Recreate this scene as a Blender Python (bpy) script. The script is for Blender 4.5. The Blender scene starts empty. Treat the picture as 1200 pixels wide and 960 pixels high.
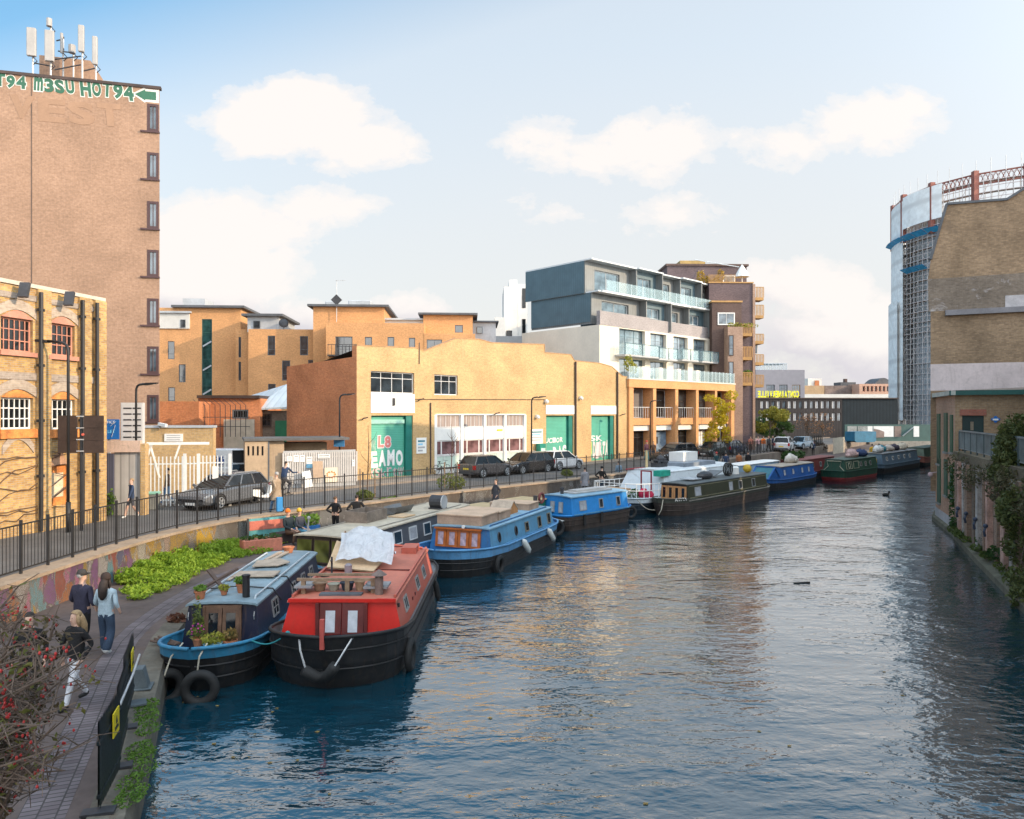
import bpy, math, random
import numpy as np
from mathutils import Vector, Matrix
random.seed(7)
SC = bpy.context.scene
COL = SC.collection
H, F, HY = 5.9, 860.0, 485.0          # eye height over the water, focal length and horizon of the photograph
PATH_Z, ROAD_Z = 0.65, 1.6
R = math.radians

def G(px, py, z):                      # a point of the photograph on the level z
    Y = (H - z) * F / (py - HY)
    return ((px - 600) / F * Y, Y)

def D(px, py, Y):                      # a point of the photograph at the distance Y
    return ((px - 600) / F * Y, Y, H - (py - HY) / F * Y)

# ------------------------------------------------------------------ meshes
class MB:
    def __init__(s):
        s.v = []; s.f = []; s.m = []; s.uv = {}
    def poly(s, pts, m=0, uv=None):
        b = len(s.v); s.v += [tuple(p) for p in pts]
        if uv: s.uv[len(s.f)] = uv
        s.f.append(tuple(range(b, b + len(pts)))); s.m.append(m)
        return s
    def box(s, x0, y0, z0, x1, y1, z1, m=0):
        b = len(s.v)
        s.v += [(x0,y0,z0),(x1,y0,z0),(x1,y1,z0),(x0,y1,z0),(x0,y0,z1),(x1,y0,z1),(x1,y1,z1),(x0,y1,z1)]
        for q in ((0,3,2,1),(4,5,6,7),(0,1,5,4),(1,2,6,5),(2,3,7,6),(3,0,4,7)):
            s.f.append(tuple(b + i for i in q)); s.m.append(m)
        return s
    def bar(s, p, q, w, h=None, m=0, up=(0,0,1)):
        h = w if h is None else h
        p, q = Vector(p), Vector(q); d = (q - p)
        if d.length < 1e-6: return s
        d.normalize(); u = Vector(up)
        if abs(d.dot(u)) > .98: u = Vector((1,0,0))
        a = d.cross(u).normalized() * (w / 2); c = a.cross(d).normalized() * (h / 2)
        b = len(s.v)
        for o in (p, q):
            s.v += [tuple(o - a - c), tuple(o + a - c), tuple(o + a + c), tuple(o - a + c)]
        for f in ((0,3,2,1),(4,5,6,7),(0,1,5,4),(1,2,6,5),(2,3,7,6),(3,0,4,7)):
            s.f.append(tuple(b + i for i in f)); s.m.append(m)
        return s
    def tube(s, pts, r, n=6, m=0, cap=True, closed=False):
        pts = [Vector(p) for p in pts]; k = len(pts)
        rs = r if isinstance(r, (list, tuple)) else [r] * k
        b = len(s.v); prev = None
        for i, p in enumerate(pts):
            if closed: d = pts[(i + 1) % k] - pts[i - 1]
            else: d = pts[min(i + 1, k - 1)] - pts[max(i - 1, 0)]
            if d.length < 1e-9: d = Vector((0,0,1))
            d.normalize()
            if prev is None:
                a = d.orthogonal().normalized()
            else:
                a = (prev - d * prev.dot(d))
                a = a.normalized() if a.length > 1e-6 else d.orthogonal().normalized()
            prev = a; c = d.cross(a)
            for j in range(n):
                t = 2 * math.pi * j / n
                s.v.append(tuple(p + a * (math.cos(t) * rs[i]) + c * (math.sin(t) * rs[i])))
        for i in range(k if closed else k - 1):
            i2 = (i + 1) % k
            for j in range(n):
                j2 = (j + 1) % n
                s.f.append((b + i*n + j, b + i*n + j2, b + i2*n + j2, b + i2*n + j)); s.m.append(m)
        if cap and not closed:
            s.f.append(tuple(b + j for j in reversed(range(n)))); s.m.append(m)
            s.f.append(tuple(b + (k-1)*n + j for j in range(n))); s.m.append(m)
        return s
    def lathe(s, prof, n=12, m=0, c=(0,0,0)):
        b = len(s.v)
        for (r, z) in prof:
            for j in range(n):
                t = 2 * math.pi * j / n
                s.v.append((c[0] + r * math.cos(t), c[1] + r * math.sin(t), c[2] + z))
        for i in range(len(prof) - 1):
            for j in range(n):
                j2 = (j + 1) % n
                s.f.append((b+i*n+j, b+i*n+j2, b+(i+1)*n+j2, b+(i+1)*n+j)); s.m.append(m)
        if prof[0][0] > 1e-4: s.f.append(tuple(b + j for j in reversed(range(n)))); s.m.append(m)
        if prof[-1][0] > 1e-4: s.f.append(tuple(b + (len(prof)-1)*n + j for j in range(n))); s.m.append(m)
        return s
    def ball(s, c, rx, ry=None, rz=None, n=10, k=6, m=0):
        ry = rx if ry is None else ry; rz = rx if rz is None else rz
        b = len(s.v)
        for i in range(k + 1):
            a = math.pi * i / k - math.pi / 2
            for j in range(n):
                t = 2 * math.pi * j / n
                s.v.append((c[0] + rx*math.cos(a)*math.cos(t), c[1] + ry*math.cos(a)*math.sin(t), c[2] + rz*math.sin(a)))
        for i in range(k):
            for j in range(n):
                j2 = (j + 1) % n
                s.f.append((b+i*n+j, b+i*n+j2, b+(i+1)*n+j2, b+(i+1)*n+j)); s.m.append(m)
        return s
    def prism(s, poly, a0, a1, plane='xz', m=0):      # outline swept along the third axis
        def P(u, w, t):
            return (u, t, w) if plane == 'xz' else ((t, u, w) if plane == 'yz' else (u, w, t))
        n = len(poly)
        s.poly([P(u, w, a0) for u, w in poly], m); s.poly([P(u, w, a1) for u, w in reversed(poly)], m)
        for i in range(n):
            p, q = poly[i], poly[(i + 1) % n]
            s.poly([P(p[0],p[1],a0), P(q[0],q[1],a0), P(q[0],q[1],a1), P(p[0],p[1],a1)], m)
        return s
    def wall(s, u0, u1, z0, z1, ops=(), y=0.0, rev=.15, m=0, mr=None):   # upright wall with real openings, facing -y
        mr = m if mr is None else mr
        us = sorted({u0, u1, *[min(max(o[i], u0), u1) for o in ops for i in (0, 1)]})
        zs = sorted({z0, z1, *[min(max(o[i], z0), z1) for o in ops for i in (2, 3)]})
        for i in range(len(us) - 1):
            for j in range(len(zs) - 1):
                cu, cz = (us[i]+us[i+1])/2, (zs[j]+zs[j+1])/2
                if any(o[0] < cu < o[1] and o[2] < cz < o[3] for o in ops): continue
                s.poly([(us[i],y,zs[j]),(us[i+1],y,zs[j]),(us[i+1],y,zs[j+1]),(us[i],y,zs[j+1])], m)
        for (a, b, c, d) in [o[:4] for o in ops]:
            y2 = y + rev
            s.poly([(a,y,c),(a,y2,c),(a,y2,d),(a,y,d)], mr); s.poly([(b,y,c),(b,y,d),(b,y2,d),(b,y2,c)], mr)
            s.poly([(a,y,c),(b,y,c),(b,y2,c),(a,y2,c)], mr); s.poly([(a,y,d),(a,y2,d),(b,y2,d),(b,y,d)], mr)
        return s
    def mesh(s, name, mats, smooth=False):
        me = bpy.data.meshes.new(name)
        me.from_pydata(s.v, [], s.f)
        for x in (mats if isinstance(mats, (list, tuple)) else [mats]): me.materials.append(x)
        if len(me.materials) > 1:
            me.polygons.foreach_set('material_index', s.m)
        if s.uv:
            L = me.uv_layers.new(name='UVMap')
            for fi, uv in s.uv.items():
                for li, c in zip(me.polygons[fi].loop_indices, uv): L.data[li].uv = c
        if smooth: me.polygons.foreach_set('use_smooth', [True] * len(me.polygons))
        me.update()
        return me
    def build(s, name, mats, parent=None, loc=None, rot=None, smooth=False, bevel=0):
        return put(name, s.mesh(name, mats, smooth), parent, loc, rot, bevel)

def put(name, me, parent=None, loc=None, rot=None, bevel=0):
    o = bpy.data.objects.new(name, me); COL.objects.link(o)
    if parent is not None: o.parent = parent
    if loc: o.location = loc
    if rot: o.rotation_euler = rot
    if bevel:
        b = o.modifiers.new('edge', 'BEVEL'); b.width = bevel; b.segments = 1; b.limit_method = 'ANGLE'; b.angle_limit = R(40)
    return o

def tag(o, label=None, cat=None, group=None, kind=None):
    if label: o['label'] = label
    if cat: o['category'] = cat
    if group: o['group'] = group
    if kind: o['kind'] = kind
    return o

def thing(name, label, cat, loc=(0,0,0), rz=0, group=None):
    o = bpy.data.objects.new(name, None); COL.objects.link(o)
    o.empty_display_size = .2
    o.location = loc; o.rotation_euler = (0, 0, rz)
    return tag(o, label, cat, group)

def copy_tree(o, parent=None):
    c = o.copy(); COL.objects.link(c)
    c.parent = parent
    for ch in list(o.children): copy_tree(ch, c)
    return c

def smooth_by_angle(o, a=35):
    pass

def text_mesh(s, size, mat, depth=.01, bold=0.0, spacing=1.0, align='CENTER'):
    cu = bpy.data.curves.new('t', 'FONT'); cu.body = s; cu.size = size; cu.extrude = depth; cu.offset = bold
    cu.align_x = align; cu.align_y = 'CENTER'; cu.space_character = spacing; cu.resolution_u = 3
    o = bpy.data.objects.new('t', cu); COL.objects.link(o)
    dg = bpy.context.evaluated_depsgraph_get(); dg.update()
    me = bpy.data.meshes.new_from_object(o.evaluated_get(dg))
    bpy.data.objects.remove(o); bpy.data.curves.remove(cu)
    me.materials.clear(); me.materials.append(mat)
    return me

# ------------------------------------------------------------------ materials
def nodes(name):
    m = bpy.data.materials.new(name); m.use_nodes = True
    nt = m.node_tree; b = nt.nodes['Principled BSDF']
    return m, nt, b
def N(nt, t, **k):
    n = nt.nodes.new(t)
    for a, v in k.items():
        if a.startswith('i_'): n.inputs[int(a[2:]) if a[2:].isdigit() else a[2:].replace('_', ' ')].default_value = v
        else: setattr(n, a, v)
    return n
def math_(nt, op, a, b=None, clamp=False):
    n = nt.nodes.new('ShaderNodeMath'); n.operation = op; n.use_clamp = clamp
    for i, x in enumerate((a, b)):
        if x is None: continue
        if isinstance(x, (int, float)): n.inputs[i].default_value = x
        else: nt.links.new(x, n.inputs[i])
    return n.outputs[0]
def mix(nt, f, a, b, mode='MIX'):
    n = nt.nodes.new('ShaderNodeMix'); n.data_type = 'RGBA'; n.blend_type = mode
    for sock, x in ((n.inputs[0], f), (n.inputs[6], a), (n.inputs[7], b)):
        if isinstance(x, (int, float)): sock.default_value = x
        elif isinstance(x, tuple): sock.default_value = (*x[:3], 1)
        else: nt.links.new(x, sock)
    return n.outputs[2]
def ramp(nt, fac, stops, interp='LINEAR'):
    n = nt.nodes.new('ShaderNodeValToRGB'); cr = n.color_ramp; cr.interpolation = interp
    while len(cr.elements) < len(stops): cr.elements.new(.5)
    for e, (p, c) in zip(cr.elements, stops):
        e.position = p; e.color = (*c, 1) if isinstance(c, tuple) else (c, c, c, 1)
    nt.links.new(fac, n.inputs[0])
    return n.outputs[0]
def noise(nt, vec, scale, detail=3, rough=.55, dist=0):
    n = N(nt, 'ShaderNodeTexNoise'); n.inputs['Scale'].default_value = scale; n.inputs['Detail'].default_value = detail
    n.inputs['Roughness'].default_value = rough; n.inputs['Distortion'].default_value = dist
    if vec is not None: nt.links.new(vec, n.inputs['Vector'])
    return n
def objco(nt):
    return N(nt, 'ShaderNodeTexCoord').outputs['Object']
def bumpit(nt, b, h, dist, strength=.5):
    n = N(nt, 'ShaderNodeBump'); n.inputs['Strength'].default_value = strength; n.inputs['Distance'].default_value = dist
    nt.links.new(h, n.inputs['Height']); nt.links.new(n.outputs[0], b.inputs['Normal'])

MATS = {}
def mat(name, col, rough=.7, var=.18, scale=1.2, metal=0, bump=0, dirt=0, spec=.4, fine=9):
    if name in MATS: return MATS[name]
    m, nt, b = nodes(name); L = nt.links
    co = objco(nt)
    n1 = noise(nt, co, scale, 4); n2 = noise(nt, co, scale * fine, 3)
    f = math_(nt, 'ADD', math_(nt, 'MULTIPLY', n1.outputs[0], .65), math_(nt, 'MULTIPLY', n2.outputs[0], .35))
    lo = tuple(c * (1 - var * 1.6) for c in col); hi = tuple(min(1, c * (1 + var * 1.6)) for c in col)
    c = ramp(nt, f, [(.3, lo), (.7, hi)])
    if dirt:
        n3 = noise(nt, co, scale * 2.3, 6, .7, .6)
        d = ramp(nt, n3.outputs[0], [(.52, 0.0), (.72, 1.0)])
        c = mix(nt, math_(nt, 'MULTIPLY', d, dirt), c, (.09, .07, .05))
        mp = N(nt, 'ShaderNodeMapping'); mp.inputs['Scale'].default_value = (5, 5, .55); L.new(co, mp.inputs[0])
        n4 = noise(nt, mp.outputs[0], scale, 4, .65)
        c = mix(nt, math_(nt, 'MULTIPLY', ramp(nt, n4.outputs[0], [(.56, 0.0), (.68, 1.0)]), dirt * .7), c, (.12, .07, .045))
    L.new(c, b.inputs['Base Color'])
    r = math_(nt, 'ADD', math_(nt, 'MULTIPLY', n2.outputs[0], .25), rough - .12, True)
    L.new(r, b.inputs['Roughness'])
    b.inputs['Metallic'].default_value = metal; b.inputs['Specular IOR Level'].default_value = spec
    if bump: bumpit(nt, b, n2.outputs[0], bump)
    MATS[name] = m
    return m

def wallco(nt):                       # metres along the wall and up, whichever way the wall faces
    tc = N(nt, 'ShaderNodeTexCoord'); L = nt.links
    s = N(nt, 'ShaderNodeSeparateXYZ'); L.new(tc.outputs['Object'], s.inputs[0])
    n = N(nt, 'ShaderNodeSeparateXYZ'); L.new(tc.outputs['Normal'], n.inputs[0])
    side = math_(nt, 'GREATER_THAN', math_(nt, 'ABSOLUTE', n.outputs[0]), .7)
    u = math_(nt, 'ADD', math_(nt, 'MULTIPLY', s.outputs[0], math_(nt, 'SUBTRACT', 1.0, side)), math_(nt, 'MULTIPLY', s.outputs[1], side))
    c = N(nt, 'ShaderNodeCombineXYZ'); L.new(u, c.inputs[0]); L.new(s.outputs[2], c.inputs[1])
    return c.outputs[0], tc.outputs['Object']

def brick(name, c1, c2, mortar, stain=.35, big=1.0, patch=None, bump=.004):
    if name in MATS: return MATS[name]
    m, nt, b = nodes(name); L = nt.links
    vec, oc = wallco(nt)
    t = N(nt, 'ShaderNodeTexBrick'); L.new(vec, t.inputs['Vector'])
    t.inputs['Scale'].default_value = 1; t.inputs['Brick Width'].default_value = .225 * big; t.inputs['Row Height'].default_value = .075 * big
    t.inputs['Mortar Size'].default_value = .010 * big; t.inputs['Mortar Smooth'].default_value = .2; t.inputs['Bias'].default_value = -.1
    t.inputs['Color1'].default_value = (*c1, 1); t.inputs['Color2'].default_value = (*c2, 1); t.inputs['Mortar'].default_value = (*mortar, 1)
    n1 = noise(nt, vec, .35, 5, .6, .4); n2 = noise(nt, vec, 7, 3)
    f = ramp(nt, n1.outputs[0], [(.32, 1 - stain), (.66, 1.12)])
    c = mix(nt, 1.0, t.outputs['Color'], f, 'MULTIPLY')
    f2 = ramp(nt, n2.outputs[0], [(.25, .80), (.75, 1.16)])
    c = mix(nt, 1.0, c, f2, 'MULTIPLY')
    if patch:
        n3 = noise(nt, vec, .8, 6, .7, .5)
        c = mix(nt, ramp(nt, n3.outputs[0], [(.58, 0.0), (.68, .75)]), c, patch)
    L.new(c, b.inputs['Base Color']); b.inputs['Roughness'].default_value = .88; b.inputs['Specular IOR Level'].default_value = .2
    bumpit(nt, b, t.outputs['Fac'], bump, -.6)
    MATS[name] = m
    return m

def glass(name='window_glass', col=(.025, .035, .045), rough=.06, ior=1.75, var=.5):
    if name in MATS: return MATS[name]
    m, nt, b = nodes(name); co = objco(nt)
    n = noise(nt, co, 1.3, 2)
    nt.links.new(ramp(nt, n.outputs[0], [(.35, tuple(c * (1 - var) for c in col)), (.65, tuple(c * (1 + var) for c in col))]), b.inputs['Base Color'])
    b.inputs['Roughness'].default_value = rough; b.inputs['IOR'].default_value = ior
    n2 = noise(nt, co, .9, 1); bumpit(nt, b, n2.outputs[0], .02, .15)
    MATS[name] = m
    return m

def clear_glass(name, tint=(.75, .88, .88), alpha=.35):
    if name in MATS: return MATS[name]
    m, nt, b = nodes(name)
    b.inputs['Base Color'].default_value = (*tint, 1); b.inputs['Roughness'].default_value = .08
    b.inputs['Alpha'].default_value = alpha; b.inputs['IOR'].default_value = 1.6
    MATS[name] = m
    return m

def leafmat(name, c1, c2, trans=.35, rough=.6):
    if name in MATS: return MATS[name]
    m, nt, b = nodes(name); L = nt.links
    co = objco(nt)
    n = noise(nt, co, 2.2, 3); n2 = noise(nt, co, 23, 1)
    f = math_(nt, 'ADD', math_(nt, 'MULTIPLY', n.outputs[0], .5), math_(nt, 'MULTIPLY', n2.outputs[0], .5))
    c = ramp(nt, f, [(.36, c1), (.64, c2)])
    L.new(c, b.inputs['Base Color']); b.inputs['Roughness'].default_value = rough; b.inputs['Specular IOR Level'].default_value = .3
    tr = N(nt, 'ShaderNodeBsdfTranslucent'); L.new(c, tr.inputs[0])
    mx = N(nt, 'ShaderNodeMixShader'); mx.inputs[0].default_value = trans
    L.new(b.outputs[0], mx.inputs[1]); L.new(tr.outputs[0], mx.inputs[2])
    L.new(mx.outputs[0], nt.nodes['Material Output'].inputs[0])
    MATS[name] = m
    return m

def ribbed(name, col, pitch=.2, axis=0, rough=.5, metal=.0, depth=.02, dark=.6, tagcol=None, tagz=1.6, var=.15):   # corrugated or slatted sheet
    if name in MATS: return MATS[name]
    m, nt, b = nodes(name); L = nt.links
    vec, oc = wallco(nt)
    s = N(nt, 'ShaderNodeSeparateXYZ'); L.new(vec, s.inputs[0])
    ph = math_(nt, 'FRACT', math_(nt, 'DIVIDE', s.outputs[axis], pitch))
    w = math_(nt, 'PINGPONG', ph, .5)
    n1 = noise(nt, vec, .8, 4)
    base = ramp(nt, n1.outputs[0], [(.3, tuple(c * (1 - var) for c in col)), (.7, tuple(min(1, c * (1 + var)) for c in col))])
    c = mix(nt, ramp(nt, w, [(.04, 1.0), (.14, 0.0)]), base, tuple(x * dark for x in col))
    L.new(c, b.inputs['Base Color']); b.inputs['Roughness'].default_value = rough; b.inputs['Metallic'].default_value = metal
    bumpit(nt, b, w, depth, .8)
    MATS[name] = m
    return m

def graffiti_on(m, zones, line=(.75, .75, .72), amount=.8, scale=2.2, zmax=None):
    """spray paint: big letter-like cells with outlines, over whatever base colour the material m has"""
    nt = m.node_tree; L = nt.links; b = nt.nodes['Principled BSDF']
    base = b.inputs['Base Color'].links[0].from_socket
    vec, oc = wallco(nt)
    return nt, L, b, base, vec

def leaf_cloud(clumps, n, size, seed=1, droop=0, flat=.0, bias=.6):
    """n small leaf quads spread through ellipsoid clumps [(x,y,z,rx,ry,rz)]"""
    rng = np.random.default_rng(seed)
    cl = np.array(clumps, float); vol = (cl[:,3] * cl[:,4] * cl[:,5]) ** .75
    idx = rng.choice(len(cl), n, p=vol / vol.sum())
    d = rng.normal(size=(n,3)); d /= np.linalg.norm(d, axis=1)[:,None]
    r = rng.random(n) ** (1/3) * (1 - bias) + bias * (1 - .35 * rng.random(n) ** 1.5)
    p = cl[idx,:3] + d * r[:,None] * cl[idx,3:]
    a = rng.normal(size=(n,3)); a[:,2] *= (1 - flat); a /= np.linalg.norm(a, axis=1)[:,None]
    t = rng.normal(size=(n,3)); b = np.cross(a, t); b /= np.linalg.norm(b, axis=1)[:,None]
    s = size * (.55 + .9 * rng.random(n))[:,None]
    a = a * s; b = b * s * .55
    b3 = b + np.cross(a, b) / np.maximum(s, 1e-6) * .35
    V = np.stack([p - a, p + b3 * .8, p + a, p - b3 * .8], 1).reshape(-1, 3)
    mb = MB(); mb.v = [tuple(x) for x in V.tolist()]
    mb.f = [(4*i, 4*i+1, 4*i+2, 4*i+3) for i in range(n)]; mb.m = [0] * n
    return mb

class Fac:                             # an upright face through A along d; uv() reads the photograph onto it
    def __init__(s, A, d, z0=ROAD_Z):
        L = math.hypot(*d); s.A = A; s.d = (d[0]/L, d[1]/L); s.z0 = z0; s.rz = math.atan2(d[1], d[0])
    def uv(s, px, py=HY, off=0):
        ax, ay = s.A[0] - s.d[1]*off, s.A[1] + s.d[0]*off
        r = (px - 600) / F
        u = (r * ay - ax) / (s.d[0] - s.d[1] * r)
        return u, H - (py - HY) / F * (ay + s.d[1] * u) - s.z0
    def rect(s, x0, y0, x1, y1, off=0):
        u0, _ = s.uv(x0, HY, off); u1, _ = s.uv(x1, HY, off)
        xm = (x0 + x1) / 2
        return (u0, u1, s.uv(xm, y1, off)[1], s.uv(xm, y0, off)[1])
    def root(s, name, label, cat, group=None):
        return thing(name, label, cat, (s.A[0], s.A[1], s.z0), s.rz, group)

WIN = {}
def window(parent, op, y=.1, cols=1, rows=1, fm=None, gm=None, fw=.06, splits=None, sill=None, name='window', bar=.035, th=.06, pane_name='pane'):
    """frame with glazing bars (a part) and its panes (a sub-part) in the opening op=(u0,u1,z0,z1)"""
    u0, u1, z0, z1 = op[:4]; w, h = round(u1 - u0, 2), round(z1 - z0, 2)
    key = (w, h, cols, rows, fm.name, gm.name, fw, bar, th, str(splits))
    if key not in WIN:
        f = MB()
        f.box(0,0,0,w,th,fw).box(0,0,h-fw,w,th,h).box(0,0,fw,fw,th,h-fw).box(w-fw,0,fw,w,th,h-fw)
        for i in range(1, cols):
            x = w * i / cols; f.box(x-bar/2,.004,fw,x+bar/2,th-.01,h-fw)
        rr = splits if splits else [i / rows for i in range(1, rows)]
        for q in rr:
            z = h * q; f.box(fw,.008,z-bar/2,w-fw,th-.014,z+bar/2)
        g = MB().box(fw*.5, th*.55, fw*.5, w-fw*.5, th*.55+.02, h-fw*.5)
        WIN[key] = (f.mesh(name, fm), g.mesh(pane_name, gm))
    fo = put(name, WIN[key][0], parent, (u0, y, z0))
    put(pane_name, WIN[key][1], fo)
    if sill:
        MB().box(-.08,-y-.08,-.07,w+.08,th*.4,-.003).build('sill', sill, fo)
    return fo
# ================================================================== the setting
def resample(line, n):
    d = [0]
    for a, b in zip(line, line[1:]): d.append(d[-1] + math.dist(a, b))
    out = []
    for i in range(n):
        t = d[-1] * i / (n - 1); j = 0
        while j < len(d) - 2 and d[j+1] < t: j += 1
        f = (t - d[j]) / max(1e-9, d[j+1] - d[j])
        out.append((line[j][0] + (line[j+1][0]-line[j][0])*f, line[j][1] + (line[j+1][1]-line[j][1])*f))
    return out
def smooth_line(line, it=2):
    for _ in range(it):
        o = [line[0]]
        for a, b in zip(line, line[1:]):
            o += [(a[0]*.75+b[0]*.25, a[1]*.75+b[1]*.25), (a[0]*.25+b[0]*.75, a[1]*.25+b[1]*.75)]
        o.append(line[-1]); line = o
    return line
def offset(line, d):                   # to the right of the direction of travel for d > 0
    out = []
    for i, p in enumerate(line):
        a = line[max(0, i-1)]; b = line[min(len(line)-1, i+1)]
        L = math.dist(a, b); t = ((b[0]-a[0])/L, (b[1]-a[1])/L)
        out.append((p[0] + t[1]*d, p[1] - t[0]*d))
    return out
def strip(mb, A, B, za, zb=None, m=0, uvw=None):
    zb = za if zb is None else zb; s = 0
    for i in range(len(A) - 1):
        L = math.dist(A[i], A[i+1]); w = math.dist(A[i], B[i])
        mb.poly([(*A[i],za),(*B[i],zb),(*B[i+1],zb),(*A[i+1],za)], m, [(s,0),(s,w),(s+L,w),(s+L,0)])
        s += L

WALL = smooth_line([(-12.9,6),(-12.95,14),(-12.9,20),(-12.75,24),(-12.5,26),(-12.05,28),(-11.3,29.8),(-10.4,31.3),(-9.2,32.8),(-7.8,34.4),(-6.3,36.3),(-4.8,38.3),(-3.0,40.5),(-.8,42.9),(1.5,45.4),(5.1,49.3),(11.0,57.0),(19.5,68.5),(27,79),(35,89.5),(46,105),(68,137)])
WALL = offset(WALL, .36)
QUAY = smooth_line([(-3.6,4),(-4.5,8),(-5.05,9.6),(-6.45,13.2),(-7.35,15.4),(-8.2,17.8),(-8.5,21),(-8.4,23.5),(-8.0,25.7),(-6.9,28.5),(-5.7,31.6),(-4.5,34.2),(-2.6,37.2),(-.4,39.9),(2.0,42.6),(5.0,47.0),(8.6,51.0),(11.8,54.6),(17,60.6),(23.6,67.9),(30,75.5),(37,84.5),(50,103),(74,137)])
BANK = [(10.5,11),(13.2,17.2),(15.07,21.6),(18.3,29),(21.3,35.6),(23.4,40.9),(52,85.6),(84,136)]

# ---- water
m, nt, b = nodes('canal_water'); L = nt.links
tc = N(nt, 'ShaderNodeTexCoord')
def wmap(sx, sy, rz=0):
    mp = N(nt, 'ShaderNodeMapping'); mp.inputs['Scale'].default_value = (sx, sy, 1); mp.inputs['Rotation'].default_value = (0,0,rz)
    L.new(tc.outputs['Object'], mp.inputs[0]); return mp.outputs[0]
w1 = noise(nt, wmap(.8, 1.5, .12), 1.0, 2, .5, .4)
w2 = noise(nt, wmap(1.0, 1.7, -.2), 3.0, 2, .5, .3)
w4 = noise(nt, wmap(1.0, 1.5, .3), 8.0, 2, .5, .2)
w3 = noise(nt, wmap(1, 1.6), .22, 3, .5)
hgt = math_(nt, 'ADD', math_(nt, 'MULTIPLY', w1.outputs[0], .058), math_(nt, 'ADD', math_(nt, 'MULTIPLY', w2.outputs[0], .024), math_(nt, 'MULTIPLY', w4.outputs[0], .006)))
calm = ramp(nt, w3.outputs[0], [(.36, .45), (.64, 1.2)])
hgt = math_(nt, 'MULTIPLY', hgt, calm)
b.inputs['Base Color'].default_value = (.002, .040, .064, 1)
b.inputs['Roughness'].default_value = .03; b.inputs['IOR'].default_value = 1.33
b.inputs['Specular IOR Level'].default_value = 0
bn = N(nt, 'ShaderNodeBump'); bn.inputs['Strength'].default_value = 1; bn.inputs['Distance'].default_value = 1.0; L.new(hgt, bn.inputs['Height']); L.new(bn.outputs[0], b.inputs['Normal'])
gs_ = N(nt, 'ShaderNodeBsdfGlossy'); gs_.inputs['Roughness'].default_value = .015; L.new(bn.outputs[0], gs_.inputs['Normal'])
lw = N(nt, 'ShaderNodeLayerWeight'); lw.inputs[0].default_value = .5; L.new(bn.outputs[0], lw.inputs['Normal'])   # reflection grows towards grazing views
wm = N(nt, 'ShaderNodeMixShader'); L.new(ramp(nt, lw.outputs['Facing'], [(.25, .07), (.50, .24), (.68, .48), (.80, .74), (.92, .92)]), wm.inputs[0])
L.new(b.outputs[0], wm.inputs[1]); L.new(gs_.outputs[0], wm.inputs[2]); L.new(wm.outputs[0], nt.nodes['Material Output'].inputs[0])
water = MB(); water.poly([(-30,-12,0),(140,-12,0),(140,141,0),(-30,141,0)])
tag(water.build('canal_water', m), kind='structure')
# a canal bed, so that the water has something under it
tag(MB().poly([(-30,-12,-1.6),(140,-12,-1.6),(140,141,-1.6),(-30,141,-1.6)]).build('canal_bed', mat('silt', (.05,.045,.03))), kind='structure')

# ---- asphalt, paving, earth
asphalt = mat('asphalt', (.11,.105,.10), .85, .22, .5, bump=.01, dirt=.25)
paving = mat('worn_paving', (.19,.155,.125), .85, .2, .6, bump=.006, dirt=.35)
pathm = mat('towpath_surface', (.105,.078,.07), .9, .25, .8, bump=.012, dirt=.5)
stone = mat('quay_stone', (.14,.122,.095), .85, .28, 1.1, bump=.015, dirt=.6)
concrete = mat('concrete', (.30,.27,.23), .85, .2, .7, bump=.008, dirt=.5)

n = 140
W, Q = resample(WALL, n), resample(QUAY, n)
tp = MB(); strip(tp, W, offset(Q, -.45), PATH_Z)
tag(tp.build('towpath', pathm), kind='structure')
kb = MB(); A, B = offset(Q, -.45), offset(Q, 0)
strip(kb, A, B, PATH_Z + .03, PATH_Z)
strip(kb, A, A, PATH_Z - .1, PATH_Z + .03)
Q2 = offset(Q, .06)
strip(kb, B, Q2, PATH_Z, PATH_Z - .18); strip(kb, Q2, Q2, PATH_Z - .18, -1.6)
m_ = mat('quay_wall', (.15,.125,.09), .9, .35, 1.6, bump=.03, dirt=.7)
tag(kb.build('quay_kerb', [stone]), kind='structure')
# the band of dark bricks along the path: paving bricks laid across, with two edge courses
m, nt, b = nodes('brick_band_paving'); L = nt.links
uvn = N(nt, 'ShaderNodeTexCoord')
t = N(nt, 'ShaderNodeTexBrick'); L.new(uvn.outputs['UV'], t.inputs['Vector'])
t.inputs['Scale'].default_value = 1; t.inputs['Brick Width'].default_value = .115; t.inputs['Row Height'].default_value = .23
t.inputs['Mortar Size'].default_value = .012; t.offset = .5
for k, c in (('Color1', (.11,.085,.09)), ('Color2', (.17,.14,.145)), ('Mortar', (.05,.042,.04))): t.inputs[k].default_value = (*c, 1)
nn = noise(nt, uvn.outputs['UV'], .9, 4)
L.new(mix(nt, 1.0, t.outputs[0], ramp(nt, nn.outputs[0], [(.3,.65),(.7,1.3)]), 'MULTIPLY'), b.inputs['Base Color'])
b.inputs['Roughness'].default_value = .8; bumpit(nt, b, t.outputs['Fac'], .008, -.7)
Qs = [p for p in Q if p[1] < 31]
bb = MB(); strip(bb, offset(Qs, -1.3), offset(Qs, -.72), PATH_Z + .004)
tag(bb.build('brick_path_band', m), kind='structure')

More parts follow.
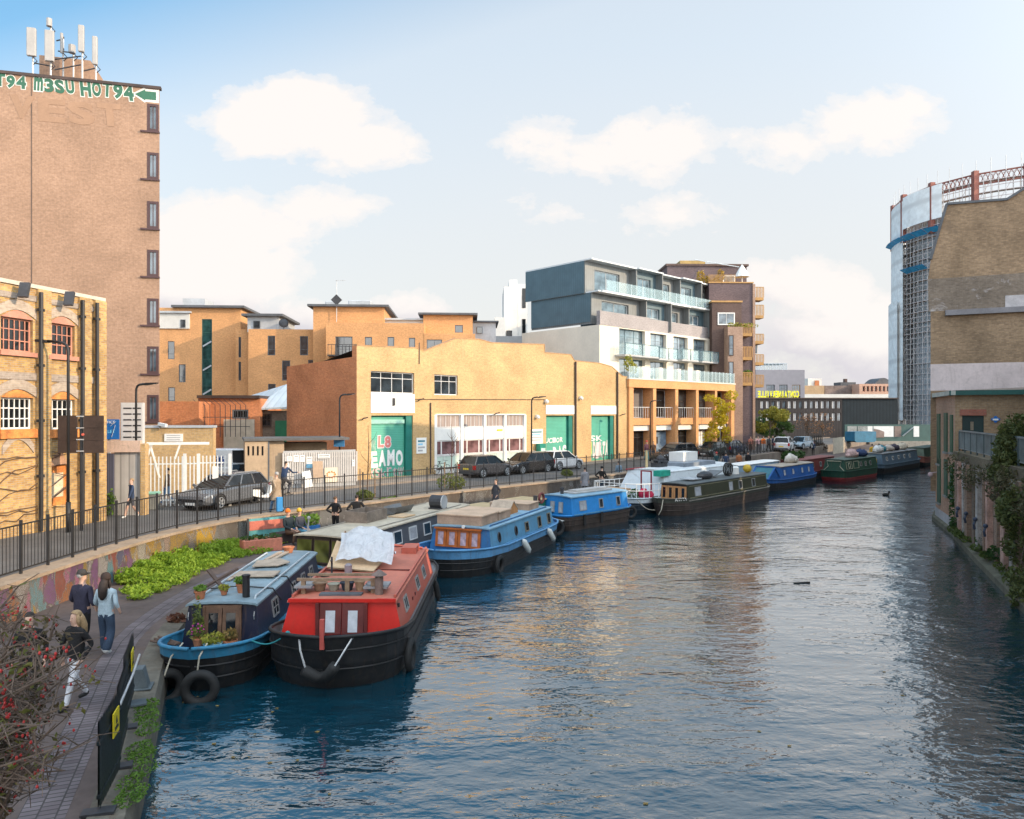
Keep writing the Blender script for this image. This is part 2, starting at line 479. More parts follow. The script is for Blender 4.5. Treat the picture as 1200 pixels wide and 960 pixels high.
# ---- land
gl = MB()
far = [(-500, p[1]) for p in W]
gl.poly([(-500,-40,ROAD_Z),(-14,-40,ROAD_Z),(*W[0],ROAD_Z),(-500,W[0][1],ROAD_Z)])
strip(gl, W, far, ROAD_Z)
Bk = offset(BANK, 1.15)
farr = [(600, p[1]) for p in Bk]
for i in range(len(Bk)-1): gl.poly([(*Bk[i],ROAD_Z),(*farr[i],ROAD_Z),(*farr[i+1],ROAD_Z),(*Bk[i+1],ROAD_Z)])
gl.poly([(12,-40,ROAD_Z),(600,-40,ROAD_Z),(*farr[0],ROAD_Z),(*Bk[0],ROAD_Z)])
gl.poly([(-500,137,ROAD_Z),(600,137,ROAD_Z),(600,1500,ROAD_Z),(-500,1500,ROAD_Z)])
for a, b2 in ((W, 0), (Bk, 0)): strip(gl, a, a, -1.6, ROAD_Z)
tag(gl.build('ground', paving), kind='structure')
rd = MB(); Ws = [p for p in W if p[1] > 8]
strip(rd, offset(Ws, -.75), offset(Ws, -6.3), ROAD_Z + .004)
tag(rd.build('road', asphalt), kind='structure')
kr = MB(); A, B = offset(Ws, -6.3), offset(Ws, -6.45)
strip(kr, A, A, ROAD_Z, ROAD_Z + .12); strip(kr, A, B, ROAD_Z + .12)
strip(kr, B, offset(Ws, -8.2), ROAD_Z + .12, ROAD_Z + .09)
tag(kr.build('pavement', mat('pavement_slabs', (.24,.20,.165), .85, .2, 1.4, bump=.004, dirt=.3)), kind='structure')

# ---- retaining wall between towpath and street, with its spray paint
m, nt, b = nodes('painted_retaining_wall'); L = nt.links
uvn = N(nt, 'ShaderNodeTexCoord'); UV = uvn.outputs['UV']
s = N(nt, 'ShaderNodeSeparateXYZ'); L.new(UV, s.inputs[0])
n1 = noise(nt, UV, 1.2, 5, .65)
base = ramp(nt, n1.outputs[0], [(.3,(.13,.115,.10)),(.7,(.27,.24,.21))])
mp = N(nt, 'ShaderNodeMapping'); mp.inputs['Scale'].default_value = (1.3, .55, 1); L.new(UV, mp.inputs[0])
nd = noise(nt, mp.outputs[0], 1.8, 3, .6, 1.4)
mp2 = N(nt, 'ShaderNodeMapping'); mp2.inputs['Scale'].default_value = (1.9, .7, 1); L.new(UV, mp2.inputs[0])
v = N(nt, 'ShaderNodeTexVoronoi'); v.inputs['Scale'].default_value = 1.5
wv = N(nt, 'ShaderNodeVectorMath'); wv.operation = 'ADD'; L.new(mp2.outputs[0], wv.inputs[0]); L.new(nd.outputs[1], wv.inputs[1]); L.new(wv.outputs[0], v.inputs['Vector'])
sv = N(nt, 'ShaderNodeSeparateColor'); L.new(v.outputs['Color'], sv.inputs[0])
colA = ramp(nt, sv.outputs[0], [(0,(.34,.08,.46)),(.16,(.82,.22,.03)),(.30,(.82,.80,.82)),(.44,(.16,.58,.74)),(.56,(.85,.26,.55)),(.68,(.85,.55,.03)),(.78,(.6,.07,.05)),(.88,(.10,.16,.45))], 'CONSTANT')
colB = ramp(nt, sv.outputs[1], [(0,(.90,.52,.01)),(.48,(.86,.82,.72)),(.66,(.80,.36,.01)),(.84,(.88,.62,.5))], 'CONSTANT')
colC = ramp(nt, sv.outputs[2], [(0,(.22,.21,.20)),(.5,(.34,.36,.36)),(.72,(.16,.16,.17)),(.9,(.50,.54,.54))], 'CONSTANT')
u0 = math_(nt, 'ADD', s.outputs[0], math_(nt, 'MULTIPLY', math_(nt, 'SUBTRACT', nd.outputs[0], .5), 2.5))
fAB = ramp(nt, math_(nt, 'DIVIDE', u0, 100), [(.178,0.0),(.184,1.0)])
fBC = ramp(nt, math_(nt, 'DIVIDE', u0, 100), [(.222,0.0),(.226,1.0)])
col = mix(nt, fBC, mix(nt, fAB, colA, colB), colC)
ed = N(nt, 'ShaderNodeTexVoronoi'); ed.feature = 'DISTANCE_TO_EDGE'; ed.inputs['Scale'].default_value = 1.5; L.new(wv.outputs[0], ed.inputs['Vector'])
line = ramp(nt, ed.outputs[0], [(.03,1.0),(.07,0.0)])
col = mix(nt, math_(nt, 'MULTIPLY', line, .8), col, mix(nt, sv.outputs[0], (.06,.06,.08), (.75,.75,.75)))
drip = noise(nt, mp2.outputs[0], 6, 2)
cov = ramp(nt, math_(nt, 'ADD', n1.outputs[0], math_(nt, 'MULTIPLY', drip.outputs[0], .35)), [(.30,0.0),(.42,1.0)])
cov2 = mix(nt, fBC, cov, math_(nt, 'MULTIPLY', cov, .65))
L.new(mix(nt, cov2, base, col), b.inputs['Base Color']); b.inputs['Roughness'].default_value = .8
rw = MB(); Wn = [p for p in W if p[1] < 60]
sdist = 0; In = offset(Wn, 0)
for i in range(len(Wn)-1):
    Lg = math.dist(Wn[i], Wn[i+1])
    rw.poly([(*In[i],PATH_Z-.2),(*In[i+1],PATH_Z-.2),(*In[i+1],ROAD_Z),(*In[i],ROAD_Z)], 0, [(sdist,0),(sdist+Lg,0),(sdist+Lg,1.15),(sdist,1.15)])
    sdist += Lg
o = thing('retaining_wall', 'low retaining wall along the towpath, sprayed yellow, white and purple at its sunny end', 'wall', (*Wn[0], PATH_Z))
def under(child, root): child.parent = root; child.matrix_parent_inverse = Matrix.Translation(-Vector(root.location)); return child
under(rw.build('wall_face', m), o)
cp = MB(); A, B = offset(Wn, .06), offset(Wn, -.62)
strip(cp, A, B, ROAD_Z + .07); strip(cp, A, A, ROAD_Z - .02, ROAD_Z + .07); strip(cp, B, B, ROAD_Z, ROAD_Z + .07)
under(cp.build('coping', mat('coping', (.32,.24,.17), .85, .2, 1.5, bump=.006, dirt=.4)), o)

# ---- street railing: posts, rails and thin bars, panel by panel
iron = mat('black_iron', (.022,.021,.022), .5, .3, 3, spec=.5)
rail = thing('street_railing', 'long black metal railing on the retaining wall beside the street', 'railing', (*WALL[0], ROAD_Z))
line = offset(resample([p for p in W if 13 < p[1] < 100], 700), -.46)
pts = resample(line, 96); pz = ROAD_Z + .07
post = MB().box(-.03,-.03,0,.03,.03,1.42).mesh('post', iron)
for i, p in enumerate(pts):
    o = put('post', post, rail); under(o, rail); o.location = (*p, pz)
    if i == len(pts)-1: break
    q = pts[i+1]; pb = MB()
    for z in (.12, 1.30): pb.bar((*p,pz+z), (*q,pz+z), .012, .04)
    k = 8 if p[1] < 55 else 5
    for j in range(1, k):
        x, y = p[0]+(q[0]-p[0])*j/k, p[1]+(q[1]-p[1])*j/k
        r = .007 if p[1] < 55 else .010
        pb.box(x-r,y-r,pz+.12,x+r,y+r,pz+1.30)
    under(pb.build('bar_panel', iron), rail)

# ---- right bank: stone kerb at the water, wall with buttresses, terrace
bk = MB(); A, B = offset(BANK, 0), offset(BANK, .75); C2 = offset(BANK, .12)
strip(bk, A, A, -1.6, .22); strip(bk, A, C2, .22, .26); strip(bk, C2, B, .26, .48)
strip(bk, B, offset(BANK, 1.3), .48)
tag(bk.build('bank_kerb', mat('mossy_stone', (.12,.11,.075), .9, .35, 1.8, bump=.03, dirt=.6)), kind='structure')
# ================================================================== buildings on the left bank
BY = brick('yellow_stock_brick', (.57,.365,.15), (.48,.295,.115), (.46,.36,.26), .16)
BYold = brick('old_yellow_brick', (.60,.37,.13), (.36,.20,.08), (.40,.33,.24), .38, patch=(.30,.24,.17))
BT = brick('buff_brick', (.37,.232,.155), (.325,.20,.13), (.29,.195,.145), .14, bump=.002)
BO = brick('orange_brick', (.66,.335,.135), (.58,.285,.115), (.55,.32,.18), .10, bump=.001)
BR = brick('red_brick', (.64,.23,.09), (.53,.17,.065), (.46,.27,.17), .25)
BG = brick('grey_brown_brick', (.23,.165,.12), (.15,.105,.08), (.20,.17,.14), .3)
greyband = brick('grey_brick', (.36,.29,.24), (.28,.22,.18), (.38,.33,.28), .2)
white = mat('white_paint', (.78,.76,.72), .6, .06, .8)
render_w = mat('white_render', (.72,.70,.66), .8, .06, .5)
cream = mat('cream_render', (.70,.63,.52), .8, .07, .5)
black = mat('black_paint', (.02,.02,.022), .5, .3)
dark = mat('dark_metal', (.045,.045,.05), .5, .25)
darkbrown = mat('brown_sheet', (.055,.035,.028), .55, .3)
redoxide = mat('red_oxide_paint', (.52,.23,.16), .6, .2, 2)
peel = mat('peeling_orange_paint', (.62,.22,.06), .7, .4, 3, dirt=.4)
slate = mat('slate', (.10,.105,.115), .7, .2, 1)
zinc = mat('zinc_sheet', (.42,.44,.46), .5, .12, .6)
felt = mat('roof_felt', (.12,.115,.11), .9, .2, .6)
teal = ribbed('teal_shutter', (.085,.37,.27), .12, 1, .5, depth=.012, dark=.72)
tealp = mat('teal_paint', (.035,.26,.20), .5, .12, 1)
greyp = mat('grey_paint', (.40,.40,.40), .6, .1)
galv = mat('galvanised_steel', (.50,.50,.50), .45, .15, 2, metal=.3)
whitest = mat('white_steel', (.70,.70,.68), .5, .08, 2)
GL = glass(ior=2.2); GLb = glass('bright_window_glass', (.10,.14,.17), .05, 2.1)
GLd = glass('dark_window_glass', (.012,.014,.016), .08, 1.5)
curtain = mat('net_curtain', (.62,.60,.58), .8, .12, 4)
ink = mat('sign_lettering', (.03,.03,.035), .6, .1)
blue = mat('sign_blue', (.015,.13,.42), .45, .1)
yellow = mat('sign_yellow', (.75,.58,.02), .5, .08)
wood = mat('weathered_wood', (.27,.18,.115), .8, .3, 3, bump=.01)
plywood = mat('plywood', (.58,.40,.24), .7, .15, 2)

def arch_pts(u0, u1, z, rise, n=8):
    return [(u0 + (u1-u0)*i/n, z + rise * math.sin(math.pi * i / n)) for i in range(n + 1)]

# ---- the old two-storey brick building at the left edge
fy = Fac(G(121, 610, ROAD_Z), (.236, .972))
a0 = fy.uv(0)[0] ; ur = 0.0
t = fy.root('brick_warehouse', 'old two-storey yellow brick building with red arched windows and black drainpipes', 'building')
ztop = fy.uv(121, 353)[1]
def yr(x0, y0, x1, y1): return fy.rect(x0, y0, x1, y1)
ops = [yr(1, 373, 38.5, 412), yr(57.5, 380, 87.5, 417), yr(1, 466, 38.5, 503), yr(58.5, 468, 87.5, 503), yr(57, 545, 80, 592)]
sp_ = ops[0][1] - ops[0][0]
for k in (1, 2):
    for r_ in (0, 2): ops.append((ops[r_][0]-3.4*k, ops[r_][1]-3.4*k, ops[r_][2], ops[r_][3]))
w_ = MB(); w_.wall(-16, 0, 0, ztop, ops, rev=.22)
w_.poly([(0,0,0),(0,9,0),(0,9,ztop),(0,0,ztop)]); w_.poly([(-16,0,0),(-16,9,0),(-16,9,ztop),(-16,0,ztop)]); w_.poly([(0,9,0),(-16,9,0),(-16,9,ztop),(0,9,ztop)])
w_.build('wall', BYold, t)
MB().box(-16,.3,ztop-.25,-.2,8.8,ztop-.2).build('roof', felt, t)
tr = MB(); tr.box(-16,-.07,ztop-.02,.06,.3,ztop+.12)
tr.build('parapet_coping', mat('stone_coping', (.55,.48,.40), .8, .15, 1.5), t)
bd = MB(); zb = fy.uv(60, 443)[1]; bd.box(-16,-.05,zb-.13,.03,.0,zb+.13); zp = fy.uv(60, 354)[1]; bd.box(-16,-.04,ztop-.5,.03,-.002,ztop-.3)
bd.build('string_course', greyband, t)
pil = MB()
for x in (50, 98, 116):
    u = fy.uv(x)[0]; pil.box(u-.28,-.11,0,u+.28,-.002,ztop-.02)
for k in (1, 2): u = fy.uv(50)[0]-3.4*k; pil.box(u-.28,-.11,0,u+.28,-.002,ztop-.02)
pil.build('pilaster_strips', BYold, t)
for x in (43, 92, 109):
    u = fy.uv(x)[0]; d_ = MB(); d_.tube([(u,-.2,.05),(u,-.2,ztop-.15)], .068, 8)
    for z in (2, 4, 6, 8): d_.box(u-.12,-.24,z,u+.12,-.11,z+.1)
    d_.build('drainpipe', black, t, smooth=False)
mab = brick('arch_brick', (.45,.36,.28), (.35,.27,.21), (.42,.36,.3), .2)
for i, o in enumerate(ops):
    if i == 4: continue
    ar = MB(); p = arch_pts(o[0]-.15, o[1]+.15, o[3]+.0, .3); q = arch_pts(o[0]-.15, o[1]+.15, o[3]+.36, .3)
    ar.prism(p + q[::-1], -.045, -.003); ar.build('arch_brickwork', mab, t)
ar = MB(); o = yr(2, 532, 39, 600); p = arch_pts(o[0], o[1], o[3], .5); q = arch_pts(o[0], o[1], o[3]+.3, .5); ar.prism(p + q[::-1], -.045, -.003)
ar.build('arch_brickwork', mab, t)
for i, o in enumerate(ops):
    if i == 4:
        d_ = MB().box(o[0],.12,o[2],o[1],.2,o[3]+.0).build('boarded_door', peel, t); d_['label'] = 'boarded doorway with peeling orange paint'
        MB().box(o[0]+.2,.08,o[2]+.3,o[1]-.15,.119,o[2]+1.2).build('door_panel', mat('bare_patch',(.7,.55,.38),.8,.3,3), d_)
        fa = MB(); fa.prism([(o[0],o[3])] + arch_pts(o[0],o[1],o[3],.45)[1:-1] + [(o[1],o[3])], -.03, -.004)
        fa.build('fanlight', mat('old_board', (.42,.24,.15), .8, .3, 3), t)
        continue
    up = i in (0, 1) or i >= 5 and o[2] > 4
    fo = window(t, o, .12, 6 if i in (0,2) or i > 4 else 5, 3, redoxide if up else white, GLd, .06, bar=.036)
    lun = MB(); lun.prism([(o[0],o[3])] + arch_pts(o[0],o[1],o[3],.28)[1:-1] + [(o[1],o[3])], -.03, -.004)
    lun.build('lunette', redoxide if up else peel, t)
    sl_ = MB().box(o[0]-.1,-.12,o[2]-.16 if up else o[2]-.32,o[1]+.1,-.003,o[2]-.003); sl_.build('window_sill', redoxide if up else peel, t)
for x, y in ((19, 340), (72, 350)):
    u, z = fy.uv(x, y); fl = MB(); fl.bar((u+.25,-.05,z+.1),(u-.05,-.45,z+.2),.05); fl.bar((u-.05,-.45,z+.22),(u-.2,-.5,z-.3),.32,.12); fl.build('floodlight', dark, t)
vine = MB()
rv = random.Random(3)
for k in range(9):
    u, z = fy.uv(0)[0]-.6, .4+.3*k; pts = []
    for j in range(9): pts.append((u,-.05-.02*(j%2),z)); u += .33+.15*rv.random(); z += rv.uniform(-.12,.28)
    vine.tube(pts, .018, 4)
tag(under(vine.build('climbing_stems', mat('bare_stem', (.12,.07,.045), .9), None), fy_root := thing('climbing_plant', 'bare brown climber stems spread over the yellow brick wall', 'plant', (fy.A[0], fy.A[1], ROAD_Z), fy.rz)), None)
fy_root.children[0].matrix_parent_inverse = Matrix.Identity(4)

# ---- the tall buff brick tower
ft = Fac(((187-600)/F*42.4, 42.4), (.968, .25))
t = ft.root('brick_tower', 'tall buff brick tower block with green rooftop lettering and antennas, left of the picture', 'tower block')
zt = ft.uv(186, 105)[1]; TW = 24
ops = [ft.rect(172.5, y0, 186, y1) for y0, y1 in ((122,154),(179,210),(236,268),(293,324),(350,381),(406,438),(463,494))]
w_ = MB(); w_.wall(-TW, 0, 0, zt, ops, rev=.12)
bk_ = (-9.5, 11)                                    # the right flank turns away from the canal
w_.poly([(0,0,0),(*bk_,0),(*bk_,zt),(0,0,zt)]); w_.poly([(-TW,0,0),(-TW,11,0),(-TW,11,zt),(-TW,0,zt)]); w_.poly([(*bk_,0),(-TW,11,0),(-TW,11,zt),(*bk_,zt)])
w_.poly([(0,0,zt),(*bk_,zt),(-TW,11,zt),(-TW,0,zt)])
w_.build('wall', BT, t)
cp_ = MB().box(-TW,-.08,zt,.08,.2,zt+.16); cp_.build('roof_edge', darkbrown, t)
u = ft.uv(37)[0]; MB().box(u-.03,-.012,0,u+.03,-.003,zt-.05).build('movement_joint', mat('joint', (.12,.08,.06)), t)
brownf = mat('brown_window_frame', (.07,.035,.035), .5, .2)
for o in ops:
    fo = window(t, o, -.02, 2, 1, brownf, GLb, .14, bar=.03, th=.12)
    MB().box(-.35,-.08,-.10,o[1]-o[0]+.05,.10,-.003).build('sill', brownf, fo)
green = mat('green_spray_paint', (.035,.12,.075), .7, .15, 1); pale = mat('pale_spray_outline', (.62,.60,.55), .7, .1)
def letters(par, s, u0, u1, z0, z1, m1, m2, y=0, bold=.05, seed=1, name='painted_letters'):
    """spray-can lettering: every character fills its own slot, slightly uneven"""
    rl_ = random.Random(seed + len(s)); n_ = len(s); w = (u1-u0)/n_; V = {0: MB(), 1: MB()}
    for k, ch in enumerate(s):
        dz, dw, sh = rl_.uniform(-.07,.07)*(z1-z0), rl_.uniform(.9,1.08), rl_.uniform(-.12,.12)
        base = None
        for q in (0, 1):
            if q and not m2: continue
            me = text_mesh(ch, 1.0, m1, .006 if not q else .002, bold if not q else bold+.045)
            xs = [v.co.x for v in me.vertices]; zs = [v.co.y for v in me.vertices]
            if not q: base = (min(xs), max(xs), min(zs), max(zs))
            sx, sz = w*dw*.92/(base[1]-base[0]), (z1-z0)/(base[3]-base[2]); cx, cz = (base[0]+base[1])/2, (base[2]+base[3])/2
            b = len(V[q].v)
            for v in me.vertices: zz = (v.co.y-cz)*sz; V[q].v.append((u0+w*(k+.5)+(v.co.x-cx)*sx+zz*sh, y-v.co.z-.008, (z0+z1)/2+zz+dz))
            for p in me.polygons: V[q].f.append(tuple(b+x for x in p.vertices)); V[q].m.append(0)
            bpy.data.meshes.remove(me)
    V[0].build(name, m1, par)
    if m2: V[1].build(name+'_outline', m2, par)
def spray(t, f, s, x0, x1, y0, y1, mat1, mat2=None, bold=.05, name='painted_letters'):
    xm = (x0+x1)/2; letters(t, s, f.uv(x0)[0], f.uv(x1)[0], f.uv(xm, y1)[1], f.uv(xm, y0)[1], mat1, mat2, 0, bold, 3, name)
spray(t, ft, 'T94', -6, 31, 88, 103, green, pale, .05)
spray(t, ft, 'm3SU', 39, 88, 92, 108, green, pale, .05)
spray(t, ft, 'HOT94', 94, 157, 97, 115, green, pale, .05)
ay0 = ft.rect(158, 105, 183, 118); za, zb = ay0[2], ay0[3]; zm = (za+zb)/2
for mm, g, dd in ((pale, .14, .004), (green, 0, .010)):
    MB().prism([(ay0[0]-g,zm),(ay0[0]+.55,zb+g),(ay0[0]+.55,zm+.22+g),(ay0[1]+g,zm+.22+g),(ay0[1]+g,zm-.25-g),(ay0[0]+.55,zm-.25-g),(ay0[0]+.55,za-g)], -dd-.004, -.003).build('painted_arrow' if g == 0 else 'painted_arrow_outline', mm, t)
spray(t, ft, 'VEST', 8, 145, 116, 143, mat('faded_paint', (.325,.20,.13), .9, .1), None, .05, 'ghost_lettering')
# rooftop plant room and telephone masts
rx = ft.rect(46, 68, 106, 96, 2.2)
MB().box(rx[0],2.2,zt,rx[1],6.5,zt+2.2).build('plant_room', BT, t)
def mast(x, yb, yt, w, y0, cyl=False, off=.6):
    u = ft.uv(x, HY, off)[0]; z1 = ft.uv(x, yt, off)[1]; zb_ = ft.uv(x, yb, off)[1]
    a = MB(); a.tube([(u,off,zt+.02),(u,off,z1-.1)], .05, 6); mo = a.build('mast', galv, t)
    p_ = MB()
    if cyl: p_.tube([(u-.02,off-.18,zb_),(u-.02,off-.18,z1)], w/2, 8)
    else: p_.box(u-w/2,off-.30,zb_,u+w/2,off-.10,z1)
    p_.build('antenna_panel', mat('antenna_grey', (.36,.34,.32), .5, .08), mo, bevel=.03 if not cyl else 0)
    b_ = MB()
    for q in (.2, .8): b_.box(u-.06,off-.1,zb_+(z1-zb_)*q,u+.06,off,zb_+(z1-zb_)*q+.1)
    b_.tube([(u,off,zb_-.4),(u+.25,off-.1,zb_-.2),(u+.05,off-.2,zb_+.02)], .03, 5)
    b_.build('bracket', dark, mo)
for a in ((38.5,68,35,.46,0),(59.5,74,38,.46,0),(96.5,63,32,.30,0),(112.5,78,45,.26,0)): mast(*a)
mast(59.5, 33, 24, .30, 0, True, 1.0); mast(74, 64, 41, .16, 0, True, 1.4); mast(86, 64, 55, .38, 0, True, 1.6)
b_ = MB()
for (x0,y0,x1,y1) in ((40,74,62,78),(62,70,95,66),(64,82,95,76),(66,48,74,46),(68,60,86,62),(95,84,112,80)):
    p = ft.uv(x0,y0,1.2); q = ft.uv(x1,y1,1.2); b_.tube([(p[0],1.2,p[1]),(q[0],1.2,q[1])], .04, 5)
b_.build('mast_braces', dark, t)

# ---- orange apartment blocks behind
fa = Fac(((180-600)/F*80, 80), (1, .06))
t = fa.root('apartment_block', 'yellow-orange brick apartment block with a tall green stair window, right of the tower', 'apartment block')
def blk(t, f, x0, x1, y, d, name='wall', m=BO, ops=(), y0=0, rev=.1, zb=0):
    u0, u1 = f.uv(x0, HY, y0)[0], f.uv(x1, HY, y0)[0]; z = f.uv((x0+x1)/2, y, y0)[1]
    w_ = MB(); w_.wall(u0, u1, zb, z, ops, y0, rev)
    w_.poly([(u0,y0,zb),(u0,y0+d,zb),(u0,y0+d,z),(u0,y0,z)]); w_.poly([(u1,y0,zb),(u1,y0+d,zb),(u1,y0+d,z),(u1,y0,z)]); w_.poly([(u0,y0+d,zb),(u1,y0+d,zb),(u1,y0+d,z),(u0,y0+d,z)])
    w_.poly([(u0,y0,z),(u1,y0,z),(u1,y0+d,z),(u0,y0+d,z)])
    w_.build(name, m, t)
    return u0, u1, z
def ovhang(t, u0, u1, z, y0, d, m=None, e=.4, h=.25, name='roof'):
    MB().box(u0-e,y0-e,z+.003,u1+e,y0+d+e,z+h).build(name, m or slate, t)
fr = mat('grey_window_frame', (.12,.13,.14), .5, .1)
wl = [fa.rect(196.5,400,204.5,421), fa.rect(209.5,427,217.5,448), fa.rect(197,454,205,470)]
stw = fa.rect(236.5, 374, 248.5, 468)
u0, u1, z = blk(t, fa, 180, 282, 361, 9, ops=wl + [stw])
ovhang(t, fa.uv(208)[0], u1, z, 0, 9, slate, .5)
for o in wl: window(t, o, .05, 1, 1, fr, GL, .08, splits=[.3])
so_ = window(t, stw, .05, 1, 6, mat('green_frame', (.03,.09,.08), .5), glass('green_stair_glass', (.02,.06,.055), .08, 1.6), .1)
for k in range(3):
    h0 = (stw[3]-stw[2])*(.06+.3*k); MB().bar((.1,-.01,h0),(stw[1]-stw[0]-.1,-.01,h0+.55),.04,.16).build('stair_string', zinc, so_)
uu = fa.rect(180, 367, 222, 385, -.15); MB().box(uu[0],-.15,uu[2],uu[1],.02,uu[3]).build('render_panel', mat('pale_cladding', (.60,.58,.54), .7, .08), t)
o = fa.rect(211.5,374.5,217.5,384,-.17); f_ = window(t, o, -.2, 1, 1, fr, GL, .06)
MB().box(uu[0]-.2,-.4,uu[3]+.003,uu[1]+.2,8,uu[3]+.2).build('penthouse_roof', zinc, t)
rt = fa.rect(214, 352, 240, 359, 3); MB().box(rt[0],3,rt[2],rt[1],6,rt[3]+.2).build('roof_plant', zinc, t)

# middle block stands forward and to the right
t = fa.root('apartment_block', 'yellow-orange brick apartment block with staggered windows and a satellite dish, behind the sloping metal roof', 'apartment block')
yo = -5
wl = [fa.rect(313.5,393.5,322.5,416.5,yo), fa.rect(351.5,394,361,416.5,yo), fa.rect(330.5,422.5,340,446,yo), fa.rect(361,422,370.5,430,yo), fa.rect(314,450,323,458,yo)]
u0, u1, z = blk(t, fa, 291, 382, 386, 13, ops=wl, y0=yo)
for o in wl: window(t, o, yo+.05, 1, 1, fr, GL, .08, splits=[.3])
sl_ = [fa.rect(279.5,395,282.5,419,yo+3), fa.rect(279.5,424,282.5,446,yo+3)]
v0, v1, z2 = blk(t, fa, 276, 292, 386, 8, ops=sl_, y0=yo+3, name='stair_wall')
for o in sl_: window(t, o, yo+3.05, 1, 1, fr, GL, .06)
pr_ = fa.rect(290, 371, 327, 386, yo+2); MB().box(pr_[0],yo+2,pr_[2]-.3,pr_[1],yo+9,pr_[3]).build('penthouse', zinc, t)
o = fa.rect(297,376,305,385,yo+1.95); window(t, o, yo+1.9, 1, 1, fr, GL, .06)
ovhang(t, pr_[0], pr_[1], pr_[3], yo+2, 7, slate, .5)
du, dz = fa.uv(331, 382, yo); d_ = MB(); d_.lathe([(0,.12),(.3,.06),(.5,-.04)], 12, 0); dm = d_.build('satellite_dish', dark, t, (du,yo+.5,dz+.35), (R(75),0,R(20)))
MB().tube([(du,yo+.6,dz-.4),(du,yo+.6,dz+.35)], .04, 5).build('dish_pole', dark, t)
# right-hand block with taller centre and roof aerial
t = fa.root('apartment_block', 'long yellow-orange apartment block with balcony window, roof aerial and flat slate roofs, behind the warehouse', 'apartment block')
yo = -9
wl = [fa.rect(393,394.5,413,417,yo), fa.rect(427.5,395,436,405,yo), fa.rect(454,395,462,408,yo), fa.rect(479,396,486.5,409,yo), fa.rect(500,398,518,412,yo)]
u0, u1, z = blk(t, fa, 382, 497, 378.5, 12, ops=wl[:4], y0=yo)
for i, o in enumerate(wl[:4]): window(t, o, yo+.05, 2 if i == 0 else 1, 1, fr, GL, .08, splits=[.35] if i == 0 else None)
o = wl[0]; ba = MB(); ba.box(o[0]-.6,yo-.9,o[2]-.1,o[1]+.6,yo-.003,o[2]+.02)
for q in range(9): x = o[0]-.55+(o[1]-o[0]+1.1)*q/8; ba.box(x-.02,yo-.88,o[2]+.02,x+.02,yo-.84,o[2]+1.0)
ba.box(o[0]-.6,yo-.9,o[2]+1.0,o[1]+.6,yo-.82,o[2]+1.05); ba.build('balcony', dark, t)
u0, u1, z = blk(t, fa, 367, 450, 360, 10, y0=yo+2.5, name='upper_wall'); ovhang(t, u0, u1, z, yo+2.5, 10, slate, .5, .22)
for (x0,x1,y) in ((381,395,353),(408,435,352)):
    r_ = fa.rect(x0,y,x1,358,yo+6); MB().box(r_[0],yo+6,r_[2],r_[1],yo+8,r_[3]).build('roof_vent', zinc, t, bevel=.08)
au, az = fa.uv(394.5, 354, yo+2.2); ae = MB(); ae.tube([(au,yo+2.2,az-2),(au,yo+2.2,az+2.2)], .035, 5); ae.bar((au-.15,yo+2.2,az+2.15),(au+.9,yo+2.2,az+2.2),.03)
for k in range(5): ae.bar((au+.05+.18*k,yo+2.0,az+2.18),(au+.05+.18*k,yo+2.4,az+2.18),.015)
ae.build('aerial', galv, t); d_ = MB(); d_.box(-.4,-.05,-.4,.4,.05,.4); d_.build('aerial_panel', dark, t, (au,yo+2.1,az+.2), (0,R(45),0))
u0, u1, z = blk(t, fa, 496, 557, 391, 12, y0=yo, ops=[wl[4]], name='low_wall'); window(t, wl[4], yo+.05, 2, 1, fr, GL, .08)
wo = fa.rect(533,381,542.5,390,yo+3)
u0, u1, z = blk(t, fa, 496, 554, 369.5, 9, y0=yo+3, ops=[wo], name='upper_wall'); ovhang(t, u0, u1, z, yo+3, 9, slate, .5, .2)
window(t, wo, yo+3.05, 1, 1, fr, GL, .08)
r_ = fa.rect(450,375.5,497,380,yo+3.5); MB().box(r_[0],yo+3.5,z-4,r_[1],yo+9,r_[3]).build('penthouse', mat('pale_cladding',(.6,.58,.54)), t); ovhang(t, r_[0], r_[1], r_[3], yo+3.5, 5.5, zinc, .4, .18, 'penthouse_roof')
r_ = fa.rect(553,378,581,396,yo+5); MB().box(r_[0],yo+5,r_[2]-1,r_[1],yo+10,r_[3]).build('penthouse', zinc, t); ovhang(t, r_[0], r_[1], r_[3], yo+5, 5, slate, .3, .16, 'penthouse_roof')
window(t, fa.rect(558.5,383,565.5,391,yo+4.95), yo+4.9, 1, 1, fr, GL, .06)

# ---- low buildings of the yard between tower and warehouse
fr_ = Fac(((186-600)/F*56, 56), (1, .10))
t = fr_.root('yard_building', 'low red brick yard building with barred top, below the orange apartments', 'building')
zt_ = fr_.uv(210, 470)[1]
u0, u1, z = blk(t, fr_, 184, 233, 470.5, 8, m=BR)
yo = 3; u0, u1, z = blk(t, fr_, 232, 305, 467, 8, m=BR, y0=yo, name='rear_wall', ops=[fr_.rect(235,481,246,496,yo), fr_.rect(272,480,291,491,yo)])
window(t, fr_.rect(235,481,246,496,yo), yo+.05, 1, 1, white, curtain, .12); window(t, fr_.rect(272,480,291,491,yo), yo+.05, 3, 1, fr, GLd, .12)
MB().box(u0,yo-.3,z+.003,u1,yo+8,z+.25).build('roof', darkbrown, t)
fx = MB(); r_ = fr_.rect(262,491.5,298,515,yo-.5); fx.box(r_[0],yo-.5,r_[2]-1,r_[1],yo-.4,r_[3]); fx.build('board_fence', mat('pale_boarding', (.48,.42,.33), .8, .15, 2), t)
rk = MB()
for x in range(234, 292, 6):
    p = fr_.uv(x, 472, yo-2); q = fr_.uv(x, 512, yo-2); rk.tube([(q[0],yo-2,q[1]),(p[0],yo-2,p[1]-.2),(p[0]-.5,yo-2,p[1]+.25)], .03, 4)
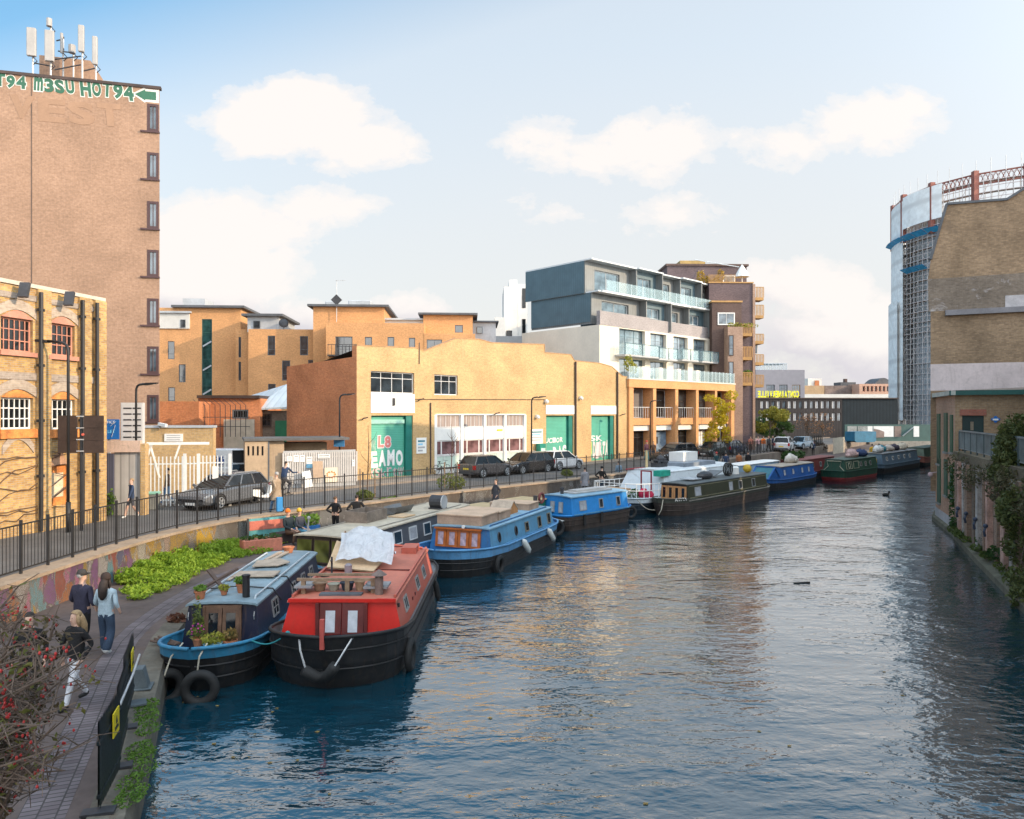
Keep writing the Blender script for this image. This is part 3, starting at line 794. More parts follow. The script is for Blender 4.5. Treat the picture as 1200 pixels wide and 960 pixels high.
for y in (489, 500): p = fr_.uv(232,y,yo-2); q = fr_.uv(293,y,yo-2); rk.bar((p[0],yo-2,p[1]),(q[0],yo-2,q[1]),.05)
rt_ = thing('security_fence', 'tall dark spiked security fence inside the yard, before the low red brick building', 'fence', (fr_.A[0], fr_.A[1], ROAD_Z), fr_.rz); rk.build('palisade', dark, rt_)
# lean-to with a pale blue metal roof
fl_ = Fac(((285-600)/F*60, 60), (1, .05))
t = fl_.root('lean_to', 'lean-to shed under a pale blue-grey sloping metal roof beside the red brick warehouse flank', 'shed')
p0, p1, p2, p3 = fl_.uv(286,466,6), fl_.uv(337,450,6), fl_.uv(298,478.5), fl_.uv(337,477)
rf = MB(); rf.poly([(p2[0],0,p2[1]),(p3[0],0,p3[1]),(p1[0],6,p1[1]),(p0[0],6,p0[1])]); rf.poly([(p2[0],0,p2[1]-.15),(p0[0],6,p0[1]-.15),(p1[0],6,p1[1]-.15),(p3[0],0,p3[1]-.15)])
rf.poly([(p2[0],0,p2[1]-.15),(p3[0],0,p3[1]-.15),(p3[0],0,p3[1]),(p2[0],0,p2[1])]); rf.poly([(p2[0],0,p2[1]-.15),(p2[0],0,p2[1]),(p0[0],6,p0[1]),(p0[0],6,p0[1]-.15)])
rf.build('roof', ribbed('blue_grey_roof', (.46,.52,.56), .6, 0, .45, depth=.02, dark=.85), t)
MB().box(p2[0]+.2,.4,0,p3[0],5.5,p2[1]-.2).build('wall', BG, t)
r_ = fl_.rect(322.5,493,337,525,.3); d_ = MB().box(r_[0],.28,0,r_[1],.39,r_[3]).build('door', mat('green_door', (.02,.14,.07), .5, .15), t)
r_ = fl_.rect(302,484,318,500,.3); window(t, r_, .3, 3, 2, darkbrown, GLd, .1)
MB().box(p2[0]-.1,-.05,0,p2[0]+.15,.2,p2[1]-.16).build('post', zinc, t)

# low yellow wall block behind the white gate, and its name board
fw_ = Fac(((164-600)/F*39.5, 39.5), (1, .12))
t = fw_.root('yard_wall', 'low buff brick wall with a faded white name board, right of the tower foot', 'wall')
u0, u1, z = blk(t, fw_, 166, 250, 501.5, .5, m=BY)
MB().box(u0,-.06,z+.003,u1+.05,.56,z+.13).build('coping', zinc, t)
r_ = fw_.rect(193,508.5,214.5,517.5); s_ = MB().box(r_[0],-.06,r_[2],r_[1],-.003,r_[3]).build('name_board', white, t)
for k in range(3): MB().box(r_[0]+.12,-.068,r_[2]+.08+.12*k,r_[1]-.12,-.061,r_[2]+.12+.12*k).build('lettering_line', greyp, s_)
cu_, cz_ = fw_.uv(190, 497, -.2); cc_ = MB(); cc_.bar((cu_-.2,-.1,cz_),(cu_+.25,-.3,cz_-.08),.16); cc_.tube([(cu_-.2,0,cz_-.25),(cu_-.2,-.1,cz_)], .03, 5)
cc_.build('security_camera', white, t)

# white totem sign with tenants' names, blue estate-agent board, hoarding and gate
f0 = Fac(((120-600)/F*32.2, 32.2), (1, .18))
t = f0.root('totem_sign', 'tall pale grey totem sign with rows of black lettering, standing behind the pink hoarding', 'sign')
r_ = f0.rect(141.5, 472, 167, 516, .6); MB().box(r_[0],.6,0,r_[1],.95,r_[3]).build('board', mat('totem_grey', (.58,.56,.55), .6, .06), t)
h_ = r_[3]; ww = r_[1]-r_[0]
for k in range(6):
    for a_, b2 in ((.12,.5),(.55,.93)): MB().box(r_[0]+ww*a_,.59,h_-.28-.26*k,r_[0]+ww*b2,.599,h_-.22-.26*k).build('lettering_line', ink, t)
t = f0.root('agent_board', 'bright blue board with white lettering between the brown road sign and the totem', 'sign')
r_ = f0.rect(117, 491.5, 139.5, 515, .2); b_ = MB().box(r_[0],.2,r_[2],r_[1],.26,r_[3]); b_.build('board', blue, t); MB().box(r_[0]+.3,.261,0,r_[0]+.4,.33,r_[2]).build('post', galv, t)
put('lettering', text_mesh('OFFICE', .17, white, .004), t, ((r_[0]+r_[1])/2-.05,.196,r_[3]-.13), (R(90),0,0)); put('lettering', text_mesh('TO LET', .2, mat('sky_letter',(.2,.6,.85)), .004), t, ((r_[0]+r_[1])/2-.1,.196,(r_[2]+r_[3])/2-.1), (R(90),0,0))
sk = MB(); sk.bar((r_[1]-.3,.195,r_[2]+.1),(r_[1]-.15,.195,r_[3]-.25),.05,.004); sk.bar((r_[1]-.35,.195,r_[3]-.3),(r_[1]-.12,.195,r_[3]-.1),.12,.004); sk.build('figure_mark', white, t)
f1 = Fac(((121-600)/F*31.0, 31.0), (1, .10))
t = f1.root('hoarding', 'grey corrugated hoarding under a pale pink beam, beside the old brick building', 'hoarding')
r_ = f1.rect(122, 530, 164, 600); MB().box(r_[0]+.42,0,0,r_[1],.06,r_[3]).build('sheet', ribbed('grey_sheet', (.46,.42,.38), .35, 0, .7, depth=.02), t)
MB().box(r_[0],-.05,0,r_[0]+.41,.02,r_[3]-.05).build('slatted_post', ribbed('slate_slats', (.10,.10,.14), .09, 0, .6), t)
r2 = f1.rect(121, 516.5, 165.5, 529); MB().box(r2[0],-.12,r_[3]+.003,r2[1],.12,r2[3]).build('beam', mat('pink_plaster', (.62,.44,.34), .8, .15, 2, dirt=.3), t)
r3 = f1.rect(165.6, 520, 171, 595); MB().box(r3[0],-.1,0,r3[1],.3,r3[3]).build('pier', BY, t)
fg = Fac(((171-600)/F*33.5, 33.5), (1, .20))
t = fg.root('yard_gate', 'white steel railing gate with slanting braces in front of the yard', 'gate')
def pales(mb, f, x0, x1, y0, y1, step, off=0, w=.05, r=.012, rails=(.12,.85)):
    u0, u1 = f.uv(x0, HY, off)[0], f.uv(x1, HY, off)[0]; z1 = f.uv((x0+x1)/2, y0, off)[1]; z0 = max(.06, f.uv((x0+x1)/2, y1, off)[1])
    n_ = max(1, int((u1-u0)/step))
    for k in range(n_+1):
        u = u0+(u1-u0)*k/n_; mb.box(u-w/2,off-.01,z0,u+w/2,off+.012,z1)
    for q in rails: z = z0+(z1-z0)*q; mb.box(u0,off+.013,z-.03,u1,off+.05,z+.03)
    return u0, u1, z0, z1
g1 = MB(); pales(g1, fg, 172, 232, 535, 597, .16); g1.build('gate_leaf', whitest, t)
g2 = MB(); pales(g2, fg, 233.5, 268, 534, 590, .16, .1); g2.build('gate_leaf', whitest, t)
g3 = MB()
for x in (216.5, 232.6, 269.5): p = fg.uv(x, 533, .05); g3.box(p[0]-.06,-.02,0,p[0]+.06,.12,p[1]+.05)
g3.build('gate_posts', whitest, t)
br_ = MB(); za = fg.uv(180, 520)[1]; zc = fg.uv(175, 537)[1]
u_a, u_b = fg.uv(172)[0], fg.uv(245)[0]; br_.box(u_a,-.06,za-.06,u_b,.06,za+.06)
for x in (172, 205): p = fg.uv(x, 538); q = fg.uv(x+6, 521); br_.bar((p[0],0,p[1]),(q[0],0,q[1]),.07)
p = fg.uv(176, 521); q = fg.uv(187, 560); br_.bar((p[0],0,p[1]),(q[0],0,q[1]),.07)
br_.build('brace_beam', white, t)
r_ = fg.rect(249, 546.5, 256, 561, .08); MB().box(r_[0],.03,r_[2],r_[1],.085,r_[3]).build('notice', white, t)
# small pillbox-like lodge and the shuttered fence with notices
fb = Fac(((287-600)/F*40.5, 40.5), (.93, .37))
t = fb.root('gate_lodge', 'small flat-roofed pale brown lodge with slit openings beside the notice fence', 'lodge')
ops = [fb.rect(x, 523, x+2.3, 534) for x in (290, 295.5, 301, 306.5)] + [fb.rect(x, 553, x+2.3, 563) for x in (290.5, 296.5, 302)]
tan = mat('tan_render', (.44,.32,.21), .85, .12, 1, dirt=.25)
u0, u1, z = blk(t, fb, 287, 314, 517, 3.6, m=tan, ops=ops, rev=.15)
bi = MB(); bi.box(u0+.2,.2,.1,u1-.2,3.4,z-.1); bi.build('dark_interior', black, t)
v0, v1, z2 = blk(t, fb, 315.5, 333, 517, 3.2, m=tan, y0=.25, name='wing_wall')
MB().box(u1+.003,-.02,0,v0-.003,.25,z).build('pier', slate, t)
MB().box(u0-.05,-.1,z+.003,v1+3.6,3.5,z+.14).build('roof', felt, t)
w3 = fb.rect(331, 519, 383, 531, 1.6); MB().box(w3[0]+.05,1.6,w3[2],w3[1],3.4,w3[3]).build('rear_wall', tan, t)
fn = Fac(((331-600)/F*41.2, 41.2), (.88, .48))
t = fn.root('notice_fence', 'grey palisade fence hung with paper notices, left of the green-doored warehouse', 'fence')
g1 = MB(); pales(g1, fn, 332, 418, 530, 566, .13, w=.09); MBp = g1.build('palisade', mat('pale_grey_steel', (.52,.49,.46), .6, .1), t)
MB().box(fn.uv(332)[0],.06,.1,fn.uv(417)[0],.09,2.2).build('backing_sheet', greyp, t)
for (x0,y0,x1,y1,mm) in ((336,535,342,541,white),(344,533.5,350.5,541.5,white),(351.5,533.5,357,541.5,white),(359,535.5,366,548,white),(334.5,543,339,550,white),(372.5,532.5,386.5,537,whitest),(412.5,539,416,546.5,white)):
    r_ = fn.rect(x0,y0,x1,y1,-.02); n_ = MB().box(r_[0],-.035,r_[2],r_[1],-.012,r_[3]).build('notice', mm, t)
    for k in range(3): MB().box(r_[0]+.05,-.04,r_[3]-.1-.09*k,r_[1]-.05,-.0355,r_[3]-.07-.09*k).build('lettering_line', greyp if k else ink, n_)
r_ = fn.rect(359,544,366,548.5,-.02); MB().box(r_[0],-.044,r_[2],r_[1],-.0405,r_[3]).build('notice_footer', mat('pale_blue',(.25,.55,.75)), t)
r_ = fn.rect(380,548,395.5,565,-.02); bn = MB().box(r_[0],-.07,r_[2],r_[1],-.05,r_[3]).build('banner', mat('banner_cloth',(.72,.62,.48),.8,.06), t)
uc, zc = (r_[0]+r_[1])/2, (r_[2]+r_[3])/2; bl = MB()
for k in range(9): a = k*.7; bl.prism([(uc+.22*math.cos(a)-.1,zc+.16*math.sin(a)),(uc+.24*math.cos(a)+.06,zc+.16*math.sin(a)-.05),(uc+.24*math.cos(a)+.02,zc+.18*math.sin(a)+.08)], -.074-.001*k, -.0705)
bl.build('banner_emblem', mat('emblem_orange', (.62,.22,.06)), bn)
for (x0,x1,y0,y1,mm,lb) in ((367,379,540,560,mat('board_brown',(.40,.28,.19)),'brown plywood board leaning on the notice fence'),(357,367,552,572,white,'white board propped at a slant against the notice fence')):
    p, q = fn.uv(x0,y1,-.5), fn.uv(x1,y1,-.5); w2 = q[0]-p[0]; hh = fn.uv(x0,y0)[1]-p[1]
    o = MB().box(0,0,0,w2,.03,max(.8,hh)).build('leaning_board', mm); o.location = (fn.A[0]+fn.d[0]*p[0]+fn.d[1]*.5, fn.A[1]+fn.d[1]*p[0]-fn.d[0]*.5, ROAD_Z+max(0,p[1])); o.rotation_euler = (R(-10),R(-8) if mm is white else 0,fn.rz); tag(o, lb, 'board')

# ---- the long warehouse with green doors
ff = Fac(((418-600)/F*47.45, 47.45), (.674, .739))
t = ff.root('warehouse', 'long yellow brick warehouse with green roller doors and white ribbon windows facing the canal', 'warehouse')
LW = ff.uv(735)[0]
pts = [(418,405),(487,408),(498,411.5),(535,397),(562,398),(576,402),(638,404),(638.1,413.5),(669,416),(673,423),(703,426),(717,430),(729,441),(735,442)]
outl = [(ff.uv(x, y)[0], ff.uv(x, y)[1]) for x, y in pts]
zl = min(z for u, z in outl) - .4
d1 = ff.rect(435, 487, 484, 561); d1 = (d1[0], d1[1], .02, d1[3]); l1 = ff.rect(435, 461.5, 485, 484); w1_ = ff.rect(434.5, 436, 485.5, 461)
w2_ = ff.rect(509, 439.5, 536.5, 463); rb = ff.rect(510.5, 486, 615.5, 547)
d2 = ff.rect(640, 487, 672, 540); d2 = (d2[0], d2[1], .02, d2[3]); l2 = ff.rect(640, 475, 674, 485.5)
d3 = ff.rect(693, 487, 720, 540); d3 = (d3[0], d3[1], .02, d3[3]); l3 = ff.rect(692.5, 475.5, 722, 485.5)
w_ = MB(); w_.wall(0, LW, 0, zl, [d1, w1_, w2_, rb, d2, d3], rev=.45)
w_.poly([(0,0,zl)] + [(LW,0,zl)] + [(u,0,z) for u, z in reversed(outl)])
DEP = 8.5
w_.poly([(LW,0,0),(LW,DEP,0),(LW,DEP,outl[-1][1]),(LW,0,outl[-1][1])]); w_.poly([(0,DEP,0),(LW,DEP,0),(LW,DEP,4),(0,DEP,4)])
w_.build('wall', BY, t)
zs0 = outl[0][1]; zs1 = zs0 + .2
sw = MB(); sw.poly([(0,0.002,0),(0,DEP,0),(0,DEP,zs0-1.0),(0,.5,zs0-.72),(0,.5,zs0),(0,.002,zs0)])
sw.build('flank_wall', BR, t)
rf = MB()
for (u, z), (u2, z2) in zip(outl, outl[1:]): rf.poly([(u,.3,z-.25),(u2,.3,z2-.25),(u2,DEP,z2-1.6),(u,DEP,z-1.6)])
rf.build('roof', felt, t)
cp_ = MB()
for (u, z), (u2, z2) in zip(outl, outl[1:]): cp_.bar((u,.14,z+.03),(u2,.14,z2+.03),.34,.06)
cp_.build('parapet_coping', mat('tile_coping', (.42,.24,.12), .8, .2, 2), t)
winf = mat('white_window_frame', (.70,.68,.66), .5, .06)
window(t, w1_, .15, 4, 1, winf, GL, .07, splits=[.7]); window(t, w2_, .12, 3, 1, winf, GL, .07, splits=[.68])
for l, nm in ((l1, 'lintel_panel'), (l2, 'lintel_panel'), (l3, 'lintel_panel')): MB().box(l[0]-.05,-.04,l[2],l[1]+.05,.2 if l is not l1 else .0,l[3]).build(nm, white, t)
MB().box((l1[0]+l1[1])/2-.08,-.14,l1[2]+.5,(l1[0]+l1[1])/2+.08,-.045,l1[2]+1.0).build('wall_bracket', dark, t)
frostgreen = mat('frosted_green', (.50,.60,.52), .5, .12, 2); dmud = glass('mauve_glass', (.16,.085,.085), .12, 1.5); dusty = ribbed('vertical_blinds', (.34,.27,.24), .28, 0, .6, depth=.0, dark=.6)
# ribbon windows: three tiers
ru0, ru1, rz0, rz1 = rb; hh = rz1-rz0
zA, zB, zC = rz0+hh*.76, rz0+hh*.53, rz0+hh*.26
xs_ = [ru0+(ru1-ru0)*q for q in (0, .27, .52, .755, 1)]
MB().box(ru0,.06,zB,ru1,.3,zA).build('spandrel_panel', white, t)
for i in range(4):
    a_, b2 = xs_[i]+.12, xs_[i+1]-.12
    fo = window(t, (a_,b2,zA+.02,rz1-.03), .1, 5, 1, winf, dusty, .05)
    fo = window(t, (a_,b2,zC,zB-.02), .1, 1, 1, winf, dmud, .06, splits=None); k = b2-a_
    for q in (.22, .80): MB().box(k*q-.05,.0,.0,k*q+.05,.07,zB-.02-zC).build('mullion', winf, fo)
    fo = window(t, (a_,b2,rz0+.1,zC-.02), .1, 3, 1, winf, frostgreen, .06)
ml = MB()
for x in xs_: ml.box(x-.115,-.03,rz0,x+.115,.2,rz1)
ml.box(ru0,-.03,rz1-.02,ru1,.2,rz1+.06); ml.build('white_mullions', white, t)
MB().box(ru0,-.06,.0,ru1,-.003,rz0).build('white_plinth', white, t)
def shutter(d, seed):
    s_ = MB().box(d[0],.32,d[2],d[1]-.55,.44,d[3]).build('roller_door', teal, t)
    MB().box(d[1]-.54,.10,d[2],d[1],.44,d[3]).build('door_jamb', mat('dark_teal', (.015,.16,.13), .5), t)
    return s_
s1 = shutter(d1, 1); s2 = shutter(d2, 2); s3 = shutter(d3, 3)
MB().box(d1[0]+.05,.2,d1[3]-.55,d1[1]-.6,.31,d1[3]-.28).build('shutter_rail', mat('pale_teal', (.30,.55,.47)), s1)
pinkp = mat('pink_spray', (.70,.22,.20), .7, .12, 3); whitep = mat('white_spray', (.76,.74,.72), .7, .1, 3); limep = mat('lime_spray', (.45,.6,.1), .7)
def sprayon(par, d, s, u0, u1, z0, z1, m1, m2, y, bold=.05):
    letters(par, s, u0, u1, z0, z1, m1, m2, y, bold, 5)
wd = d1[1]-d1[0]-.6; hd = d1[3]
sprayon(s1, d1, 'EAMO', d1[0]+.05, d1[0]+wd, .17*hd, .43*hd, whitep, None, .31, .055)
sprayon(s1, d1, 'L8', d1[0]+wd*.25, d1[0]+wd*.64, .49*hd, .68*hd, pinkp, whitep, .312, .05)
sprayon(s1, d1, 'xskrtw', d1[0]+.03, d1[0]+wd, .01*hd, .16*hd, mat('grey_pink_spray', (.5,.38,.38), .7), None, .31, .0)
sprayon(s1, d1, 'zwvx', d1[0]+.03, d1[0]+wd*.2, .43*hd, .6*hd, mat('pale_green_spray', (.45,.6,.5), .7), None, .31, .0)
wd = d2[1]-d2[0]-.6; hd = d2[3]
sprayon(s2, d2, 'UCIOR', d2[0]+.2, d2[0]+wd*.85, .44*hd, .54*hd, whitep, None, .31, .02)
sprayon(s2, d2, 'RAS', d2[0]+wd*.42, d2[0]+wd, .05*hd, .36*hd, whitep, None, .31, .03)
wd = d3[1]-d3[0]-.6
sprayon(s3, d3, 'SK', d3[0]+.1, d3[0]+wd*.7, .44*hd, .56*hd, whitep, None, .31, .02)
sprayon(s3, d3, 'DIRTA', d3[0]+wd*.2, d3[0]+wd, .06*hd, .42*hd, mat('pale_pink_spray', (.66,.55,.55), .7), None, .31, .05)
sprayon(s3, d3, 'J', d3[0]+.02, d3[0]+wd*.16, .1*hd, .4*hd, limep, None, .31, .05)
for x in (673.5, 722.5):
    u = ff.uv(x)[0]; zt2 = 8.2 if x < 700 else 7.2; MB().tube([(u,-.12,.05),(u,-.12,ff.uv(x, 424 if x < 700 else 436)[1])], .09, 6).build('drainpipe', darkbrown, t)
u = ff.uv(504)[0]; MB().tube([(u,-.06,.05),(u,-.06,ff.uv(504,472)[1])], .05, 5).build('cable_pipe', darkbrown, t)
cb = MB(); p = ff.uv(486,468); q = ff.uv(640,469); cb.tube([(p[0],-.03,p[1]),(q[0],-.03,q[1]+.05)], .03, 4); u,z = ff.uv(491,425); cb.tube([(u,-.03,z+1.4),(u,-.03,z-.1)], .035, 4); cb.build('cable', darkbrown, t)
def bulk(x, y, m=darkbrown, s=.35):
    u, z = ff.uv(x, y); b_ = MB(); b_.bar((u,-.02,z),(u-.12*s,-.9*s,z+.35*s),.06); b_.bar((u-.3*s,-.7*s,z+.2*s),(u+.45*s,-1.3*s,z+.45*s),.4*s,.22*s); b_.build('wall_lamp', m, t)
for x, y in ((424,492),(490,470),(579,486),(727,487)): bulk(x, y)
for x, y in ((638.5,471),(679,467),(628,489)):
    u, z = ff.uv(x, y); b_ = MB(); b_.ball((u,-.25,z), .16); b_.box(u-.08,-.2,z-.05,u+.1,-.003,z+.2); b_.build('alarm_dome', white, t)
for (x0,y0,x1,y1) in ((487.5,513,499,531.5),(622,503,635.5,520)):
    r_ = ff.rect(x0,y0,x1,y1); n_ = MB().box(r_[0],-.07,r_[2],r_[1],-.004,r_[3]).build('sign_board', white, t)
    for k, mm in enumerate((mat('teal_ink',(.05,.2,.25)), mat('pale_blue',(.25,.55,.75)), greyp, greyp)): MB().box(r_[0]+.12,-.078,r_[3]-.3-.22*k,r_[1]-.15-.2*(k%2),-.0705,r_[3]-.18-.22*k).build('lettering_line', mm, n_)
u, z = ff.uv(588, 504); MB().box(u-.5,.0,z-.06,u+.1,.058,z+.06).build('yellow_mark', yellow, t)
# green street cabinet by the second door
r_ = ff.rect(632.5, 520, 639.5, 541, -.5); t2 = ff.root('street_cabinet', 'narrow green telephone cabinet against the warehouse wall by the white car', 'cabinet')
MB().box(r_[0],-.55,0,r_[1],-.1,r_[3]).build('case', mat('cabinet_green', (.02,.22,.16), .4), t2, bevel=.03); MB().box(r_[0]+.12,-.565,r_[3]*.45,r_[1]-.12,-.551,r_[3]*.8).build('label_plate', mat('pale_green',(.5,.7,.6)), t2)
# ================================================================== buildings further along and on the right bank
tealclad = ribbed('blue_grey_cladding', (.085,.135,.16), .3, 0, .5, depth=.01, dark=.8)
greyclad = ribbed('dark_grey_cladding', (.17,.18,.18), .3, 0, .5, depth=.012, dark=.75)
purple = brick('purple_brick', (.16,.115,.12), (.11,.08,.085), (.15,.12,.12), .2)
brownb = brick('dark_brown_brick', (.135,.09,.075), (.10,.065,.055), (.14,.1,.09), .2)
pinkb = brick('pink_brown_brick', (.42,.27,.20), (.34,.21,.15), (.36,.27,.21), .2)
timber = mat('balcony_timber', (.42,.24,.09), .7, .15, 3)
cg = clear_glass('balustrade_glass', (.55,.74,.78), .2)
lt = mat('pale_metal', (.62,.64,.64), .4, .06)

fm = Fac((11.1, 70.3), (.725, .689))
t = fm.root('arcade_apartments', 'cream apartment building with yellow brick arcade, stepped blue-grey upper storeys and glass balconies', 'apartment building')
# arcade
pier_px = [(737.5,742.5),(765.5,769),(791.5,794.8),(815.8,818.7),(838,840.4),(857,860.5)]
ztop = fm.uv(800, 0)[1]; zbt = fm.uv(740, 444.5)[1]; zbb = fm.uv(742, 454)[1]
UE = fm.uv(860.5)[0]; U0 = fm.uv(737.5)[0]
for a_, b2 in pier_px:
    ua, ub = fm.uv(a_)[0], fm.uv(b2)[0]; MB().box(ua,0,0,ub,1.3,zbb-.004).build('brick_pier', BO, t)
MB().box(U0-.1,-.06,zbb,UE+.1,3.4,zbt).build('arcade_beam', BO, t)
MB().box(U0-.15,-.12,zbt+.003,UE+.15,3.4,zbt+.12).build('beam_coping', cream, t)
zf0, zf1 = fm.uv(752, 498, 1.5)[1], fm.uv(752, 490, 1.5)[1]
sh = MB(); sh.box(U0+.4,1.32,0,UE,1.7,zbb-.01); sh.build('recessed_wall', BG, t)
for i in range(5):
    ua, ub = fm.uv(pier_px[i][1])[0]+.01, fm.uv(pier_px[i+1][0])[0]-.01
    MB().box(ua,.3,zf0,ub,1.31,zf1).build('floor_band', BO, t)
    MB().box(ua,.5,zf0-.55,ub,.6,zf0-.003).build('fascia', whitest if i != 2 else white, t)
    rl = MB()
    for k in range(9): x = ua+(ub-ua)*k/8; rl.box(x-.015,.34,zf1,x+.015,.37,zf1+1.05)
    rl.box(ua,.33,zf1+1.05,ub,.39,zf1+1.1); rl.build('railing', lt, t)
    fo = window(t, (ua+.1,ub-.1,zf1+.02,zbb-.1), 1.2, 2 if i in (1,2,3) else 1, 1, darkbrown if i in (2,3) else greyp, [ribbed('grey_louvre', (.16,.14,.13), .15, 1, .6, depth=.01), GLd, GL, GL, GLd][i], .09, splits=[.6] if i in (2,3) else None)
    fo = window(t, (ua+.1,ub-.1,.05,zf0-.6), 1.15, 3, 1, dark, [GLd, mat('grey_spray_wall', (.36,.34,.36), .8, .35, 2), GLd, whitep, GLd][i], .08, splits=[.75])
MB().box(fm.uv(769.5,0,1)[0],1.06,.1,fm.uv(781,0,1)[0],1.14,zf0-.7).build('painted_shutter', mat('blue_grey_paint', (.14,.20,.27), .7, .4, 2), t)
sgn = MB().box(fm.uv(769.5)[0],.3,zf0-1.9,fm.uv(774)[0],.36,zf0-1.2); sgn.build('hanging_sign', ink, t); sgn2 = MB().box(fm.uv(795.5)[0],.3,zf0-1.9,fm.uv(799)[0],.36,zf0-1.2); sgn2.build('hanging_sign', ink, t)
# glass terrace rail and plant screens on top of the arcade
gl = MB(); gl.box(U0,-.02,zbt+.13,UE,.0,zbt+1.25); gl.build('terrace_balustrade', cg, t)
ps = MB()
for k in range(26): x = U0+(UE-U0)*k/25; ps.box(x-.025,.003,zbt+.13,x+.025,.05,zbt+1.3)
ps.build('balustrade_posts', lt, t)
for x in (757, 777, 798, 820):
    u = fm.uv(x)[0]; MB().box(u-.3,.2,zbt+.13,u+.3,.7,zbt+1.35).build('planter_box', cream, t)
pl = leaf_cloud([(fm.uv(741)[0]+.6,.9,zbt+1.6,.5,.5,.9),(fm.uv(746)[0]+.6,.9,zbt+1.2,.45,.5,.6)], 240, .16, 5).build('terrace_plant', leafmat('yellow_green_leaf', (.22,.25,.04), (.42,.36,.05)), t)
# cream storeys, set back
so = 3.5
def fr_off(x0,y0,x1,y1,off): return fm.rect(x0,y0,x1,y1,off)
bays = [(725.5,386.5,756,417,421,447),(762,391.5,781,421,424,449),(789,395,806,422,425,450),(812.5,398,829,424,427,451),(835.5,402,848,427,430,452)]
ops = []
for (x0,y0,x1,y1,y2,y3) in bays: ops += [fr_off(x0,y0,x1,y1,so), fr_off(x0,y2,x1,y3,so)]
zc = fm.uv(707, 381, so)[1]; zcb = fm.uv(707, 364.5, so)[1]; UC = fm.uv(853, 0, so)[0]
w_ = MB(); w_.wall(0, UC, zbt-1, zc, ops, so, rev=.5); w_.poly([(0,so,0),(0,so+11,0),(0,so+11,zc),(0,so,zc)]); w_.poly([(UC,so,0),(UC,so+11,0),(UC,so+11,zc),(UC,so,zc)]); w_.poly([(0,so,zc-.01),(UC,so,zc-.01),(UC,so+11,zc-.01),(0,so+11,zc-.01)])
w_.build('wall', cream, t)
bn = MB(); bn.box(.02,so-.05,zc,fm.uv(761,0,so)[0],so+.4,zcb); bn.box(fm.uv(761.2,0,so)[0],so+.25,zc-.0,UC,so+.6,zcb-.05); bn.build('parapet_band', brick('pale_grey_brick', (.34,.30,.29), (.28,.25,.25), (.3,.28,.27), .12), t)
teal_f = mat('teal_window_frame', (.06,.13,.16), .5)
for i, b_ in enumerate(bays):
    for j in (0, 1):
        o = ops[2*i+j]; window(t, o, so+.4, 3 if i == 0 else 2, 1, teal_f if i == 0 else fr, GLb, .09, splits=[.72])
    o = ops[2*i]; e = .22 if i else .7
    MB().box(o[0]-e,so-1.3,o[2]-.22,o[1]+e,so-.003,o[2]-.05).build('balcony_slab', greyp, t)
    bg_ = MB(); bg_.box(o[0]-e,so-1.3,o[2]-.04,o[1]+e,so-1.27,o[2]+1.05); bg_.box(o[0]-e,so-1.26,o[2]-.04,o[0]-e+.03,so-.1,o[2]+1.05); bg_.box(o[1]+e-.03,so-1.26,o[2]-.04,o[1]+e,so-.1,o[2]+1.05); bg_.build('balcony_glass', cg, t)
    br_ = MB()
    for x in (o[0]-e,(o[0]+o[1])/2,o[1]+e): br_.box(x-.03,so-1.36,o[2]-.1,x+.03,so-1.305,o[2]+1.1)
    br_.box(o[0]-e,so-1.36,o[2]+1.06,o[1]+e,so-1.24,o[2]+1.11); br_.build('balcony_rail', teal_f, t)
# stepped cladding storeys
o1, o2 = so+1.2, so+1.9
zA = fm.uv(700, 344, o1)[1]; zT = fm.uv(690, 306.5, o2)[1]
u_left1, u_left2 = -0.9, -1.4
u_l1 = fm.uv(693,0,o1)[0]; u_l2 = fm.uv(685.5,0,o2)[0]
e1 = fm.uv(840,0,o1)[0]; e2 = fm.uv(831,0,o2)[0]
st1 = [693,750,776,800,822,840]; st2 = [685.5,738.5,766,790,812,831]
for (st, off, z0, z1, wz, nm, sh_) in ((st1,o1,zcb-1.2,zA,.62,'middle_storey',.4),(st2,o2,zA+.02,zT,.62,'top_storey',.38)):
    for i in range(5):
        ua, ub = fm.uv(st[i],0,off)[0], fm.uv(st[i+1],0,off)[0]; k = ub-ua; d_ = off-.35 if i % 2 else off
        wo = (ua+k*.2, ua+k*.75, z0+(1.35 if nm[0]=='m' else .25), z0+(z1-z0)*.78)
        w_ = MB(); w_.wall(ua, ub, z0, z1, [wo], d_, rev=.35); dp = 8.5
        w_.poly([(ua,d_,z0),(ua,off+dp,z0),(ua,off+dp,z1),(ua,d_,z1)]); w_.poly([(ub,d_,z0),(ub,off+dp,z0),(ub,off+dp,z1),(ub,d_,z1)]); w_.poly([(ua,d_,z1),(ub,d_,z1),(ub,off+dp,z1),(ua,off+dp,z1)])
        w_.build(nm, greyclad if i % 2 == 0 else tealclad, t)
        window(t, wo, d_+.2, 2, 1, lt, GLb, .08)
        MB().box(ub-.12,d_-.9,z0,ub+.02,d_-.003,z1-.02).build('side_fin', greyclad, t)
        MB().box(ua-.05,d_-.95,z1,ub+.05,off+dp,z1+.14).build('storey_roof', lt, t)
sw = MB(); sw.box(u_l1-.06,o1+.1,zcb-1.0,u_l1-.005,o1+8.5,zA); sw.box(u_l2-.06,o2+.1,zA,u_l2-.005,o2+8.5,zT-.01); sw.build('flank_cladding', tealclad, t)
sb = MB(); sb.box(u_l2+.5,o2-1.9,zA-.05,e2,o2-.95,zA+.14); sb.build('balcony_slab', whitest, t)
gb = MB(); gb.box(u_l2+1.2,o2-1.88,zA+.15,e2+.4,o2-1.85,zA+1.25); gb.build('balcony_glass', cg, t)
gp = MB()
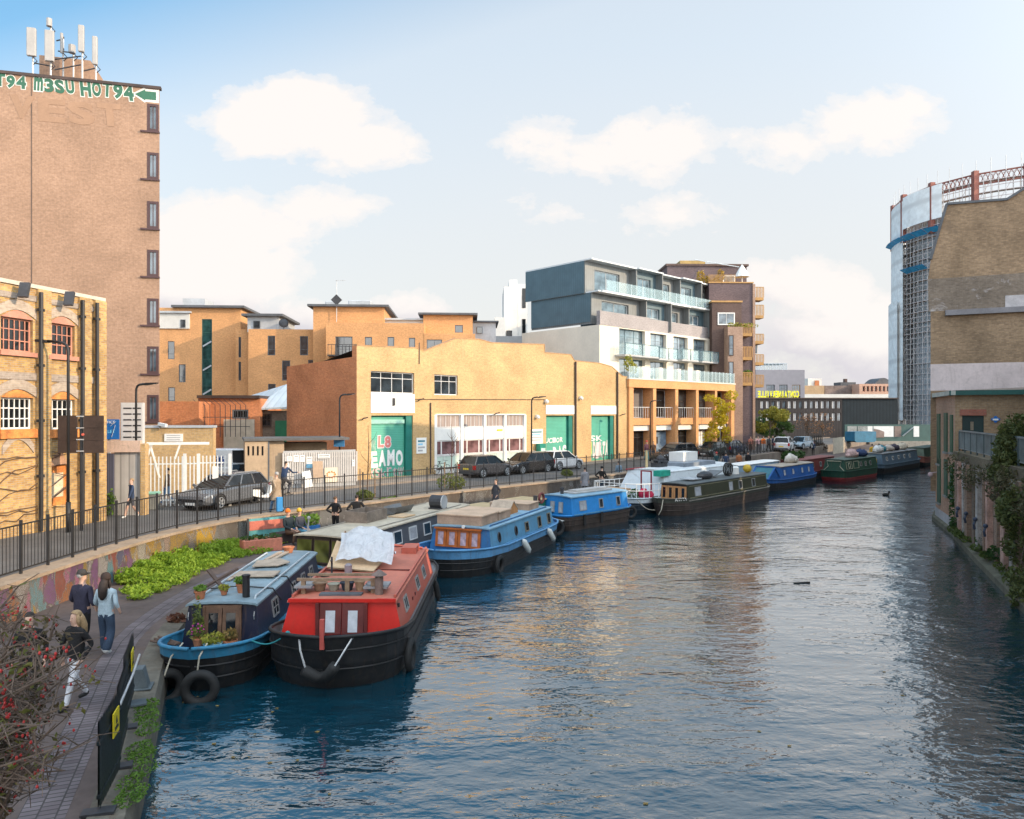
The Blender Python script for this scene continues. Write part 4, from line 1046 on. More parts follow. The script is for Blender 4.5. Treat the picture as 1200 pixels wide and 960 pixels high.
for k in range(12): x = u_l2+1.2+(e2-u_l2-.8)*k/11; gp.box(x-.02,o2-1.845,zA+.15,x+.02,o2-1.81,zA+1.28)
gp.build('balustrade_posts', lt, t)

# white block behind, left of the blue-grey flank
fz = Fac(((579-600)/F*96, 96), (1, .04))
t = fz.root('white_apartments', 'white rendered apartment block behind the yellow warehouse roof, left of the blue-grey flank', 'apartment block')
def bx_(t, f, x0, x1, y0, off, d, m, name='wall', zb=0):
    r_ = f.rect(x0, y0, x1, 500, off); MB().box(r_[0],off,zb,r_[1],off+d,r_[3]).build(name, m, t); return r_
bx_(t, fz, 579.5, 592, 372, 0, 5, render_w, 'front_block'); bx_(t, fz, 590.5, 606.5, 336, 3, 8, render_w); bx_(t, fz, 606.6, 618, 333, 3.6, 8, render_w, 'stair_wall'); bx_(t, fz, 597, 606, 328, 6, 4, render_w, 'plant_room')
bx_(t, fz, 579.5, 616, 394, -1.2, 1, greyp, 'terrace_wall')
for (x0,y0,x1,y1,off) in ((593.5,387.5,600,394,2.98),(611.8,338,616,361,3.58),(611.8,374,616,395,3.58)): window(t, fz.rect(x0,y0,x1,y1,off), off-.04, 1, 1, dark, GLd, .06)

# brown brick tower with timber balconies
fb = Fac(((831-600)/F*88, 88), (1, .03))
t = fb.root('balcony_tower', 'dark purple-brown brick tower with timber balconies and a roof terrace, tallest beyond the cream building', 'tower block')
r_ = bx_(t, fb, 831, 882, 332, 0, 12, purple); zt_ = r_[3]; ur = r_[1]
MB().box(r_[0]-.1,-.1,zt_+.003,ur+.1,12,zt_+.15).build('parapet_edge', timber, t)
r2 = bx_(t, fb, 782, 875, 312, 4, 8, purple, 'penthouse', zt_-6); MB().box(r2[0]-.2,3.8,r2[3]+.003,r2[1]+.2,12,r2[3]+.25).build('penthouse_roof', brownb, t)
r3 = fb.rect(797, 305.5, 826.5, 315, 5); MB().box(r3[0],5,r2[3]+.255,r3[1],8,r3[3]).build('roof_box', mat('tan_box', (.40,.27,.10), .7), t)
window(t, fb.rect(847,323,861,333,3.98), 3.9, 2, 1, white, GLb, .1)
MB().tube([(fb.uv(826)[0],4.5,r2[3]+.9),(fb.uv(873)[0],2,r2[3]-.5)], .06, 5).build('roof_pole', lt, t)
pa = MB(); u_ = fb.uv(869.5,0,.8)[0]; pa.lathe([(.9,0),(.5,.8),(.05,1.5)], 10, 0, (u_,.8,zt_+.9)); pa.tube([(u_,.8,zt_+.16),(u_,.8,zt_+1)], .06, 5); pa.build('parasol', white, t)
cl = [(fb.uv(x,0,.6)[0],.6,zt_+h,.55,.4,h) for x,h in ((821,.9),(827,.5),(844,.9),(838,.4))]
leaf_cloud(cl, 420, .16, 8).build('terrace_plants', leafmat('autumn_shrub', (.30,.20,.03), (.48,.30,.06)), t)
tr_ = MB()
for k in range(22): x = r_[0]+(fb.uv(862)[0]-r_[0])*k/21; tr_.box(x-.03,.05,zt_+.15,x+.03,.1,zt_+1.05)
tr_.build('terrace_rail', timber, t)
rm = bx_(t, fb, 834.5, 869, 354.5, -2.2, 2.19, brownb, 'middle_block'); MB().box(rm[0]-.1,-2.3,rm[3]+.003,rm[1]+.1,-.005,rm[3]+.2).build('block_edge', timber, t)
window(t, fb.rect(841,366.5,861,381,-2.2), -2.26, 2, 1, white, GLb, .12)
rp = bx_(t, fb, 853, 870.5, 383, -3.6, 1.39, pinkb, 'pink_brick_bay'); leaf_cloud([(rm[0]+2+.7*k,-2.9,rp[3]+.25,.5,.3,.3) for k in range(5)], 160, .14, 3).build('ledge_plants', leafmat('yellow_green_leaf',(.22,.25,.04),(.42,.36,.05)), t)
for (y0,y1) in ((393,417),(424,452)): window(t, fb.rect(853.8,y0,859.5,y1,-3.6), -3.66, 1, 1, darkbrown, GLb, .08, splits=[.35])
def tbal(x0, x1, y0, y1, off, d):
    r_ = fb.rect(x0, y0, x1, y1, off); b_ = MB(); b_.box(r_[0],off,r_[2],r_[1],off+d,r_[2]+.35)
    for k in range(8): x = r_[0]+(r_[1]-r_[0])*k/7; b_.box(x-.05,off,r_[2]+.35,x+.05,off+.05,r_[3])
    b_.box(r_[0],off-.01,r_[3],r_[1],off+.07,r_[3]+.08); b_.build('timber_balcony', timber, t); return r_
for y0, y1 in ((381,394),(407,422),(437,452)): tbal(869, 881.5, y0, y1, -2.0, 1.99)
for y0, y1 in ((337,352),(358,373),(392,403),(416,428),(440,454)): tbal(883, 895, y0, y1, .8, 1.6)
leaf_cloud([(fb.uv(875,0,-1)[0],-1.4,fb.uv(875,438,-1)[1],.6,.4,.45)], 150, .14, 4).build('balcony_plant', leafmat('fresh_leaf', (.10,.20,.03), (.20,.30,.05)), t)
window(t, fb.rect(883.5,400,888,415,2.4), 2.41, 1, 1, white, GLb, .06); MB().box(ur+.003,2.47,0,ur+.6,9,zt_-6).build('canal_bay', render_w, t)
MB().box(ur-.02,-.12,0,ur+.28,-.003,zt_-.1).build('corner_strip', pinkb, t)

# grey building with rooftop glasshouse
fq = Fac(((886-600)/F*152, 152), (1, .05))
t = fq.root('grey_building', 'pale grey flat-roofed building with glazed roof storey behind the yellow roof lettering', 'building')
ops = [fq.rect(x0,451,x1,463) for x0,x1 in ((898,908),(913,923),(928,938))]; ops2 = [fq.rect(x0,464,x1,474) for x0,x1 in ((898,908),(913,923),(928,938))]
blk(t, fq, 886, 943, 433.5, 10, m=mat('mauve_grey_render', (.40,.36,.37), .8, .06), ops=ops+ops2, rev=.3)
for i, o in enumerate(ops): window(t, o, .2, 3, 2, fr if i < 2 else timber, GLb, .12)
for o in ops2: window(t, o, .2, 3, 1, darkbrown, GLd, .12)
r_ = fq.rect(888, 426.5, 922, 434, 3); MB().box(r_[0],3,r_[2]+.05,r_[1],8,r_[3]).build('glazed_storey', cg, t); fx = MB()
for k in range(9): x = r_[0]+(r_[1]-r_[0])*k/8; fx.box(x-.06,2.93,r_[2]+.05,x+.06,2.99,r_[3])
fx.box(r_[0],2.9,r_[3],r_[1],8,r_[3]+.15); fx.build('glazing_frame', lt, t)

# long dark container offices with mirrored yellow roof lettering (seen from behind)
fd = Fac(((876-600)/F*131, 131), (1, .03))
t = fd.root('container_offices', 'long low dark container offices with two rows of windows below the yellow roof lettering', 'office building')
o_ = []
rows = ((470,479),(484,493.5))
for y0, y1 in rows:
    for k in range(15): x = 891+k*6.45; o_.append(fd.rect(x, y0, x+3.9, y1))
r_ = fd.rect(876, 467.5, 987, 525); ztd = fd.uv(930, 467.5)[1]
w_ = MB(); w_.wall(r_[0], r_[1], 0, ztd, o_, 0, rev=.2); w_.poly([(r_[0],0,ztd),(r_[1],0,ztd),(r_[1],8,ztd),(r_[0],8,ztd)]); w_.build('wall', ribbed('brown_black_cladding', (.04,.034,.034), .5, 0, .9, depth=.02), t)
for i, o in enumerate(o_): window(t, o, .1, 2, 1, darkbrown, curtain if (i * 7) % 5 < 3 else GLb, .07)
r2 = fd.rect(987.3, 466.5, 1052, 525, .1); MB().box(r2[0],.1,0,r2[1],8,r2[3]).build('blank_section', ribbed('blue_black_sheet', (.010,.018,.024), .6, 0, .9, depth=.02), t)
MB().box(r_[0],-.15,ztd+.003,r2[1],8,ztd+.2).build('roof_edge', darkbrown, t)
t2 = thing('roof_lettering', 'bright yellow roof lettering seen from behind, on the dark container offices', 'sign', (fd.A[0]+fd.d[0]*fd.uv(900)[0], fd.A[1]+fd.d[1]*fd.uv(900)[0]+1, ROAD_Z+ztd+.2), fd.rz)
neon = mat('yellow_letter', (.85,.80,.02), .5, .05); wid = fd.uv(939)[0]-fd.uv(890)[0]; x = 0; st = 'CONTAINERVILLE'
for i, ch in enumerate(st):
    me = text_mesh(ch, 1.0, neon, .06, .035); xs = [v.co.x for v in me.vertices]; w0 = max(xs)-min(xs); cx = (max(xs)+min(xs))/2
    step = wid/len(st); h_ = 1.15
    for v in me.vertices: v.co = Vector((-(v.co.x-cx)*min(1.0, step*.86/w0), -v.co.z, (v.co.y+.36)*h_/.72))
    put('letter', me, t2, (fd.uv(939)[0]-fd.uv(900)[0]-step*(i+.5), 0, .02))
# far roofs
ft2 = Fac(((940-600)/F*190, 190), (1, .02))
t = ft2.root('far_building', 'small sunlit tan building far behind, right of the pale grey building', 'building')
bx_(t, ft2, 943, 966, 452, 0, 8, mat('far_tan', (.50,.34,.20), .8, .2, .3)); bx_(t, ft2, 947, 963, 443.5, 3, 8, render_w, 'upper_wall'); bx_(t, ft2, 955, 960, 446, 2.7, .2, BR, 'red_panel')
t = ft2.root('far_building', 'far pink brick building with dark vaulted roof, left of the gasholder', 'building')
o_ = [ft2.rect(1011+k*4.7,452.5,1014+k*4.7,459) for k in range(9)]
blk(t, ft2, 1007, 1052, 450, 10, m=mat('far_pink', (.55,.34,.25), .8, .1, .3), ops=o_, rev=.4)
for o in o_: window(t, o, .3, 1, 1, redoxide, GLd, .15)
r_ = ft2.rect(1025, 446, 1046, 450, 3); v_ = MB(); v_.prism(arch_pts(r_[0], r_[1], r_[2], 1.6), 3, 9); v_.build('vaulted_roof', slate, t)
t = ft2.root('far_building', 'far low dark-roofed building between the tan and pink far buildings', 'building')
bx_(t, ft2, 967, 1006, 452, 4, 8, mat('far_brown', (.22,.17,.15), .8, .35, .4)); rr = ft2.rect(985,448,1003,452,6); MB().box(rr[0],6,rr[2],rr[1],10,rr[3]).build('roof_step', slate, t); rr = ft2.rect(990,444,993,448,7); MB().box(rr[0],7,rr[2],rr[1],8,rr[3]).build('chimney', brownb, t)
bx_(t, ft2, 940, 1052, 462, -6, 2, white, 'front_parapet')

# hoarding round the building site at the end of the water
fh = Fac(((990-600)/F*126, 126), (1, .0))
t = fh.root('site_hoarding', 'dark green site hoarding with pale printed panels across the end of the canal', 'hoarding')
r_ = fh.rect(990, 497.5, 1094, 517); zb_ = r_[2]
MB().box(r_[0],0,zb_,r_[1]+20,.2,r_[3]).build('board', mat('hoarding_green', (.05,.10,.09), .6, .15), t)
for (x0,x1,mm) in ((993,1004,mat('print_grey',(.26,.27,.26),.6,.4,.5)),(1005,1016,mat('print_grey',(.26,.27,.26))),(1016.5,1022.5,whitest),(1023.5,1047,whitest),(1048,1056,mat('print_brown',(.2,.15,.13),.6,.3,.5)),(1070.5,1077,whitest)):
    q = fh.rect(x0,499.5,x1,512); MB().box(q[0],-.04,q[2],q[1],-.004,q[3]).build('printed_panel', mm, t)
q = fh.rect(1024,501,1036,506); MB().prism([(q[0],q[2]-1),(q[1],q[2]-1),(q[1],q[2]),((q[0]+q[1])/2,q[3]-.4),(q[0],q[2]+.5)], -.06, -.045).build('printed_shape', mat('print_brown',(.2,.15,.13)), t)
q = fh.rect(1057,501,1069,511); MB().bar((q[0],-.03,q[2]),(q[1],-.03,q[3]),.9,.03).build('printed_stripe', greyp, t)
MB().box(r_[0]+4,-.6,-2.4,r_[1]+20,.6,zb_-.004).build('bridge_wall', concrete, t)

# gasholder wrapped in scaffolding
gx, gy, gr = 98.2, 146.0, 19.8
t = thing('gasholder', 'tall round gasholder wrapped in scaffolding and pale sheeting with a rust-red lattice top', 'gasholder', (gx, gy, ROAD_Z))
def ring(a): return (gr*math.cos(a), gr*math.sin(a))
ta = math.atan2(-gy, -gx)                       # towards the viewer
a_left = ta - math.acos(gr/math.hypot(gx, gy))
zT = 47.5
co_ = MB(); co_.tube([(0,0,0),(0,0,zT-5)], gr-2.4, 48); co_.build('inner_drum', ribbed('blue_grey_drum', (.50,.52,.54), 2.0, 1, .5, depth=.05, dark=.6), t)
sh_ = MB()
def sheet(a0, a1, z0, z1, r0, n_=14):
    for i in range(n_):
        p, q = a0+(a1-a0)*i/n_, a0+(a1-a0)*(i+1)/n_
        for r_ in (r0, r0+.06): sh_.poly([(r_*math.cos(p),r_*math.sin(p),z0),(r_*math.cos(q),r_*math.sin(q),z0),(r_*math.cos(q),r_*math.sin(q),z1),(r_*math.cos(p),r_*math.sin(p),z1)])
sheet(a_left-.9, a_left+.46, 3, zT-.8, gr+.4); sheet(a_left+.46, a_left+.95, zT-6.5, zT-.2, gr+.4); sheet(a_left-.9, a_left+.40, 3, 27, gr+.9)
sh_.build('scaffold_sheeting', ribbed('pale_sheeting', (.90,.88,.85), 5.0, 1, .92, depth=.03, dark=.8), t)
for g_ in range(3):
    sf = MB()
    n_ = 44; aa = [a_left-.3 + 2.5*k/n_ for k in range(n_+1)]
    if g_ == 0:
        for k, a in enumerate(aa):
            for rr_ in (gr, gr-1.3): sf.tube([(rr_*math.cos(a),rr_*math.sin(a),0),(rr_*math.cos(a),rr_*math.sin(a),zT+(2.5 if k%2 and rr_==gr else -.5))], .06, 4, cap=False)
        sf.build('scaffold_poles', galv, t)
    elif g_ == 1:
        for z in np.arange(2, zT, 2.0):
            for dz in (0, 1.0): sf.tube([(gr*math.cos(a),gr*math.sin(a),z+dz) for a in aa], .07, 4, cap=False)
        for z in np.arange(2, zT-4, 4.0):
            for k in range(0, n_-1, 3): a, b2 = aa[k], aa[k+2]; sf.tube([(gr*math.cos(a),gr*math.sin(a),z),(gr*math.cos(b2),gr*math.sin(b2),z+4)], .04, 4, cap=False)
        sf.build('scaffold_tubes', mat('rusty_tube', (.52,.44,.42), .5, .2, 2), t)
    else:
        for z in np.arange(2, zT-1, 2.0):
            if int(z) % 6 == 2 or z > 20:
                sf = MB()
                for k in range(n_): 
                    a, b2 = aa[k], aa[k+1]; sf.poly([((gr-1.2)*math.cos(a),(gr-1.2)*math.sin(a),z-.03),((gr-.05)*math.cos(a),(gr-.05)*math.sin(a),z-.03),((gr-.05)*math.cos(b2),(gr-.05)*math.sin(b2),z-.03),((gr-1.2)*math.cos(b2),(gr-1.2)*math.sin(b2),z-.03)])
                sf.build('scaffold_deck', mat('scaffold_board', (.42,.33,.26), .8, .2), t)
fan = MB()
def fanout(a0, a1, z, n_=8):
    for i in range(n_):
        p, q = a0+(a1-a0)*i/n_, a0+(a1-a0)*(i+.92)/n_
        for dz in (0, .08): fan.poly([((gr+.1)*math.cos(p),(gr+.1)*math.sin(p),z+dz),((gr+.1)*math.cos(q),(gr+.1)*math.sin(q),z+dz),((gr+1.5)*math.cos(q),(gr+1.5)*math.sin(q),z+.7+dz),((gr+1.5)*math.cos(p),(gr+1.5)*math.sin(p),z+.7+dz)])
for q in ((a_left+.05, a_left+1.25, 38.6), (a_left+.5, a_left+.8, 32.0, 3)):
    fan = MB(); fanout(*q); fan.build('debris_fan', mat('blue_netting', (.04,.36,.68), .6, .12), t)
rust = mat('rust_red_iron', (.26,.09,.065), .6, .2, 1); np_ = 16; ap = [a_left+.83 + k*.395 for k in range(-2, 8)]
for a in ap:
    c_ = MB(); x, y = ring(a); c_.box(x-.45,y-.45,zT-9,x+.45,y+.45,zT+.6); c_.build('iron_column', rust, t)
for a, b2 in zip(ap, ap[1:]):
    c_ = MB(); p, q = Vector((*ring(a), zT)), Vector((*ring(b2), zT)); h0 = Vector((0,0,-1.9))
    c_.bar(p,q,.3,.22); c_.bar(p+h0,q+h0,.3,.22)
    for k in range(10): u, v_ = p+(q-p)*(k/10), p+(q-p)*((k+1)/10); c_.bar(u,v_+h0,.12); c_.bar(u+h0,v_,.12)
    c_.build('lattice_girder', rust, t)

# ---- right bank: low brick canal building, gable behind it, terrace wall
Lb = Vector((2.1, 5.3)).normalized()
cA = (21.55, 35.7)
fl = Fac(cA, (.908, -.418))
t = fl.root('canalside_building', 'low brown brick canalside building with green gutter, tall green shutters and a dark terrace door', 'building')
orangeb = brick('canal_face_brick', (.50,.29,.19), (.41,.22,.14), (.42,.31,.24), .25)
zl = fl.uv(1113, 462)[1]; zg = 4.1-ROAD_Z
dr = fl.rect(1127.5, 487, 1153, 524); dr = (dr[0], dr[1], zg, dr[3])
w_ = MB(); w_.wall(0, 5, -1.4, zl, [dr], 0, rev=.15); w_.build('front_wall', brick('brown_canal_brick', (.36,.24,.14), (.27,.17,.10), (.31,.24,.17), .3), t)
# canal face: its own frame
ang = math.atan2(Lb.y, Lb.x); L5 = 5.6
cf = thing('x', '', '', (0,0,0)); bpy.data.objects.remove(cf)
def loc2(u, w):                      # along the bank (u) and into the land (w), in the building's frame
    P = Vector(cA) + Lb*u + Vector((Lb.y, -Lb.x))*w; d = P - Vector(cA)
    return (d.x*fl.d[0] + d.y*fl.d[1], -d.x*fl.d[1] + d.y*fl.d[0])
fc = MB()
def cquad(mb, u0, u1, z0, z1, w=0, m=0):
    a, b2 = loc2(u0, w), loc2(u1, w); mb.poly([(*a,z0),(*b2,z0),(*b2,z1),(*a,z1)], m)
cquad(fc, 0, L5, -1.4, zl); a, b2, c2 = loc2(L5,0), loc2(L5,5), (5,0)
fc.poly([(*a,-1.4),(*b2,-1.4),(*b2,zl),(*a,zl)]); fc.build('canal_wall', orangeb, t)
rf = MB(); rf.poly([(*loc2(-.1,-.1),zl+.18),(5.1,-.12,zl+.18),(*loc2(L5,5),zl+.5),(*loc2(L5,-.1),zl+.18)]); rf.build('roof', felt, t)
gm_ = mat('green_gutter', (.02,.09,.08), .5, .2)
MB().box(-.25,-.2,zl-.05,5.1,-.003,zl+.17).build('gutter', gm_, t)
gt = MB(); gt.bar((*loc2(-.2,-.1),zl+.06),(*loc2(L5+.2,-.1),zl+.06),.2,.22); gt.build('eaves_board', mat('pale_lead', (.40,.42,.38), .6), t)
ds = MB().box(dr[0],.06,dr[2],dr[1],.14,dr[3]).build('door', mat('dark_green_door', (.015,.035,.035), .5), t); MB().box(dr[0]+.35,.03,dr[2]+1.0,dr[1]-.42,.058,dr[3]-.3).build('door_pane', mat('door_blind', (.22,.18,.13), .7), ds)
MB().box(dr[0]-.1,-.03,dr[3]+.003,dr[1]+.1,-.003,dr[3]+.3).build('door_lintel', brick('red_lintel', (.36,.13,.09), (.30,.10,.07), (.25,.15,.12), .2), t)
r_ = fl.rect(1161, 487.5, 1172, 495.5); zc_ = (r_[2]+r_[3])/2; uc = (r_[0]+r_[1])/2; pq = MB(); hw, hh_ = (r_[1]-r_[0])/2, (r_[3]-r_[2])/2
pq.prism([(uc+hw*math.cos(a)*(.8+.2*math.cos(4*a)), zc_+hh_*math.sin(a)*(.85+.15*math.cos(4*a))) for a in [k*math.pi/16 for k in range(32)]], -.05, -.004); po = pq.build('blue_plaque', blue, t)
MB().box(uc-hw*.6,-.058,zc_-.05,uc+hw*.6,-.051,zc_+.03).build('plaque_lettering', white, po)
sg = mat('green_shutter', (.03,.085,.05), .6, .2); sgs = mat('grey_sill', (.24,.23,.21), .8)
for (u0, u1, z0, z1) in ((.45,1.05,zg-.1,zg+1.75),(1.9,2.75,zg-.15,zg+1.85),(4.0,4.9,zg-.9,zg+1.8),(.45,1.05,.15,1.75),(1.9,2.75,.1,1.95),(3.9,4.8,-.5,1.9)):
    s_ = MB(); p, q = loc2(u0,-.03), loc2(u1,-.03); s_.bar((*p,(z0+z1)/2),(*q,(z0+z1)/2),.06,z1-z0); so_ = s_.build('shutter', sg, t)
    s_ = MB(); p, q = loc2(u0-.06,-.05), loc2(u1+.06,-.05); s_.bar((*p,z0-.06),(*q,z0-.06),.12,.1); s_.build('window_sill', sgs, so_)
pb_ = MB(); cquad(pb_, 0, L5, -1.4, -.85, -.03); pb_.build('white_plinth', mat('lime_plinth', (.40,.38,.38), .8, .2), t)
lp = MB(); p = loc2(4.9,-.35); lp.ball((*p,.95), .14); q = loc2(4.9,0); lp.tube([(*q,1.1),(*p,1.05)], .03, 5); lp.build('wall_lamp', mat('pink_lamp', (.5,.35,.35)), t)

fg = Fac((23.2, 41.0), (.908, -.418))
t = fg.root('gable_building', 'tall windowless brown brick gable end with whitewashed bands above the low canalside building', 'building')
gpx = [(1088.4,361),(1087.5,317.5),(1090.6,305),(1109.4,240),(1179.7,234.7),(1200,222)]
gp_ = [fg.uv(x, y) for x, y in gpx]; UG = 12.0
ridge = [(gp_[-1][0]+1.6, gp_[-1][1]+1.3), (gp_[-1][0]+2.2, gp_[-1][1]+1.3), (UG, gp_[-1][1]-1.5)]
z1_, z2_, z3_, z4_ = fg.uv(1092,458)[1], fg.uv(1092,427)[1], fg.uv(1092,371)[1], fg.uv(1092,365)[1]; z5_ = fg.uv(1092, 327)[1]; ub = fg.uv(1090.5)[0]
bgb = brick('sooty_brick', (.37,.25,.15), (.25,.165,.10), (.28,.21,.15), .36, patch=(.16,.115,.08))
bgw = brick('whitewashed_brick', (.24,.185,.14), (.17,.13,.10), (.22,.19,.16), .3, patch=(.50,.46,.45))
MB().poly([(ub,0,0),(UG,0,0),(UG,0,z1_),(ub,0,z1_)]).build('base_wall', bgb, t)
MB().poly([(ub,0,z1_),(UG,0,z1_),(UG,0,z2_),(ub,0,z2_)]).build('pink_render_band', mat('pink_lime_render', (.62,.52,.50), .85, .1, 1, dirt=.25), t)
MB().poly([(ub,0,z2_),(UG,0,z2_),(UG,0,z3_),(ub,0,z3_)]).build('wall', bgb, t)
wq = MB().box(ub+.7,-.25,z3_,UG,.0,z4_); wq.build('lead_ledge', mat('lead_grey', (.20,.19,.20), .7, .15), t)
MB().poly([(ub,0,z3_),(ub+.7,0,z3_),(ub+.7,0,z4_),(ub,0,z4_)]).build('wall_toothing', bgb, t)
MB().poly([(gp_[0][0],0,z4_),(UG,0,z4_),(UG,0,z5_),(gp_[1][0],0,z5_)]).build('whitewashed_wall', bgw, t)
MB().poly([(gp_[1][0],0,z5_),(UG,0,z5_),(ridge[2][0],0,ridge[2][1]),(ridge[1][0],0,ridge[1][1]),(ridge[0][0],0,ridge[0][1])] + [(u,0,z) for u, z in reversed(gp_[2:])] ).build('gable_wall', bgb, t)
wp = fg.rect(1178, 346, 1200, 363); MB().box(wp[0],-.012,wp[2],wp[1]+2,-.003,wp[3]).build('whitewash_patch', mat('whitewash', (.44,.41,.41), .85, .2, 2), t)
cp_ = MB()
cl_ = gp_[2:] + ridge[:2]
for (u, z), (u2, z2) in zip(cl_, cl_[1:]): cp_.bar((u,.1,z+.04),(u2,.1,z2+.04),.4,.12)
cp_.build('gable_coping', slate, t)
rf = MB(); dp = 5.2; lean = .62*dp                # depth runs back along the line of the bank
for (u, z), (u2, z2) in zip(gp_[2:] + ridge, (gp_[2:] + ridge)[1:]): rf.poly([(u,.02,z-.1),(u2,.02,z2-.1),(u2+lean*.9,dp,z2-.1),(u+lean*.9,dp,z-.1)])
rf.build('roof', slate, t)
bw = MB(); bw.poly([(ub,.02,0),(ub+lean*.9,dp,0),(ub+lean*.9,dp,gp_[2][1]-.2),(gp_[2][0],.02,gp_[2][1]-.2)]); bw.poly([(ub+lean*.9,dp,0),(UG+lean,dp,0),(UG+lean,dp,15),(ub+lean*.9,dp,15)])
bw.build('side_walls', bgb, t)

# terrace wall with buttress strips
Pw = [p for p in offset(BANK, .78)]
p0, p1 = Vector(cA), Vector((13.9, 16.9)); dw = (p1-p0).normalized(); Lw = (p1-p0).length
fw = Fac(tuple(p0), tuple(dw))
t = thing('terrace_wall', 'old brick canal wall with vertical buttress strips and creeping plants under the railed terrace', 'wall', (p0.x, p0.y, 0), fw.rz)
bw_ = brick('mossy_canal_brick', (.38,.24,.17), (.26,.165,.12), (.31,.25,.2), .4, patch=(.17,.14,.08))
w_ = MB(); w_.box(.02,0,.4,Lw,4,3.7); w_.build('wall_body', bw_, t)
MB().box(.02,-.1,3.703,Lw,4,4.1).build('terrace_edge', brick('edge_brick', (.20,.16,.11), (.15,.12,.08), (.17,.14,.1), .4, patch=(.09,.09,.04)), t)
strips = [bw_, mat('lime_strip', (.40,.36,.33), .9, .3, 2, dirt=.6), mat('pink_strip', (.48,.29,.23), .9, .3, 2, dirt=.5), BG]
rs = random.Random(4); u = .9; k = 0
while u < Lw-.5:
    wd_ = rs.uniform(.3,.55); MB().box(u,-.16-.05*(k%2),.4,u+wd_,-.003,3.68).build('buttress', strips[[0,2,1,0,3,1,0,2][k%8]], t); u += wd_+rs.uniform(.45,.85); k += 1
for k in range(4):
    u = 2.6+1.9*k; rg = MB(); rg.tube([(u,-.3,1.55),(u+.05,-.36,1.4),(u,-.32,1.2)], .05, 5); rg.ball((u,-.3,1.6), .09); rg.build('mooring_hook', mat('blue_black_iron',(.04,.05,.08),.5), t)
tr_ = thing('terrace_railing', 'grey steel railing along the terrace in front of the dark green door', 'railing', (p0.x, p0.y, 4.1), fw.rz)
rl = MB(); e0, e1 = .2, Lw-1
for q in range(0, 15):
    u = e0+(e1-e0)*q/14; MB().box(u-.03,.12,0,u+.03,.18,.95).build('post', mat('dark_teal_steel', (.06,.085,.09), .5), tr_)
rl = MB(); rl.box(e0,.13,.95,e1,.18,1.02); rl.box(e0,.13,.12,e1,.17,.16)
for q in range(int((e1-e0)/.13)): u = e0+.13*q; rl.box(u-.008,.14,.16,u+.008,.16,.95)
rl.build('rails', mat('grey_steel_rail', (.16,.19,.20), .5), tr_)

# unseen blocks added past the right edge of the view, shading boats and path
t = thing('bank_shade_blocks', 'row of added brown brick shading blocks on the right bank beyond the picture edge', 'shade blocks', (0,0,0))
hb = MB()
for (a, b2, h_) in (((8.5,-12),(9.9,9.2),13.5),((9.9,9.2),(14.3,17.6),9.9),((14.9,18.2),(26.2,33.6),12.0)):
    poly = [(a[0]+1.4,a[1]),(b2[0]+1.4,b2[1]),(b2[0]+10,b2[1]-3),(a[0]+10,a[1]-3)]; n_ = 4
    for i in range(4): p, q = poly[i], poly[(i+1)%4]; hb.poly([(*p,.6),(*q,.6),(*q,h_),(*p,h_)])
    hb.poly([(*p,h_) for p in poly])
hb.build('wall', bgb, t)
t = thing('hidden_shade_block', 'added brown brick shading block on the right bank hidden behind the gable', 'shade block', (0,0,0))  # unseen block added behind the gable to keep the farther boats in shade
hb = MB(); poly = [(27.6,46.3),(60,95),(74,88),(42,40.5)]
for i in range(4): p, q = poly[i], poly[(i+1)%4]; hb.poly([(*p,.2),(*q,.2),(*q,12.0),(*p,12.0)])
hb.poly([(*p,12.0) for p in poly]); hb.build('wall', bgb, t)
# ================================================================== boats
hullk = mat('hull_black', (.016,.016,.017), .55, .35, 2, dirt=.25, spec=.4)
hullb = mat('hull_brown_black', (.045,.032,.026), .65, .35, 2, dirt=.3)
rubr = mat('tyre_rubber', (.018,.018,.018), .75, .3, 3)
rope_w = mat('pale_rope', (.42,.38,.30), .9, .2, 6); rope_t = mat('teal_rope', (.03,.22,.24), .9, .2, 6)
terracotta = mat('terracotta', (.46,.17,.08), .8, .2, 4)
soil = mat('soil', (.05,.035,.025), .95)
brass = mat('brass', (.45,.32,.10), .4, .2, metal=.7)
alu = mat('aluminium_frame', (.34,.34,.33), .45, .1, metal=.2)
steelgrey = mat('grey_steel_paint', (.14,.145,.15), .5, .25, 2, dirt=.2)
def paint(name, c, rough=.5, dirt=.38, var=.14): return mat(name, c, rough, var, 1.4, dirt=dirt, spec=.35, bump=.002)

